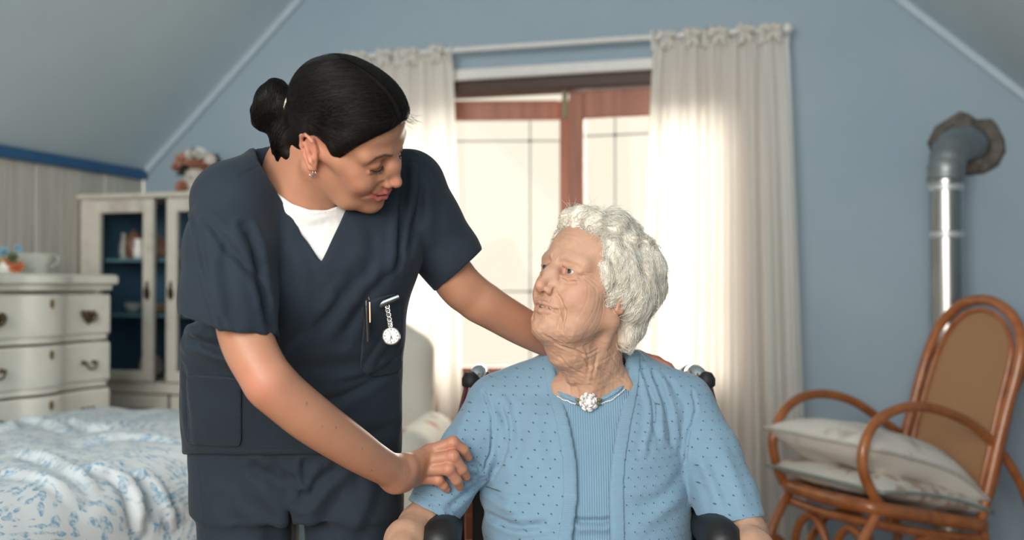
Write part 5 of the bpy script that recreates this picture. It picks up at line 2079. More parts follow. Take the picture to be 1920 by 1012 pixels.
def nurse_hair():
    c = XN.t
    f = Field(axis_rng(c[0] - 0.19, c[0] + 0.15, 0.0024), axis_rng(c[1] - 0.17, c[1] + 0.17, 0.0024), axis_rng(c[2] - 0.18, c[2] + 0.16, 0.0024))
    for p in CAP_N: f.add(p, 0.03, XN)
    x, y, z = f.pts((slice(None),) * 3, XN)
    g = (np.interp(y, HY, HZ) - z) * 0.55
    k = 0.006
    a, b = f.d, g.astype(np.float32)
    h = np.clip(0.5 - 0.5 * (b - a) / k, 0, 1)
    f.d = b + (a - b) * h + k * h * (1 - h)
    # groove of the parting
    chain(f, [(p, 0.0012) for p in ((0.004, 0.086, 0.078), (0.004, 0.066, 0.108), (0.003, 0.035, 0.121), (0.002, 0.0, 0.126))], 0.006, XN, 'sub')
    f.add(P_ell((0, -0.050, -0.030), (0.058, 0.058, 0.062)), 0.02, XN)
    cap = Field(*f.ax)
    cap.d = f.d.copy()
    # tail knotted into a bun
    f.add(P_cap((0, -0.092, -0.014), (0.003, -0.116, -0.024), 0.034, 0.028), 0.014, XN)
    r2 = np.random.default_rng(4)
    f.add(P_ell((0.024, -0.094, -0.056), (0.034, 0.032, 0.036)), 0.012, XN)
    f.add(P_ell(BUN, (0.034, 0.030, 0.042)), 0.010, XN)
    for i in range(9):
        a = i * 0.75
        arc = []
        for s_ in range(6):
            t_ = a + s_ * 0.42
            o = v3((0.027 * math.sin(t_), -0.006 - 0.015 * math.sin(s_ * 0.62 + 0.3), 0.036 * math.cos(t_)))
            arc.append((BUN + o, 0.0130 * (0.75 + 0.3 * math.sin(s_ * 0.62))))
        chain(f, arc, 0.004, XN)
    for (p0, p1, ra) in (((0.012, -0.126, -0.060), (0.026, -0.104, -0.095), 0.022), ((0.024, -0.112, -0.055), (0.040, -0.084, -0.094), 0.021), ((-0.006, -0.120, -0.058), (0.000, -0.098, -0.092), 0.020), ((0.030, -0.098, -0.050), (0.048, -0.074, -0.068), 0.018)):
        f.add(P_cap(p0, p1, ra, ra * 0.75), 0.009, XN)
    V, Q = f.mesh()
    q = XN.inv(V)
    N = vnormals(V, Q)
    # comb lines run from the parting towards the bun
    u = np.arctan2(q[:, 2] - 0.02, np.abs(q[:, 0]) + 0.01)
    w = np.sin(u * 90 + 3 * vnoise(q, 25, 1)) * 0.5 + np.sin(u * 210 + 2 * vnoise(q, 30, 2)) * 0.35
    V = V + N * (w * 0.0003 * sstep(-0.12, -0.05, q[:, 1]))[:, None]
    hair = obj_np('hair', V, Q, M_HAIR_N, NURSE)
    # loose strands over the cap
    n, m = 3600, 16
    sgn = r2.choice([-1, 1], n)
    t = r2.uniform(0, 1, n)
    part = spline([(0.004, 0.088, 0.076), (0.004, 0.066, 0.106), (0.003, 0.035, 0.121), (0.002, 0.0, 0.126), (0.0, -0.045, 0.115)], 20)
    line = spline([(0.004, 0.088, 0.076), (0.035, 0.078, 0.066), (0.058, 0.055, 0.042), (0.069, 0.036, -0.004), (0.072, 0.028, -0.028)], 20)
    src = np.where((r2.uniform(0, 1, n) < 0.6)[:, None], part[(t * (len(part) - 1)).astype(int)], line[(t * (len(line) - 1)).astype(int)])
    fr = src[:, 1] / 0.088
    S0 = src * np.stack([sgn, np.ones(n), np.ones(n)], 1)
    S0[:, 0] += sgn * 0.0012
    mid = np.stack([sgn * (0.074 - 0.02 * (1 - fr)), -0.005 - 0.035 * (1 - fr), 0.030 + 0.055 * (1 - fr) + 0.4 * (src[:, 2] - 0.08) * 0.5], 1)
    mid = mid + r2.normal(0, 0.008, mid.shape)
    end = np.stack([sgn * 0.012 + r2.normal(0, 0.006, n), np.full(n, -0.102), -0.012 + r2.normal(0, 0.010, n)], 1)
    tt = np.linspace(0, 1, m)[None, :, None]
    L = S0[:, None] * (1 - tt) ** 2 + 2 * (mid * 1.35)[:, None] * tt * (1 - tt) + end[:, None] * tt ** 2
    L = XN.w(L.reshape(-1, 3))
    off = np.repeat(r2.uniform(-0.0002, 0.0011, n), m)
    for _ in range(4):
        L = L - cap.grad(L) * (cap.sample(L) - off)[:, None]
    L = L.reshape(n, m, 3)
    V1, Q1 = strands_mesh(L, 0.00042, 0.00030)
    # flyaway wisps on the outline and at the forehead
    fl = []
    for i in range(170):
        j = r2.integers(n)
        p0 = L[j][r2.integers(1, m - 2)]
        g = cap.grad(p0[None])[0]
        d = L[j][-1] - L[j][0]
        d = d / np.linalg.norm(d)
        ln = r2.uniform(0.012, 0.04)
        s1, s2 = r2.normal(0, 0.35, 3), r2.normal(0, 0.5, 3)
        fl.append([p0 + (d + s1) * ln * q_ + g * (0.10 * ln * 4 * q_ * (1 - q_ * 0.6)) + s2 * ln * 0.3 * q_ ** 2 for q_ in np.linspace(0, 1, 8)])
    for i in range(13):
        p0 = XN.w((-0.012 + r2.normal(0, 0.006), 0.090, 0.076 + r2.normal(0, 0.003)))
        d = XN.R @ v3((-0.5 + r2.normal(0, 0.2), 0.75, -0.35 + r2.normal(0, 0.25)))
        ln = r2.uniform(0.010, 0.022)
        fl.append([p0 + d * ln * q_ + XN.R @ v3((0, 0, 0.35)) * ln * q_ ** 2 for q_ in np.linspace(0, 1, 8)])
    # strands wound round the bun
    bi = np.nonzero(q[:, 1] < -0.098)[0]
    bi = r2.choice(bi, 1500)
    P = V[bi]
    Bc = XN.w(BUN)
    ax_ = XN.R @ v3((0.35, -0.85, -0.2))
    Lb = np.zeros((len(bi), 12, 3))
    dr_ = r2.normal(0, 0.25, (len(bi), 3))
    for s in range(12):
        Lb[:, s] = P
        G = f.grad(P)
        D = np.cross(ax_, P - Bc)
        D /= np.linalg.norm(D, axis=1, keepdims=True) + 1e-9
        D = D + dr_ + 0.5 * np.stack([vnoise(P, 60, 91), vnoise(P, 60, 92), vnoise(P, 60, 93)], 1)
        D -= G * (D * G).sum(1)[:, None]
        D /= np.linalg.norm(D, axis=1, keepdims=True) + 1e-9
        P = P + D * 0.0035
        P = P - G * np.clip(f.sample(P) - 0.0006, -0.004, 0.004)[:, None]
    V3, Q3 = strands_mesh(Lb, 0.00045, 0.00025)
    V1, Q1 = np.concatenate([V1, V3]), np.concatenate([Q1, Q3 + len(V1)])
    V2, Q2 = strands_mesh(np.array(fl), 0.00028, 0.00012)
    obj_np('hair_strands', np.concatenate([V1, V2]), np.concatenate([Q1, Q2 + len(V1)]), M_HAIR_N, NURSE)


nurse_hair()
# band that holds the bun, and two ear hoops
mb = MB()
Rb = frame_z((0.1, -1, -0.25), (0, 0, 1))
for k in range(3):
    cc = v3((0.001, -0.103 - 0.0045 * k, -0.013 - 0.001 * k))
    mb.tube(XN.w(np.array([cc + Rb @ v3((0.0275 * math.cos(a), 0.0275 * math.sin(a), 0)) for a in np.linspace(0, 2 * math.pi, 28, endpoint=False)])), 0.0032, 8, closed=True)
mb.build('hair_tie', plain('cream_elastic', (0.72, 0.66, 0.55), 0.7, nscale=400, bump=0.3), NURSE, smooth=True)
M_SILVER = plain('polished_silver', (0.75, 0.74, 0.72), 0.18, 1.0)
for (oy, oz, r) in ((0.003, -0.051, 0.0066), (0.0085, -0.0475, 0.0052)):
    mb = MB()
    cc = v3((0.0785, -0.010 + oy, oz))
    mb.tube(XN.w(np.array([cc + v3((0.35 * r * math.sin(a), r * math.sin(a) * 0.9, r * math.cos(a))) for a in np.linspace(0, 2 * math.pi, 22, endpoint=False)])), 0.0008, 6, closed=True)
    mb.build('ear_ring', M_SILVER, NURSE, smooth=True)


def cloth_mat(name, col, scale=1400, rough=0.85, bump=0.25, sheen=0.15, var=0.12, big=14):
    t = NT(name)
    c = np.array(col[:3])
    n = t.noise(big, 4)
    t.l(t.ramp(n, [(0.3, tuple(c * (1 - var))), (0.7, tuple(np.clip(c * (1 + var), 0, 1)))]), t.b.inputs['Base Color'])
    w1 = t.n('ShaderNodeTexWave', wave_type='BANDS', bands_direction='DIAGONAL')
    w1.inputs['Scale'].default_value = scale / 3.2
    w1.inputs['Distortion'].default_value = 1.5
    t.l(t.coords(), w1.inputs['Vector'])
    n3 = t.noise(scale / 14, 5)
    t.bump(t.math('ADD', t.math('MULTIPLY', w1.outputs['Fac'], 0.4), t.math('MULTIPLY', n3, 1.2)), bump, 0.0012)
    t.set(Roughness=rough)
    t.b.inputs['Sheen Weight'].default_value = sheen
    t.b.inputs['Sheen Roughness'].default_value = 0.4
    return t.m


M_SCRUB = cloth_mat('navy_scrub_cotton', (0.0085, 0.0185, 0.0320), sheen=0.06)
M_WHITE_T = cloth_mat('white_jersey', (0.78, 0.77, 0.76), sheen=0.0, var=0.03, bump=0.15)


def scrub_secs(g=0.0):
    e = lambda v, w: tuple(np.array(v) * (1 + w / np.linalg.norm(v)))
    return [(at(549, 905, 1.965), e((0.199, 0.02, 0), g), e((0, 0.120, 0), g)),
            (at(549, 850, 1.960), e((0.198, 0.02, 0), g), e((0, 0.122, 0), g)),
            (at(547, 770, 1.920), e((0.194, 0.03, 0), g), e((-0.01, 0.124, 0), g)),
            (at(549, 690, 1.880), e((0.187, 0.04, 0), g), e((-0.02, 0.126, 0), g)),
            (at(556, 625, 1.835), e((0.177, 0.055, 0), g), e((-0.03, 0.124, 0), g)),
            (at(585, 560, 1.805), e((0.142, 0.072, 0), g), e((-0.045, 0.120, 0), g)),
            (at(598, 480, 1.785), e((0.143, 0.085, 0), g), e((-0.045, 0.112, 0), g)),
            (at(592, 410, 1.785), e((0.155, 0.090, 0), g), e((-0.04, 0.090, 0), g)),
            (at(585, 360, 1.785), e((0.150, 0.088, 0), g), e((-0.035, 0.070, 0), g)),
            (at(578, 322, 1.785), e((0.110, 0.070, 0), g), e((-0.035, 0.062, 0), g)),
            (at(572, 300, 1.785), e((0.070, 0.045, 0), g), e((-0.03, 0.045, 0), g))]


def gridpx(f):
    x, y, z = f.pts((slice(None),) * 3, IDX)
    dx, dy, dz = x - CAMP[0], y - CAMP[1], z - CAMP[2]
    qy = dy * RCAM[1, 1] + dz * RCAM[2, 1]
    qz = dy * RCAM[1, 2] + dz * RCAM[2, 2]
    return 960 + FPX * dx / qy, 506 - FPX * qz / qy, x, y, z


def scrub():
    f = Field(axis_rng(-0.62, 0.02, 0.0032), axis_rng(1.46, 2.16, 0.0034), axis_rng(0.78, 1.40, 0.0032))
    f.add(P_loft((0, 0, 1), scrub_secs()), 0.01)
    # shoulders
    f.add(P_cap(at(440, 372, 1.69), at(545, 322, 1.76), 0.060, 0.050), 0.04)
    f.add(P_cap(at(640, 322, 1.785), at(765, 345, 1.83), 0.048, 0.055), 0.04)
    # sleeves
    nsl = [(at(443, 388, 1.675), 0.066), (at(431, 470, 1.645), 0.069), (at(427, 560, 1.632), 0.071), (at(430, 650, 1.625), 0.073)]
    for (a, ra), (b, rb) in zip(nsl[:-1], nsl[1:]):
        f.add(P_cap(a, b, ra, rb), 0.018)
    fsl = [(at(766, 352, 1.835), 0.062), (at(800, 420, 1.852), 0.060), (at(840, 478, 1.868), 0.056), (at(874, 534, 1.88), 0.053)]
    for (a, ra), (b, rb) in zip(fsl[:-1], fsl[1:]):
        f.add(P_cap(a, b, ra, rb), 0.018)
    # open the sleeves below
    f.sub(P_cap(at(429, 580, 1.63), at(434, 700, 1.622), 0.0640, 0.0655), 0.003)
    f.sub(P_cap(at(842, 482, 1.87), at(900, 575, 1.89), 0.0505, 0.049), 0.003)
    # neck opening
    f.sub(P_cap(at(566, 358, 1.755), XN.w((0, -0.03, -0.04)), 0.058, 0.060), 0.004)
    f.sub(P_loft((0, 0, 1), [(at(550, 960, 1.965), (0.188, 0.02, 0), (0, 0.112, 0)), (at(549, 850, 1.960), (0.188, 0.02, 0), (0, 0.112, 0)), (at(549, 790, 1.93), (0.10, 0.02, 0), (0, 0.05, 0))]), 0.003)
    px, py, x, y, z = gridpx(f)
    L = np.interp(py, [240, 300, 492], [470, 484, 602])
    Rr = np.interp(py, [240, 385, 492], [708, 652, 602])
    wedge = np.maximum(np.maximum(L - px, px - Rr), py - 493) * 0.0009
    wedge = np.maximum(wedge, y - (1.785 + (px - 600) * 0.0004))
    f.d = np.maximum(f.d, -np.broadcast_to(wedge, f.d.shape).astype(np.float32))
    # hems: near sleeve, far sleeve, bottom edge
    h1 = np.where(px < 520, py - np.interp(px, [330, 342, 412, 510], [590, 591, 622, 628]), -50) * 0.0008
    h1 = np.where(y < 1.735, h1, -1.0)
    a, b = v3((899, 474)), 0
    hx, hy = 899 - 818, 474 - 546
    nrm = math.hypot(hx, hy)
    h2 = ((px - 818) * (-hy) + (py - 546) * hx) / nrm * 0.00093
    h2 = np.where((px > 770) & (py > 380), h2, -1.0)
    h3 = (py - 851 + (px > 700) * 0) * 0.00097
    f.d = np.maximum(f.d, np.maximum(np.maximum(h1, h2), h3).astype(np.float32))
    V, Q = f.mesh()
    # soft drape
    N = vnormals(V, Q)
    V = V + N * (0.0016 * vnoise(V * (1, 1, 0.55), 38, 21) + 0.0006 * vnoise(V, 95, 22))[:, None]
    S = Surf(V, Q)
    C = lambda pts, w, d: None
    strokes = [
        # seams
        ([(372, 382), (425, 345), (486, 311)], 0.0016, 0.0022), ([(388, 412), (436, 470), (478, 520), (500, 570)], 0.006, 0.0055),
        ([(462, 425), (480, 470), (492, 535), (506, 612)], 0.008, 0.011), ([(356, 398), (369, 466), (387, 553), (411, 620)], 0.004, -0.005),
        ([(766, 290), (758, 358), (753, 410), (744, 497)], 0.006, 0.009), ([(790, 338), (786, 380), (779, 410), (768, 470)], 0.007, 0.006),
        ([(800, 345), (806, 400), (800, 450)], 0.010, -0.004), ([(772, 300), (778, 360), (772, 420)], 0.006, -0.004),
        # chest and waist folds
        ([(680, 505), (600, 600), (500, 680)], 0.012, 0.005), ([(640, 540), (560, 640), (490, 700)], 0.010, -0.005),
        ([(745, 500), (690, 560), (640, 640)], 0.010, 0.005), ([(735, 690), (640, 745), (540, 770)], 0.010, 0.006),
        ([(745, 660), (700, 700), (640, 720)], 0.007, 0.005), ([(740, 610), (705, 660), (690, 690)], 0.006, -0.004),
        ([(346, 636), (400, 650), (450, 668)], 0.008, 0.009), ([(345, 610), (395, 628)], 0.008, -0.004), ([(345, 690), (352, 760), (356, 820)], 0.008, 0.004),
        ([(520, 690), (600, 690), (690, 680)], 0.014, 0.004), ([(420, 440), (430, 520), (440, 590)], 0.010, 0.003), ([(400, 470), (402, 540), (420, 610)], 0.008, -0.003),
        ([(560, 420), (585, 500), (600, 560)], 0.010, 0.002), ([(700, 420), (700, 480), (680, 540)], 0.012, 0.004), ([(735, 380), (738, 450), (730, 520)], 0.008, -0.004),
        ([(550, 800), (640, 830), (740, 800)], 0.012, 0.004),
        # hem stitching
        ([(412, 614), (460, 620), (508, 619)], 0.0012, 0.0010), ([(345, 582), (380, 598), (410, 613)], 0.0012, 0.0010), ([(812, 537), (860, 505), (888, 466)], 0.0012, 0.0010),
        ([(360, 838), (450, 841), (560, 842)], 0.0012, 0.0010), ([(480, 312), (530, 392), (598, 500)], 0.0014, 0.0014), ([(662, 388), (640, 430), (604, 502)], 0.0014, 0.0014)]
    for pts, w, d in strokes:
        V = crease(V, Q, [S.line(pts)], w, d, snap=False, ridge=0.3)
    V = smooth_verts(V, Q, 1, 0.5)
    obj_np('scrub_top', V, Q, M_SCRUB, NURSE)
    S = Surf(V, Q)
    # patch pockets
    m = in_poly(S.p[:, 0], S.p[:, 1], [(684, 562), (748, 546), (752, 690), (735, 702), (690, 706), (672, 694)]) & S.front & (S.p[:, 2] < 1.9)
    Vp, Qp = patch(V, Q, m, 0.0040, 0.0036)
    obj_np('pocket', Vp, Qp, M_SCRUB, NURSE)
    m = in_poly(S.p[:, 0], S.p[:, 1], [(352, 700), (455, 706), (455, 838), (352, 832)]) & S.front
    Vp, Qp = patch(V, Q, m, 0.0034, 0.0030)
    obj_np('pocket', Vp, Qp, M_SCRUB, NURSE)
    return S


S_SCRUB = scrub()


def undershirt():
    f = Field(axis_rng(-0.50, -0.10, 0.0030), axis_rng(1.5, 1.9, 0.0030), axis_rng(1.02, 1.40, 0.0030))
    f.add(P_loft((0, 0, 1), scrub_secs(-0.014)), 0.01)
    f.add(P_cap(at(572, 385, 1.735), at(568, 345, 1.755), 0.062, 0.060), 0.03)
    f.add(P_cap(at(510, 378, 1.748), at(560, 402, 1.735), 0.050, 0.052), 0.02)
    px, py, x, y, z = gridpx(f)
    edge = np.interp(px, [480, 498, 520, 548, 580, 612, 640, 660], [300, 335, 362, 382, 393, 394, 384, 368])
    f.d = np.maximum(f.d, np.broadcast_to((edge - py) * 0.0008, f.d.shape).astype(np.float32))
    f.d = np.maximum(f.d, np.broadcast_to(np.maximum(y - 1.79, np.maximum(py - 530, 480 - px) * 0.0008), f.d.shape).astype(np.float32))
    V, Q = f.mesh()
    S = Surf(V, Q)
    V = crease(V, Q, [S.line([(505, 352), (535, 384), (580, 403), (630, 398)])], 0.0014, 0.0014, snap=False)
    for pts in ([(530, 400), (575, 425), (620, 420)], [(550, 440), (590, 460), (615, 455)]):
        V = crease(V, Q, [S.line(pts)], 0.006, 0.002, snap=False)
    obj_np('undershirt', V, Q, M_WHITE_T, NURSE)


undershirt()


def trousers():
    f = Field(axis_rng(-0.64, -0.17, 0.0048), axis_rng(1.80, 2.14, 0.0048), axis_rng(0.0, 0.99, 0.0055))
    f.add(P_loft((0, 0, 1), [(at(555, 960, 1.965), (0.190, 0.02, 0), (0, 0.106, 0)), (at(553, 900, 1.965), (0.190, 0.02, 0), (0, 0.112, 0)), (at(549, 850, 1.960), (0.188, 0.02, 0), (0, 0.113, 0)), (at(549, 780, 1.93), (0.18, 0.02, 0), (0, 0.107, 0))]), 0.02)
    for (x0, x1, xf, ra, rb) in ((470, 465, 455, 0.098, 0.072), (660, 662, 672, 0.092, 0.072)):
        f.add(P_cap(at(x0, 930, 1.968), at(x1, 1300, 1.99), ra, 0.080), 0.02)
        f.add(P_cap(at(x1, 1300, 1.99), at(xf, 1630, 2.0), 0.080, rb), 0.02)
    f.sub(P_ell(at(563, 1150, 1.965), (0.013, 0.40, 0.22)), 0.01)
    f.sub(P_ell(at(563, 1400, 1.965), (0.020, 0.40, 0.30)), 0.01)
    f.cut(lambda x, y, z: 0.055 - z + 0 * x + 0 * y)
    V, Q = f.mesh()
    N = vnormals(V, Q)
    V = V + N * (0.0025 * vnoise(V * (1, 1, 0.4), 30, 31))[:, None]
    S = Surf(V, Q)
    for pts, w, d in (([(480, 880), (530, 905), (562, 930)], 0.010, 0.008), ([(640, 870), (600, 905), (570, 940)], 0.010, 0.008), ([(505, 858), (540, 895), (566, 900), (578, 870)], 0.008, 0.006),
                      ([(568, 860), (569, 900), (566, 930)], 0.004, 0.006), ([(470, 910), (520, 950), (540, 1005)], 0.014, -0.006), ([(660, 900), (620, 960), (600, 1010)], 0.014, 0.007),
                      ([(700, 900), (680, 960), (650, 1010)], 0.012, -0.005), ([(374, 880), (380, 950), (390, 1010)], 0.0018, 0.0025), ([(420, 940), (460, 1000)], 0.012, 0.005)):
        V = crease(V, Q, [S.line(pts)], w, d, snap=False)
    obj_np('trousers', V, Q, M_SCRUB, NURSE)
    M = plain('white_shoe', (0.7, 0.7, 0.68), 0.5)
    for px in (455, 672):
        a = at(px, 1630, 2.0)
        g = Field(axis_rng(a[0] - 0.08, a[0] + 0.08, 0.004), axis_rng(1.78, 2.12, 0.004), axis_rng(-0.01, 0.13, 0.004))
        g.add(P_cap((a[0], 2.03, 0.045), (a[0], 1.85, 0.036), 0.043, 0.040), 0.02)
        g.add(P_cap((a[0], 2.02, 0.06), (a[0], 2.01, 0.10), 0.043, 0.042), 0.02)
        g.cut(lambda x, y, z: 0.001 - z + 0 * x + 0 * y)
        V, Q = g.mesh()
        obj_np('shoe', V, Q, M, NURSE)


trousers()

# fob watch pinned above the pocket, pen in the pocket
wl = S_SCRUB.hit(732, 556) + v3((0, -0.012, 0))
WATCH = empty('fob_watch', wl, 'silver fob watch on a short chain pinned to navy pocket', 'watch')
M_GUN = plain('dark_steel', (0.10, 0.12, 0.14), 0.25, 1.0)
mb = MB()
wy = wl[1]
mb.tube([at(712, 572, wy), at(722, 567, wy - 0.002), at(748, 556, wy)], [0.0055, 0.0060, 0.0055], 12, flat=((0, 1, 0), 0.5))
mb.build('clip_bar', M_GUN, WATCH, smooth=True, auto=50)
cp = np.array([at(726, 569, wy), at(727, 580, wy - 0.001), at(729, 592, wy - 0.001), at(731, 604, wy - 0.001), at(732, 611, wy - 0.001)])
cps = spline(cp, 3)
for k in range(len(cps) - 1):
    a, b = cps[k], cps[k + 1]
    mid, d = (a + b) / 2, (b - a) / np.linalg.norm(b - a)
    sd = np.cross(d, (0, 1, 0)) if k % 2 else v3((0.5, 0.8, 0))
    sd = sd / np.linalg.norm(sd)
    m = MB()
    m.tube([mid + d * 0.0030 * math.cos(t) * 1.2 + sd * 0.0034 * math.sin(t) for t in np.linspace(0, 2 * math.pi, 12, endpoint=False)], 0.0008, 6, closed=True)
    m.build('link', M_SILVER, WATCH, smooth=True)
wc = at(733, 630, wy - 0.002)
Rw = frame_z((0.18, -0.95, 0.16), (0, 0, 1))
mb = MB()
mb.lathe([(0.0110, -0.006), (0.0142, -0.004), (0.0150, 0.0), (0.0146, 0.003), (0.0132, 0.004), (0.0126, 0.0030)], wc, 36, Rw)
mb.box(wc + Rw @ v3((0, 0.0160, 0)), (0.004, 0.004, 0.004), Rw, 0.0008)
mb.build('watch_case', M_SILVER, WATCH, smooth=True, auto=40)
mb = MB()
mb.lathe([(0.0127, 0.0030), (0.0127, 0.0036)], wc, 36, Rw)
mb.build('dial', plain('white_dial', (0.80, 0.79, 0.75), 0.35), WATCH)
M_INK = plain('black_ink', (0.02, 0.02, 0.02), 0.5)
mb = MB()
for h in range(12):
    a = h * math.pi / 6
    Rh = Rw @ eul(a, 0, 0)
    mb.box(wc + Rh @ v3((0, 0.0104, 0.0038)), (0.0008 if h % 3 else 0.0013, 0.0026, 0.0004), Rh)
for a, ln, w in ((2.9, 0.0085, 0.0008), (3.4, 0.0060, 0.0011), (0.4, 0.009, 0.0004)):
    Rh = Rw @ eul(a, 0, 0)
    mb.box(wc + Rh @ v3((0, ln / 2, 0.0041)), (w, ln, 0.0004), Rh)
mb.build('dial_marks', M_INK, WATCH)

pl = S_SCRUB.hit(694, 585) + v3((0, -0.009, 0))
PEN = empty('pen', pl, 'dark pen with copper clip standing in the navy chest pocket', 'pen')
mb = MB()
py_ = pl[1] + 0.004
mb.tube([at(687, 553, py_), at(687, 560, py_), at(688, 592, py_ + 0.001), at(690, 640, py_ + 0.002)], [0.0030, 0.0042, 0.0042, 0.0040], 10)
mb.build('barrel', plain('black_plastic', (0.012, 0.013, 0.016), 0.25), PEN, smooth=True, auto=40)
mb = MB()
mb.box((at(693, 575, pl[1] - 0.001) + at(694, 595, pl[1] - 0.001)) / 2, (0.0022, 0.0012, 0.034), eul(0, 0, -0.02), 0.0005)
mb.tube([at(688, 558, py_ - 0.004), at(691, 557, pl[1] - 0.002), at(693, 562, pl[1] - 0.001)], 0.0013, 6)
mb.build('clip', plain('copper_clip', (0.55, 0.30, 0.20), 0.3, 1.0), PEN, smooth=True, auto=40)


# ------------------------------------------------------------------ seated old woman
XE = XF(eul(*np.radians([132.2, 14.5, -7.6])), (0.138, 1.9, 1.143), 1.0)
ELDER = empty('person', (0.14, 1.95, 0.0), 'white haired elderly woman in pale blue knit cardigan seated in wheelchair', 'person')
M_SKIN_E = skin_mat('skin_aged', 0.55, 0.30, 700)


def elder_body():
    c = XE.t
    fx = [(c[0] - 0.135, c[0] + 0.12, 0.0016)]
    fy = [(c[1] - 0.135, c[1] + 0.12, 0.0017)]
    fz = [(c[2] - 0.19, c[2] + 0.12, 0.0016)]
    f = Field(axis_rng(-0.30, 0.55, 0.005, fx), axis_rng(1.50, 2.13, 0.005, fy), axis_rng(0.42, 1.29, 0.005, fz))
    f.add(P_loft((0, 0, 1), [(at(1102, 1150, 1.97), (0.165, 0, 0), (0, 0.115, 0)), (at(1102, 1010, 1.97), (0.155, 0, 0), (0, 0.11, 0)), (at(1102, 900, 1.98), (0.14, 0, 0), (0, 0.085, 0)),
                             (at(1104, 800, 1.99), (0.13, 0, 0), (0, 0.07, 0)), (at(1106, 755, 1.992), (0.12, 0, 0), (0, 0.06, 0)), (at(1107, 728, 1.99), (0.09, 0, 0), (0, 0.055, 0))]), 0.02)
    # neck: column, cords from ear to collarbone notch, throat, nape
    f.add(P_cap(at(1110, 735, 1.975), XE.w((0, -0.022, -0.055)), 0.060, 0.053), 0.03)
    f.add(P_cap(at(1104, 750, 1.940), at(1106, 775, 1.960), 0.030, 0.033), 0.02)
    f.add(P_cap(at(1060, 745, 1.95), at(1160, 735, 1.96), 0.035, 0.035), 0.03)
    notch = at(1103, 722, 1.922)
    f.add(P_cap(XE.w((-0.062, -0.020, -0.062)), notch, 0.011, 0.007), 0.012)
    f.add(P_cap(XE.w((0.055, -0.010, -0.065)), at(1092, 722, 1.924), 0.010, 0.007), 0.012)
    f.add(P_cap(XE.w((-0.010, 0.052, -0.100)), at(1097, 716, 1.920), 0.011, 0.007), 0.012)
    f.add(P_cap(XE.w((0.014, 0.050, -0.100)), at(1070, 712, 1.905), 0.010, 0.007), 0.012)
    f.add(P_cap(XE.w((-0.030, 0.030, -0.092)), at(1080, 700, 1.90), 0.014, 0.009), 0.018)
    f.add(P_cap(at(1103, 737, 1.910), at(1165, 722, 1.945), 0.008, 0.011), 0.014)
    f.add(P_cap(at(1100, 737, 1.910), at(1050, 722, 1.945), 0.008, 0.011), 0.014)
    f.sub(P_ell(at(1128, 716, 1.876), (0.012, 0.014, 0.011)), 0.014)
    f.add(P_cap(XE.w((-0.02, 0.02, -0.095)), at(1108, 712, 1.91), 0.022, 0.020), 0.02)
    # arms resting on the pads
    chain(f, [(at(935, 770, 1.98), 0.036), (at(822, 942, 1.897), 0.035), (at(788, 985, 1.86), 0.036), (at(762, 1015, 1.80), 0.036), (at(742, 1060, 1.72), 0.028), (at(735, 1110, 1.66), 0.023)], 0.012)
    chain(f, [(at(1280, 770, 1.98), 0.036), (at(1378, 965, 1.895), 0.037), (at(1398, 1003, 1.85), 0.038), (at(1412, 1035, 1.79), 0.036), (at(1424, 1080, 1.71), 0.028), (at(1428, 1130, 1.65), 0.023)], 0.012)
    for s, px, py in ((-1, 735, 1118), (1, 1428, 1138)):
        w = at(px, py, 1.65)
        for i in range(4):
            x = (i - 1.5) * 0.018
            k = w + v3((x, -0.075, 0.004))
            chain(f, [(w + v3((x * 0.4, 0, 0)), 0.017), (k, 0.0115), (k + v3((x * 0.1, -0.034, -0.014)), 0.0095), (k + v3((x * 0.1, -0.044, -0.038)), 0.0085), (k + v3((x * 0.1, -0.036, -0.054)), 0.0075)], 0.006)
        chain(f, [(w + v3((-s * 0.012, -0.01, 0)), 0.015), (w + v3((-s * 0.036, -0.045, -0.010)), 0.011), (w + v3((-s * 0.040, -0.068, -0.028)), 0.009)], 0.008)
    info = sculpt_head(f, XE, True, False)
    V, Q = f.mesh()
    V = old_wrinkles(V, Q, XE)
    # neck folds
    S = Surf(V, Q)
    for pts, w, d in (([(1018, 626), (1050, 648), (1085, 660), (1108, 690)], 0.0022, 0.0020), ([(1030, 632), (1070, 655), (1100, 665), (1120, 655)], 0.002, 0.0014), ([(1048, 668), (1070, 690), (1090, 700)], 0.002, 0.0014),
                      ([(1098, 650), (1104, 680), (1101, 712)], 0.0030, 0.0012), ([(1120, 665), (1114, 690), (1108, 712)], 0.003, 0.0010), ([(1058, 700), (1066, 720), (1070, 735)], 0.0024, 0.0012), ([(1122, 690), (1145, 702), (1168, 712)], 0.0026, 0.0018),
                      ([(1110, 712), (1125, 722), (1150, 738)], 0.003, 0.0016), ([(1140, 655), (1150, 672), (1160, 690)], 0.0018, 0.0009), ([(1148, 640), (1158, 658), (1166, 676)], 0.0016, 0.0008), ([(1080, 720), (1084, 735), (1086, 748)], 0.0022, 0.001), ([(1096, 735), (1098, 748)], 0.002, 0.001)):
        V = crease(V, Q, [S.line(pts)], w, d, snap=False)
    N = vnormals(V, Q)
    neck = sstep(-0.075, -0.11, XE.inv(V)[:, 2]) * (V[:, 2] > 0.9)
    V = V + N * ((0.0006 * vnoise(V, 260, 41) + 0.0004 * vnoise(V, 520, 42)) * neck)[:, None]
    fore = (V[:, 2] < 0.78).astype(float)
    V = V + N * (0.0006 * vnoise(V * (1.6, 1, 1), 240, 43) * fore)[:, None]
    base = np.array((0.54, 0.325, 0.225))
    col = np.tile(base, (len(V), 1))
    n = vnoise(V, 70, 51)
    col = col * (1 + 0.05 * n)[:, None]
    r2 = np.random.default_rng(6)
    fa = np.nonzero(fore > 0)[0]
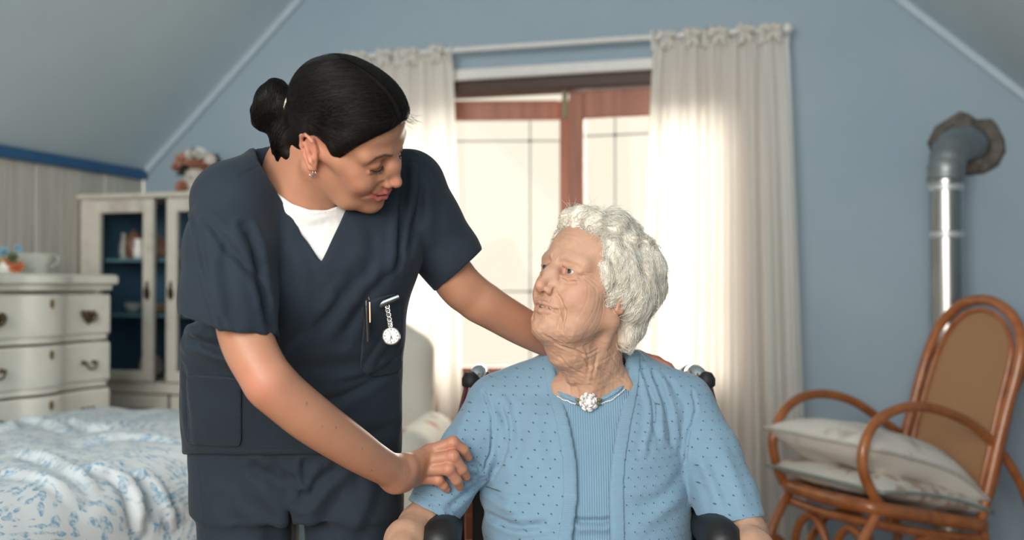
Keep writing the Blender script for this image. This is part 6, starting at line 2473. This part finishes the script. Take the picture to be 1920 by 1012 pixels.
    for i in r2.choice(fa, 90):
        col = col + (base * (0.66, 0.55, 0.48) - col) * (0.5 * np.exp(-((V - V[i]) ** 2).sum(1) / r2.uniform(0.0015, 0.0032) ** 2))[:, None]
    col = head_tint(V, XE, info, base, (0.50, 0.25, 0.20), (0.42, 0.32, 0.26), (0.62, 0.27, 0.20), True, col)
    obj_np('body', V, Q, M_SKIN_E, ELDER, col=col)
    for s in (-1, 1):
        eyeball(XE, s, (0.10, 0.97, 0.10), (0.055, 0.072, 0.082), ELDER, M_EYE)
    teeth(XE, ELDER, -0.0675, 8, 0.0043, 0.0895)


elder_body()

# ---- short white curls
M_HAIR_E = NT('white_hair')
_n = M_HAIR_E.noise(70, 4)
M_HAIR_E.l(M_HAIR_E.ramp(_n, [(0.3, (0.80, 0.73, 0.62)), (0.7, (0.92, 0.87, 0.78))]), M_HAIR_E.b.inputs['Base Color'])
M_HAIR_E.set(Roughness=0.55)
M_HAIR_E.b.inputs['Subsurface Weight'].default_value = 0.15
M_HAIR_E.b.inputs['Subsurface Scale'].default_value = 0.01
M_HAIR_E = M_HAIR_E.m
EY = [-0.14, -0.105, -0.085, -0.065, -0.050, -0.040, -0.025, -0.005, 0.010, 0.022, 0.033, 0.043, 0.052, 0.062, 0.072, 0.082, 0.10]
EZ = [-0.085, -0.090, -0.100, -0.090, -0.062, -0.046, -0.040, -0.040, -0.040, -0.036, -0.014, 0.006, 0.022, 0.038, 0.052, 0.062, 0.070]


def comb(ql):
    """direction the white hair is brushed, in head space: up and back over the front, down and forward on the sides, down behind"""
    d = np.zeros_like(ql)
    top = sstep(0.065, 0.10, ql[:, 2])
    front = sstep(0.03, 0.075, ql[:, 1])
    d[:, 1] = -0.75 * (top + front * 0.6) - 0.45 * (1 - top) + 0.55 * sstep(0.02, -0.03, ql[:, 2]) * (ql[:, 1] > -0.05)
    d[:, 2] = -0.9 * (1 - top) * (1 - 0.7 * front) + 0.8 * front * (1 - top)
    d[:, 0] = np.sign(ql[:, 0]) * 0.40 * (1 - sstep(0.05, 0.07, np.abs(ql[:, 0])))
    return d + 0.45 * np.stack([vnoise(ql, 38, 61), vnoise(ql, 38, 62), vnoise(ql, 38, 63)], 1)


def elder_hair():
    c = XE.t
    f = Field(axis_rng(c[0] - 0.17, c[0] + 0.19, 0.0022), axis_rng(c[1] - 0.18, c[1] + 0.18, 0.0022), axis_rng(c[2] - 0.16, c[2] + 0.18, 0.0022))
    f.add(P_ell((0, -0.014, 0.032), (0.0785, 0.096, 0.082)), 0.02, XE)
    f.add(P_ell((0, -0.045, 0.010), (0.083, 0.078, 0.085)), 0.03, XE)
    r2 = np.random.default_rng(12)
    base = Field(*f.ax)
    base.d = f.d.copy()
    k = 0
    while k < 150:
        d = r2.normal(size=3)
        d /= np.linalg.norm(d)
        p = v3((0, -0.016, 0.026)) + d * v3((0.080, 0.098, 0.083))
        if p[2] < np.interp(p[1], EY, EZ) + 0.006: continue
        back = float(sstep(0.05, -0.06, p[1]))
        P = XE.w(p)[None]
        path = []
        w0 = r2.uniform(0, 6.28)
        for s in range(7):
            G = base.grad(P)
            P = P - G * (base.sample(P) - (0.001 + 0.006 * back * math.sin(math.pi * (s + 0.7) / 7.4) + 0.002 * math.sin(s * 1.3 + w0)))[:, None]
            path.append(P[0].copy())
            D = comb(XE.inv(P)) @ XE.R.T
            B = np.cross(G, D)
            D = D + B * 0.5 * math.sin(s * 1.1 + w0)
            D -= G * (D * G).sum(1)[:, None]
            P = P + D / (np.linalg.norm(D) + 1e-9) * 0.0085
        r = r2.uniform(0.0045, 0.0085)
        chain(f, [(q, r * (0.75 + 0.4 * math.sin(math.pi * (s + 0.6) / 7))) for s, q in enumerate(path)], 0.0045)
        k += 1
    # brushed up front roll, fuller back, tuft at the nape
    for p, r in (((-0.030, 0.055, 0.094), 0.022), ((0.000, 0.060, 0.100), 0.022), ((0.030, 0.055, 0.094), 0.021), ((-0.045, 0.020, 0.100), 0.022), ((-0.02, 0.0, 0.115), 0.022), ((-0.06, -0.07, 0.05), 0.034),
                 ((-0.05, -0.095, 0.02), 0.034), ((0.0, -0.11, 0.03), 0.034), ((0.05, -0.09, 0.03), 0.034), ((-0.045, -0.08, -0.055), 0.030), ((-0.05, -0.072, -0.085), 0.020), ((0.03, -0.09, -0.05), 0.03), ((-0.072, -0.05, -0.03), 0.022), ((-0.055, -0.06, -0.075), 0.02)):
        f.add(P_sph(p, r), 0.012, XE)
    x, y, z = f.pts((slice(None),) * 3, XE)
    g = ((np.interp(y, EY, EZ) - z) * 0.5).astype(np.float32)
    k = 0.010
    h = np.clip(0.5 + 0.5 * (f.d - g) / k, 0, 1)
    f.d = g + (f.d - g) * h + k * h * (1 - h)
    V, Q = f.mesh()
    N = vnormals(V, Q)
    q = XE.inv(V)
    cd = comb(q)
    ac_ = np.cross(cd, N @ XE.R)
    ac_ /= np.linalg.norm(ac_, axis=1, keepdims=True) + 1e-9
    al = (ac_ * q).sum(1)
    wv = np.sin(al * 1500 + 3 * vnoise(q, 60, 2)) * 0.0004 + np.sin(al * 700 + 4 * vnoise(q, 60, 3)) * 0.0006
    V = V + N * (wv * sstep(0.0, 0.012, q[:, 2] - np.interp(q[:, 1], EY, EZ)))[:, None]
    obj_np('hair', V, Q, M_HAIR_E, ELDER)
    # wavy strands lying on and over the locks
    n, m = 6500, 16
    i = r2.choice(len(V), n * 2)
    qi = q[i]
    i = i[(qi[:, 2] > np.interp(qi[:, 1], EY, EZ) + 0.004)][:n]
    n = len(i)
    P = V[i] + N[i] * 0.0005
    L = np.zeros((n, m, 3))
    ph = r2.uniform(0, 6.28, n)
    seg = r2.uniform(0.0022, 0.0050, n)
    lift = np.abs(r2.normal(0, 0.0009, n))
    curl = r2.uniform(0.3, 1.1, n)
    for s in range(m):
        L[:, s] = P
        G = f.grad(P)
        ql = XE.inv(P)
        d = comb(ql)
        D = d @ XE.R.T
        B = np.cross(G, D)
        B /= np.linalg.norm(B, axis=1, keepdims=True) + 1e-9
        D = D + B * (curl * np.sin(ph + s * 0.9))[:, None] * 0.9
        D -= G * (D * G).sum(1)[:, None]
        D /= np.linalg.norm(D, axis=1, keepdims=True) + 1e-9
        P = P + D * seg[:, None]
        off = 0.0006 + lift * s * 0.28
        P = P - G * (np.clip(f.sample(P) - off, -0.004, 0.004))[:, None]
    V1, Q1 = strands_mesh(L, 0.00055, 0.00022)
    # fluffy wisps that stand off the outline
    fl = []
    for j in r2.choice(len(V), 3000):
        qq = q[j]
        if qq[2] < np.interp(qq[1], EY, EZ) + 0.012: continue
        up = 1.6 if (qq[1] > 0.02 and qq[2] > 0.08) else 1.0
        p0, g = V[j], N[j]
        t1, t2 = r2.normal(0, 0.8, 3), r2.normal(0, 0.7, 3)
        ln = r2.uniform(0.006, 0.014) * up
        fl.append([p0 + (g * 0.35 + t1) * ln * a + t2 * ln * a * a * 0.9 - g * 0.25 * ln * a * a for a in np.linspace(0, 1, 8)])
        if len(fl) > 1500: break
    V2, Q2 = strands_mesh(np.array(fl), 0.00030, 0.00012)
    obj_np('hair_strands', np.concatenate([V1, V2]), np.concatenate([Q1, Q2 + len(V1)]), M_HAIR_E, ELDER)


elder_hair()


# ---- clothes
def knit_mat(name, col, eyelets=True, ribs=False):
    t = NT(name)
    c = np.array(col[:3])
    tc = t.n('ShaderNodeTexCoord')
    sx = t.n('ShaderNodeSeparateXYZ')
    t.l(tc.outputs['Object'], sx.inputs[0])
    n = t.noise(10, 4)
    base = t.ramp(n, [(0.3, tuple(c * 0.93)), (0.7, tuple(np.clip(c * 1.06, 0, 1)))])
    if ribs:
        w = t.math('SINE', t.math('MULTIPLY', sx.outputs[0], 2 * math.pi / 0.0042))
        t.l(t.mix(t.math('MULTIPLY_ADD', w, -0.14, 0.14), base, (*(c * 0.72), 1)), t.b.inputs['Base Color'])
        t.bump(t.math('ADD', w, t.math('MULTIPLY', t.noise(1500, 2), 0.6)), 0.55, 0.0012)
    else:
        # rows of small eyelets in a staggered grid, each with a raised stitch beside it
        u = t.math('DIVIDE', t.math('ADD', sx.outputs[0], t.math('MULTIPLY', sx.outputs[1], 0.6)), 0.0200)
        v = t.math('DIVIDE', sx.outputs[2], 0.0150)
        row = t.math('FLOOR', v)
        u2 = t.math('ADD', u, t.math('MULTIPLY', t.math('MODULO', row, 2.0), 0.5))
        fu = t.math('SUBTRACT', t.math('FRACT', u2), 0.5)
        fv = t.math('SUBTRACT', t.math('FRACT', v), 0.5)
        du = t.math('MULTIPLY', fu, 0.0200)
        dv = t.math('MULTIPLY', fv, 0.0150)
        dist = t.math('SQRT', t.math('ADD', t.math('MULTIPLY', du, du), t.math('MULTIPLY', t.math('MULTIPLY', dv, 0.75), dv)))
        hole = t.math('SUBTRACT', 1.0, t.math('SMOOTHSTEP' if False else 'MINIMUM', t.math('DIVIDE', dist, 0.0016), 1.0))
        d2 = t.math('SQRT', t.math('ADD', t.math('POWER', t.math('SUBTRACT', du, 0.0022), 2.0), t.math('MULTIPLY', t.math('POWER', t.math('ADD', dv, 0.0015), 2.0), 0.5)))
        bump_ = t.math('SUBTRACT', 1.0, t.math('MINIMUM', t.math('DIVIDE', d2, 0.0030), 1.0))
        stitch = t.math('SINE', t.math('MULTIPLY', sx.outputs[2], 2 * math.pi / 0.0028))
        if eyelets:
            t.l(t.mix(t.math('MINIMUM', t.math('MULTIPLY', hole, 1.5), 0.8), base, (*(c * 0.22), 1)), t.b.inputs['Base Color'])
            hgt = t.math('ADD', t.math('MULTIPLY', bump_, 1.0), t.math('MULTIPLY', hole, -3.0))
        else:
            t.l(base, t.b.inputs['Base Color'])
            hgt = t.math('MULTIPLY', stitch, 0.1)
        hgt = t.math('ADD', hgt, t.math('MULTIPLY', stitch, 0.10))
        hgt = t.math('ADD', hgt, t.math('MULTIPLY', t.noise(900, 3), 0.5))
        t.bump(hgt, 0.6, 0.0012)
    t.set(Roughness=0.9)
    t.b.inputs['Sheen Weight'].default_value = 0.2
    return t.m


BLUE_KNIT = (0.185, 0.31, 0.425)
M_KNIT = knit_mat('pointelle_knit', BLUE_KNIT)
M_BAND = knit_mat('plain_knit', BLUE_KNIT, eyelets=False)
M_RIB = knit_mat('ribbed_knit', (0.195, 0.335, 0.46), ribs=True)


def elder_secs(g):
    return [(at(1102, 1110, 1.965), (0.196 + g, 0, 0), (0, 0.150 + g, 0)), (at(1102, 1012, 1.965), (0.190 + g, 0, 0), (0, 0.145 + g, 0)), (at(1101, 950, 1.968), (0.188 + g, 0, 0), (0, 0.140 + g, 0)), (at(1100, 880, 1.972), (0.184 + g, 0, 0), (0, 0.130 + g, 0)),
            (at(1102, 810, 1.980), (0.186 + g, 0, 0), (0, 0.118 + g, 0)), (at(1105, 760, 1.988), (0.192 + g, 0, 0), (0, 0.096 + g, 0)), (at(1108, 728, 1.995), (0.160 + g, 0, 0), (0, 0.072 + g, 0)),
            (at(1110, 700, 2.0), (0.110 + g, 0, 0), (0, 0.058 + g, 0)), (at(1112, 672, 2.0), (0.074 + g, 0, 0), (0, 0.050 + g, 0))]


def cardigan():
    f = Field(axis_rng(-0.28, 0.52, 0.0030), axis_rng(1.72, 2.16, 0.0031), axis_rng(0.58, 1.10, 0.0029))
    f.add(P_loft((0, 0, 1), elder_secs(0.0)), 0.01)
    f.add(P_cap(at(935, 752, 1.985), at(1040, 708, 2.0), 0.052, 0.048), 0.035)
    f.add(P_cap(at(1278, 752, 1.985), at(1178, 705, 2.0), 0.052, 0.048), 0.035)
    for ch in ([(at(932, 766, 1.985), 0.060), (at(882, 845, 1.945), 0.054), (at(832, 925, 1.905), 0.047), (at(793, 985, 1.86), 0.046)],
               [(at(1282, 768, 1.985), 0.060), (at(1328, 850, 1.945), 0.056), (at(1362, 935, 1.905), 0.055), (at(1386, 1010, 1.86), 0.057)]):
        for (a, ra), (b, rb) in zip(ch[:-1], ch[1:]):
            f.add(P_cap(a, b, ra, rb), 0.015)
    f.sub(P_cap(at(825, 936, 1.897), at(763, 1030, 1.825), 0.0400, 0.0395), 0.003)
    f.sub(P_cap(at(1365, 945, 1.899), at(1401, 1058, 1.832), 0.0465, 0.048), 0.003)
    # waist roll on the left
    f.add(P_cap(at(918, 930, 1.95), at(960, 948, 1.87), 0.016, 0.014), 0.02)
    f.add(P_cap(at(925, 990, 1.96), at(985, 1002, 1.86), 0.015, 0.012), 0.02)
    # neck and front opening
    f.sub(P_cap(at(1110, 715, 1.972), at(1108, 610, 1.95), 0.0600, 0.067), 0.004)
    px, py, x, y, z = gridpx(f)
    L = np.interp(py, [640, 672, 720, 790, 860, 930, 1012, 1110], [1022, 1034, 1046, 1066, 1079, 1082, 1072, 1060])
    R_ = np.interp(py, [640, 668, 720, 790, 860, 930, 1012, 1110], [1192, 1184, 1176, 1160, 1148, 1143, 1146, 1150])
    op = np.maximum(L - px, px - R_) * 0.00095
    op = np.maximum(op, y - 1.955)
    f.d = np.maximum(f.d, -np.broadcast_to(op, f.d.shape).astype(np.float32))
    ins = Field(*f.ax)
    ins.add(P_loft((0, 0, 1), elder_secs(-0.007)), 0.01)
    f.d = np.maximum(f.d, -ins.d)
    h1 = ((px - 757) * (980 - 932) - (py - 932) * (845 - 757)) / math.hypot(48, 88) * -0.00093
    h1 = np.where((px < 893) & (py > 880), h1, -1.0)
    h2 = ((px - 1318) * (967 - 988) - (py - 988) * (1433 - 1318)) / math.hypot(21, 115) * -0.00093
    h2 = np.where((px > 1300) & (py > 900), h2, -1.0)
    f.d = np.maximum(f.d, np.maximum(h1, h2).astype(np.float32))
    V, Q = f.mesh()
    N = vnormals(V, Q)
    V = V + N * (0.0011 * vnoise(V * (1, 1, 0.6), 45, 71) + 0.0004 * vnoise(V, 130, 72))[:, None]
    S = Surf(V, Q)
    for pts, w, d in (([(906, 732), (922, 780), (922, 840), (906, 885)], 0.0028, 0.005), ([(935, 760), (950, 800), (945, 850), (925, 890)], 0.006, 0.005), ([(965, 770), (975, 820), (965, 870)], 0.008, 0.003), ([(945, 745), (958, 790), (958, 840)], 0.005, -0.003),
                      ([(1196, 690), (1212, 740), (1216, 800), (1206, 850)], 0.0055, -0.004), ([(1214, 695), (1236, 760), (1244, 830)], 0.0055, -0.0045), ([(1236, 702), (1262, 760), (1272, 830)], 0.0055, -0.004), ([(1206, 690), (1225, 750), (1230, 810)], 0.0045, 0.004),
                      ([(1226, 698), (1252, 770), (1260, 840)], 0.0045, 0.004), ([(1299, 732), (1304, 770), (1290, 820), (1284, 868)], 0.0026, 0.0055), ([(1255, 710), (1282, 760), (1284, 800)], 0.0045, 0.0035),
                      ([(880, 856), (896, 872), (905, 892)], 0.004, 0.005), ([(860, 900), (890, 895), (905, 900)], 0.005, 0.006), ([(868, 880), (892, 880)], 0.004, -0.004), ([(840, 955), (870, 930), (900, 905)], 0.006, 0.004), ([(850, 850), (868, 838), (880, 850)], 0.004, 0.004),
                      ([(915, 965), (960, 985), (1020, 985)], 0.006, 0.008), ([(912, 918), (945, 940), (985, 950)], 0.006, 0.003), ([(1285, 880), (1240, 930), (1180, 950)], 0.010, 0.003), ([(1282, 930), (1240, 960), (1200, 990)], 0.010, -0.003),
                      ([(1310, 860), (1330, 900), (1345, 950)], 0.008, -0.003), ([(1350, 830), (1375, 890), (1395, 950)], 0.010, -0.003), ([(1325, 850), (1350, 900), (1370, 950)], 0.007, 0.003), ([(880, 760), (862, 810), (850, 840)], 0.009, -0.003), ([(900, 790), (880, 830), (878, 850)], 0.007, 0.003),
                      ([(766, 918), (800, 935), (856, 968)], 0.0014, 0.001), ([(1316, 975), (1370, 968), (1426, 956)], 0.0014, 0.001), ([(1000, 760), (1010, 830), (1000, 900)], 0.012, -0.003), ([(1020, 800), (1040, 880), (1030, 960)], 0.010, 0.002)):
        V = crease(V, Q, [S.line(pts)], w, d, snap=False, ridge=0.3)
    V = smooth_verts(V, Q, 1, 0.4)
    obj_np('cardigan', V, Q, M_KNIT, ELDER)
    # knitted border along the opening and round the neck
    P = project(V)
    Lx = np.interp(P[:, 1], [640, 672, 720, 790, 860, 930, 1012, 1110], [1022, 1034, 1046, 1066, 1079, 1082, 1072, 1060])
    Rx = np.interp(P[:, 1], [640, 668, 720, 790, 860, 930, 1012, 1110], [1192, 1184, 1176, 1160, 1148, 1143, 1146, 1150])
    wd = np.interp(P[:, 1], [660, 700, 760, 1012], [16, 22, 26, 28])
    N = vnormals(V, Q)
    out = ((V - v3((0.145, 2.0, 0))) * N)[:, :2].sum(1) > 0
    m = (((P[:, 0] > Lx - wd) & (P[:, 0] < Lx + 9)) | ((P[:, 0] < Rx + wd) & (P[:, 0] > Rx - 9))) & (V[:, 1] < 1.985)
    for sgn in (0, 1):
        mm = m & ((P[:, 0] < 1112) == bool(sgn))
        Vp, Qp = patch(V, Q, mm, 0.0024, 0.0030)
        Vp = smooth_verts(Vp, Qp, 4, 0.4)
        obj_np('knit_border', Vp, Qp, M_BAND, ELDER)
    return S


S_CARD = cardigan()


def shell_top():
    f = Field(axis_rng(-0.07, 0.36, 0.0028), axis_rng(1.78, 2.16, 0.003), axis_rng(0.60, 1.06, 0.0028))
    f.add(P_loft((0, 0, 1), elder_secs(-0.011)), 0.01)
    f.add(P_cap(at(1071, 754, 1.946), at(1146, 748, 1.946), 0.0385, 0.0385), 0.03)
    f.sub(P_cap(at(1110, 735, 1.965), at(1108, 610, 1.95), 0.057, 0.060), 0.004)
    px, py, x, y, z = gridpx(f)
    edge = np.interp(px, [1030, 1046, 1070, 1100, 1130, 1160, 1180, 1195], [700, 731, 744, 749, 744, 728, 706, 690])
    f.d = np.maximum(f.d, np.broadcast_to((edge - py) * 0.0009, f.d.shape).astype(np.float32))
    V, Q = f.mesh()
    V = V + vnormals(V, Q) * (0.0008 * vnoise(V, 40, 75))[:, None]
    S = Surf(V, Q)
    V = crease(V, Q, [S.line([(1070, 973), (1110, 977), (1155, 975)])], 0.0045, 0.006, snap=False)
    V = crease(V, Q, [S.line([(1075, 990), (1110, 992), (1150, 990)])], 0.006, -0.004, snap=False)
    obj_np('ribbed_top', V, Q, M_RIB, ELDER)
    S = Surf(V, Q)
    P = S.p
    edge = np.interp(P[:, 0], [1030, 1046, 1070, 1100, 1130, 1160, 1180, 1195], [700, 731, 744, 749, 744, 728, 706, 690])
    m = (P[:, 1] - edge < 10) & (V[:, 1] < 1.945) & (S.N[:, 1] < 0.2)
    Vp, Qp = patch(V, Q, m, 0.0032, 0.0036)
    obj_np('neck_trim', Vp, Qp, M_BAND, ELDER)
    # zigzag lace line under the trim
    mb = MB()
    ln = S.line([(1044, 742), (1060, 750), (1080, 756), (1104, 759), (1128, 756), (1150, 746), (1172, 728)], 10)
    ln = spline(ln[::4], 9)
    ln = ln + v3((0, -0.0034, 0)) + np.stack([0 * ln[:, 0], 0 * ln[:, 0], 0.0011 * np.sin(np.arange(len(ln)) * 1.9)], 1)
    mb.tube(ln, 0.0009, 5)
    mb.build('lace_edge', plain('cream_lace', (0.75, 0.75, 0.74), 0.8), ELDER, smooth=True)
    # ribbon rose with two leaves
    fc = S.hit(1104, 752) + v3((0, -0.0125, 0))
    mb = MB()
    r2 = np.random.default_rng(3)
    mb.lathe([(0.0008, 0.0098), (0.0040, 0.0088), (0.0062, 0.005), (0.0056, 0.0)], fc, 12, frame_z((0.1, -1, 0.15)))
    Rf = frame_z((0.1, -1, 0.15))
    for ring, (cnt, rad, h) in enumerate(((5, 0.0066, 0.0060), (7, 0.0108, 0.0030), (8, 0.0135, 0.0))):
        for i in range(cnt):
            a = 2 * math.pi * i / cnt + ring * 0.4
            cc = v3((rad * math.cos(a), rad * math.sin(a), h))
            Rp = Rf @ eul(a, 0, 0) @ eul(0, 0, -0.7 + ring * 0.25)
            pet = [(0.0042 * math.cos(b), 0.0060 * math.sin(b), 0.0014 * math.cos(2 * b)) for b in np.linspace(0, 2 * math.pi, 10, endpoint=False)]
            o = fc + Rf @ cc
            V_ = [o + Rp @ v3(p) for p in pet] + [o + Rp @ (v3(p) * 0.8 + v3((0, 0, -0.0012))) for p in pet] + [o + Rp @ v3((0, 0, -0.0008))]
            F_ = [(k, (k + 1) % 10, 10 + (k + 1) % 10, 10 + k) for k in range(10)] + [(k, 20, (k + 1) % 10) for k in range(10)] + [tuple(range(19, 9, -1))]
            mb.add(V_, F_)
    ro = mb.build('ribbon_rose', plain('white_satin', (0.82, 0.80, 0.78), 0.45), ELDER, smooth=True)
    ro['label'] = 'white ribbon rose sewn at the neckline'
    for s in (-1, 1):
        mb = MB()
        for dz, ln_ in ((0.0030, 0.0120), (-0.0030, 0.0105)):
            o = fc + v3((s * 0.0125, 0.001, dz * 0.6))
            d = v3((s * ln_, 0.0005, dz))
            mb.tube([o, o + d * 0.35, o + d * 0.7, o + d], [0.0018, 0.0036, 0.0028, 0.0004], 8, flat=((0, 1, 0), 0.4))
        mb.build('leaf', plain('olive_ribbon', (0.12, 0.13, 0.06), 0.5), ELDER, smooth=True)


shell_top()


def elder_legs():
    f = Field(axis_rng(-0.12, 0.40, 0.006), axis_rng(1.30, 2.12, 0.006), axis_rng(0.05, 0.68, 0.006))
    f.add(P_ell((0.14, 1.95, 0.575), (0.185, 0.14, 0.10)), 0.02)
    for s in (-1, 1):
        f.add(P_cap((0.14 + s * 0.09, 1.93, 0.575), (0.14 + s * 0.10, 1.50, 0.575), 0.088, 0.068), 0.03)
        f.add(P_cap((0.14 + s * 0.10, 1.50, 0.575), (0.14 + s * 0.095, 1.44, 0.20), 0.066, 0.055), 0.02)
    f.cut(lambda x, y, z: 0.17 - z + 0 * x + 0 * y)
    V, Q = f.mesh()
    obj_np('skirt', V, Q, cloth_mat('grey_wool', (0.12, 0.13, 0.16)), ELDER)
    M = plain('brown_slipper', (0.20, 0.12, 0.08), 0.7)
    for s in (-1, 1):
        g = Field(axis_rng(0.14 + s * 0.095 - 0.07, 0.14 + s * 0.095 + 0.07, 0.005), axis_rng(1.22, 1.56, 0.005), axis_rng(0.10, 0.26, 0.005))
        g.add(P_cap((0.14 + s * 0.095, 1.46, 0.155), (0.14 + s * 0.095, 1.30, 0.145), 0.04, 0.036), 0.02)
        g.add(P_cap((0.14 + s * 0.095, 1.445, 0.16), (0.14 + s * 0.095, 1.44, 0.22), 0.04, 0.046), 0.02)
        V, Q = g.mesh()
        obj_np('slipper', V, Q, M, ELDER)


elder_legs()

# ------------------------------------------------------------------ wheelchair
WC = empty('wheelchair', (0.14, 1.98, 0.0), 'folding wheelchair with dark red frame and black back the elderly woman sits in', 'wheelchair')
M_RED = plain('dark_red_enamel', (0.10, 0.016, 0.018), 0.25, 0.0, Coat_Weight=0.6)
M_CHROME = plain('chrome', (0.80, 0.82, 0.84), 0.10, 1.0, var=0.01)
M_BLACKV = plain('black_vinyl', (0.010, 0.011, 0.012), 0.5, bump=0.2, nscale=300)
M_RUB = plain('black_rubber', (0.015, 0.015, 0.016), 0.6)
for s, tx in ((-1, 881), (1, 1325)):
    top = at(tx, 715, 2.13)
    x = top[0]
    mb = MB()
    mb.tube([(x - s * 0.004, 2.13, top[2]), (x + s * 0.016, 2.125, 0.86), (x + s * 0.024, 2.12, 0.66), (x + s * 0.01, 2.12, 0.30)], 0.0135, 14)
    mb.tube([(x, 2.12, 0.52), (x, 1.62, 0.52)], 0.0115, 12)
    mb.tube([(x, 2.12, 0.34), (x, 1.55, 0.30)], 0.0115, 12)
    mb.tube([(x, 1.62, 0.66), (x, 1.60, 0.52), (x, 1.57, 0.36), (x, 1.50, 0.13)], 0.0115, 12)
    mb.build('side_frame', M_RED, WC, smooth=True, auto=40)
    mb = MB()
    mb.tube([(x - s * 0.002, 2.128, top[2] - 0.010), (x - s * 0.002, 2.128, top[2] - 0.007), (x - s * 0.002, 2.128, top[2] + 0.004), (x - s * 0.004, 2.130, top[2] + 0.013), (x - s * 0.006, 2.132, top[2] + 0.018)], [0.016, 0.0185, 0.0190, 0.015, 0.006], 18)
    mb.build('collar', M_RUB, WC, smooth=True, auto=40)
    mb = MB()
    b0 = v3((x - s * 0.010, 2.136, top[2] + 0.004))
    mb.tube(spline([b0, b0 + (-s * 0.004, 0.008, 0.010), b0 + (-s * 0.008, 0.028, 0.014), b0 + (-s * 0.008, 0.05, 0.012), b0 + (-s * 0.008, 0.085, 0.006)], 6), 0.0150, 16)
    mb.build('push_tube', M_CHROME, WC, smooth=True, auto=50)
    mb = MB()
    mb.tube([b0 + (-s * 0.008, 0.078, 0.007), b0 + (-s * 0.008, 0.10, 0.003), b0 + (-s * 0.008, 0.18, -0.010), b0 + (-s * 0.008, 0.19, -0.011)], [0.017, 0.019, 0.018, 0.014], 14)
    mb.build('grip', M_RUB, WC, smooth=True, auto=50)
    xa = at(826 if s < 0 else 1352, 1000, 1.80)[0]
    mb = MB()
    mb.tube([(xa, 2.06, 0.690), (xa, 2.04, 0.698), (xa, 1.86, 0.708), (xa, 1.80, 0.708), (xa, 1.772, 0.702), (xa, 1.762, 0.698)], [0.018, 0.029, 0.034, 0.035, 0.028, 0.014], 20)
    mb.build('armrest_pad', M_BLACKV, WC, smooth=True, auto=60)
    mb = MB()
    mb.tube([(xa, 2.00, 0.68), (xa, 2.00, 0.52)], 0.010, 10)
    mb.tube([(xa, 1.83, 0.68), (xa, 1.83, 0.52)], 0.010, 10)
    mb.box((xa, 1.92, 0.59), (0.006, 0.26, 0.15), None, 0.002)
    mb.build('arm_support', M_BLACKV, WC, smooth=True, auto=40)
    xw = x + s * 0.055
    mb = MB()
    mb.tube([(xw, 2.08 + 0.285 * math.cos(a), 0.305 + 0.285 * math.sin(a)) for a in np.linspace(0, 2 * math.pi, 48, endpoint=False)], 0.016, 10, closed=True)
    ty = mb.build('wheel', M_RUB, WC, smooth=True)
    mb = MB()
    mb.tube([(xw + s * 0.03, 2.08 + 0.255 * math.cos(a), 0.305 + 0.255 * math.sin(a)) for a in np.linspace(0, 2 * math.pi, 48, endpoint=False)], 0.009, 8, closed=True)
    mb.build('hand_rim', M_CHROME, WC, smooth=True)
    for k in range(12):
        a = k * math.pi / 6
        mb = MB()
        mb.tube([(xw, 2.08, 0.305), (xw, 2.08 + 0.272 * math.cos(a), 0.305 + 0.272 * math.sin(a))], 0.0022, 5)
        mb.build('spoke', M_CHROME, ty)
    mb = MB()
    mb.tube([(x + s * 0.012, 2.08, 0.305), (xw + s * 0.02, 2.08, 0.305)], 0.022, 14)
    mb.build('hub', M_CHROME, ty, smooth=True, auto=40)
    mb = MB()
    mb.tube([(x, 1.54 + 0.075 * math.cos(a), 0.090 + 0.075 * math.sin(a)) for a in np.linspace(0, 2 * math.pi, 24, endpoint=False)], 0.015, 8, closed=True)
    mb.tube([(x - 0.012, 1.54, 0.09), (x + 0.012, 1.54, 0.09)], 0.06, 20)
    mb.build('caster', M_RUB, WC, smooth=True, auto=40)
    mb = MB()
    mb.box((0.14 + s * 0.095, 1.40, 0.098), (0.14, 0.16, 0.010), eul(0, 0.12, 0), 0.003)
    mb.tube([(x, 1.50, 0.14), (0.14 + s * 0.13, 1.47, 0.11), (0.14 + s * 0.10, 1.40, 0.095)], 0.010, 8)
    mb.build('footplate', M_CHROME, WC, smooth=True, auto=40)
xl, xr = at(886, 722, 2.13)[0], at(1318, 722, 2.13)[0]
mb = MB()
mb.grid(lambda u, v: (xl + (xr - xl) * u, 2.128 + 0.02 * math.sin(math.pi * u), 0.52 + 0.40 * v), 16, 8)
mb.grid(lambda u, v: (xr + (xl - xr) * u, 2.140 + 0.02 * math.sin(math.pi * u), 0.52 + 0.40 * v), 16, 8)
mb.build('backrest', M_BLACKV, WC, smooth=True)
mb = MB()
mb.box((0.14, 1.87, 0.478), (xr - xl, 0.46, 0.03), None, 0.01)
mb.build('seat', M_BLACKV, WC, smooth=True, auto=50)
mb = MB()
mb.tube([(xl, 1.95, 0.50), (xr, 1.95, 0.18)], 0.011, 10)
mb.tube([(xr, 1.93, 0.50), (xl, 1.93, 0.18)], 0.011, 10)
mb.build('cross_brace', M_RED, WC, smooth=True, auto=40)
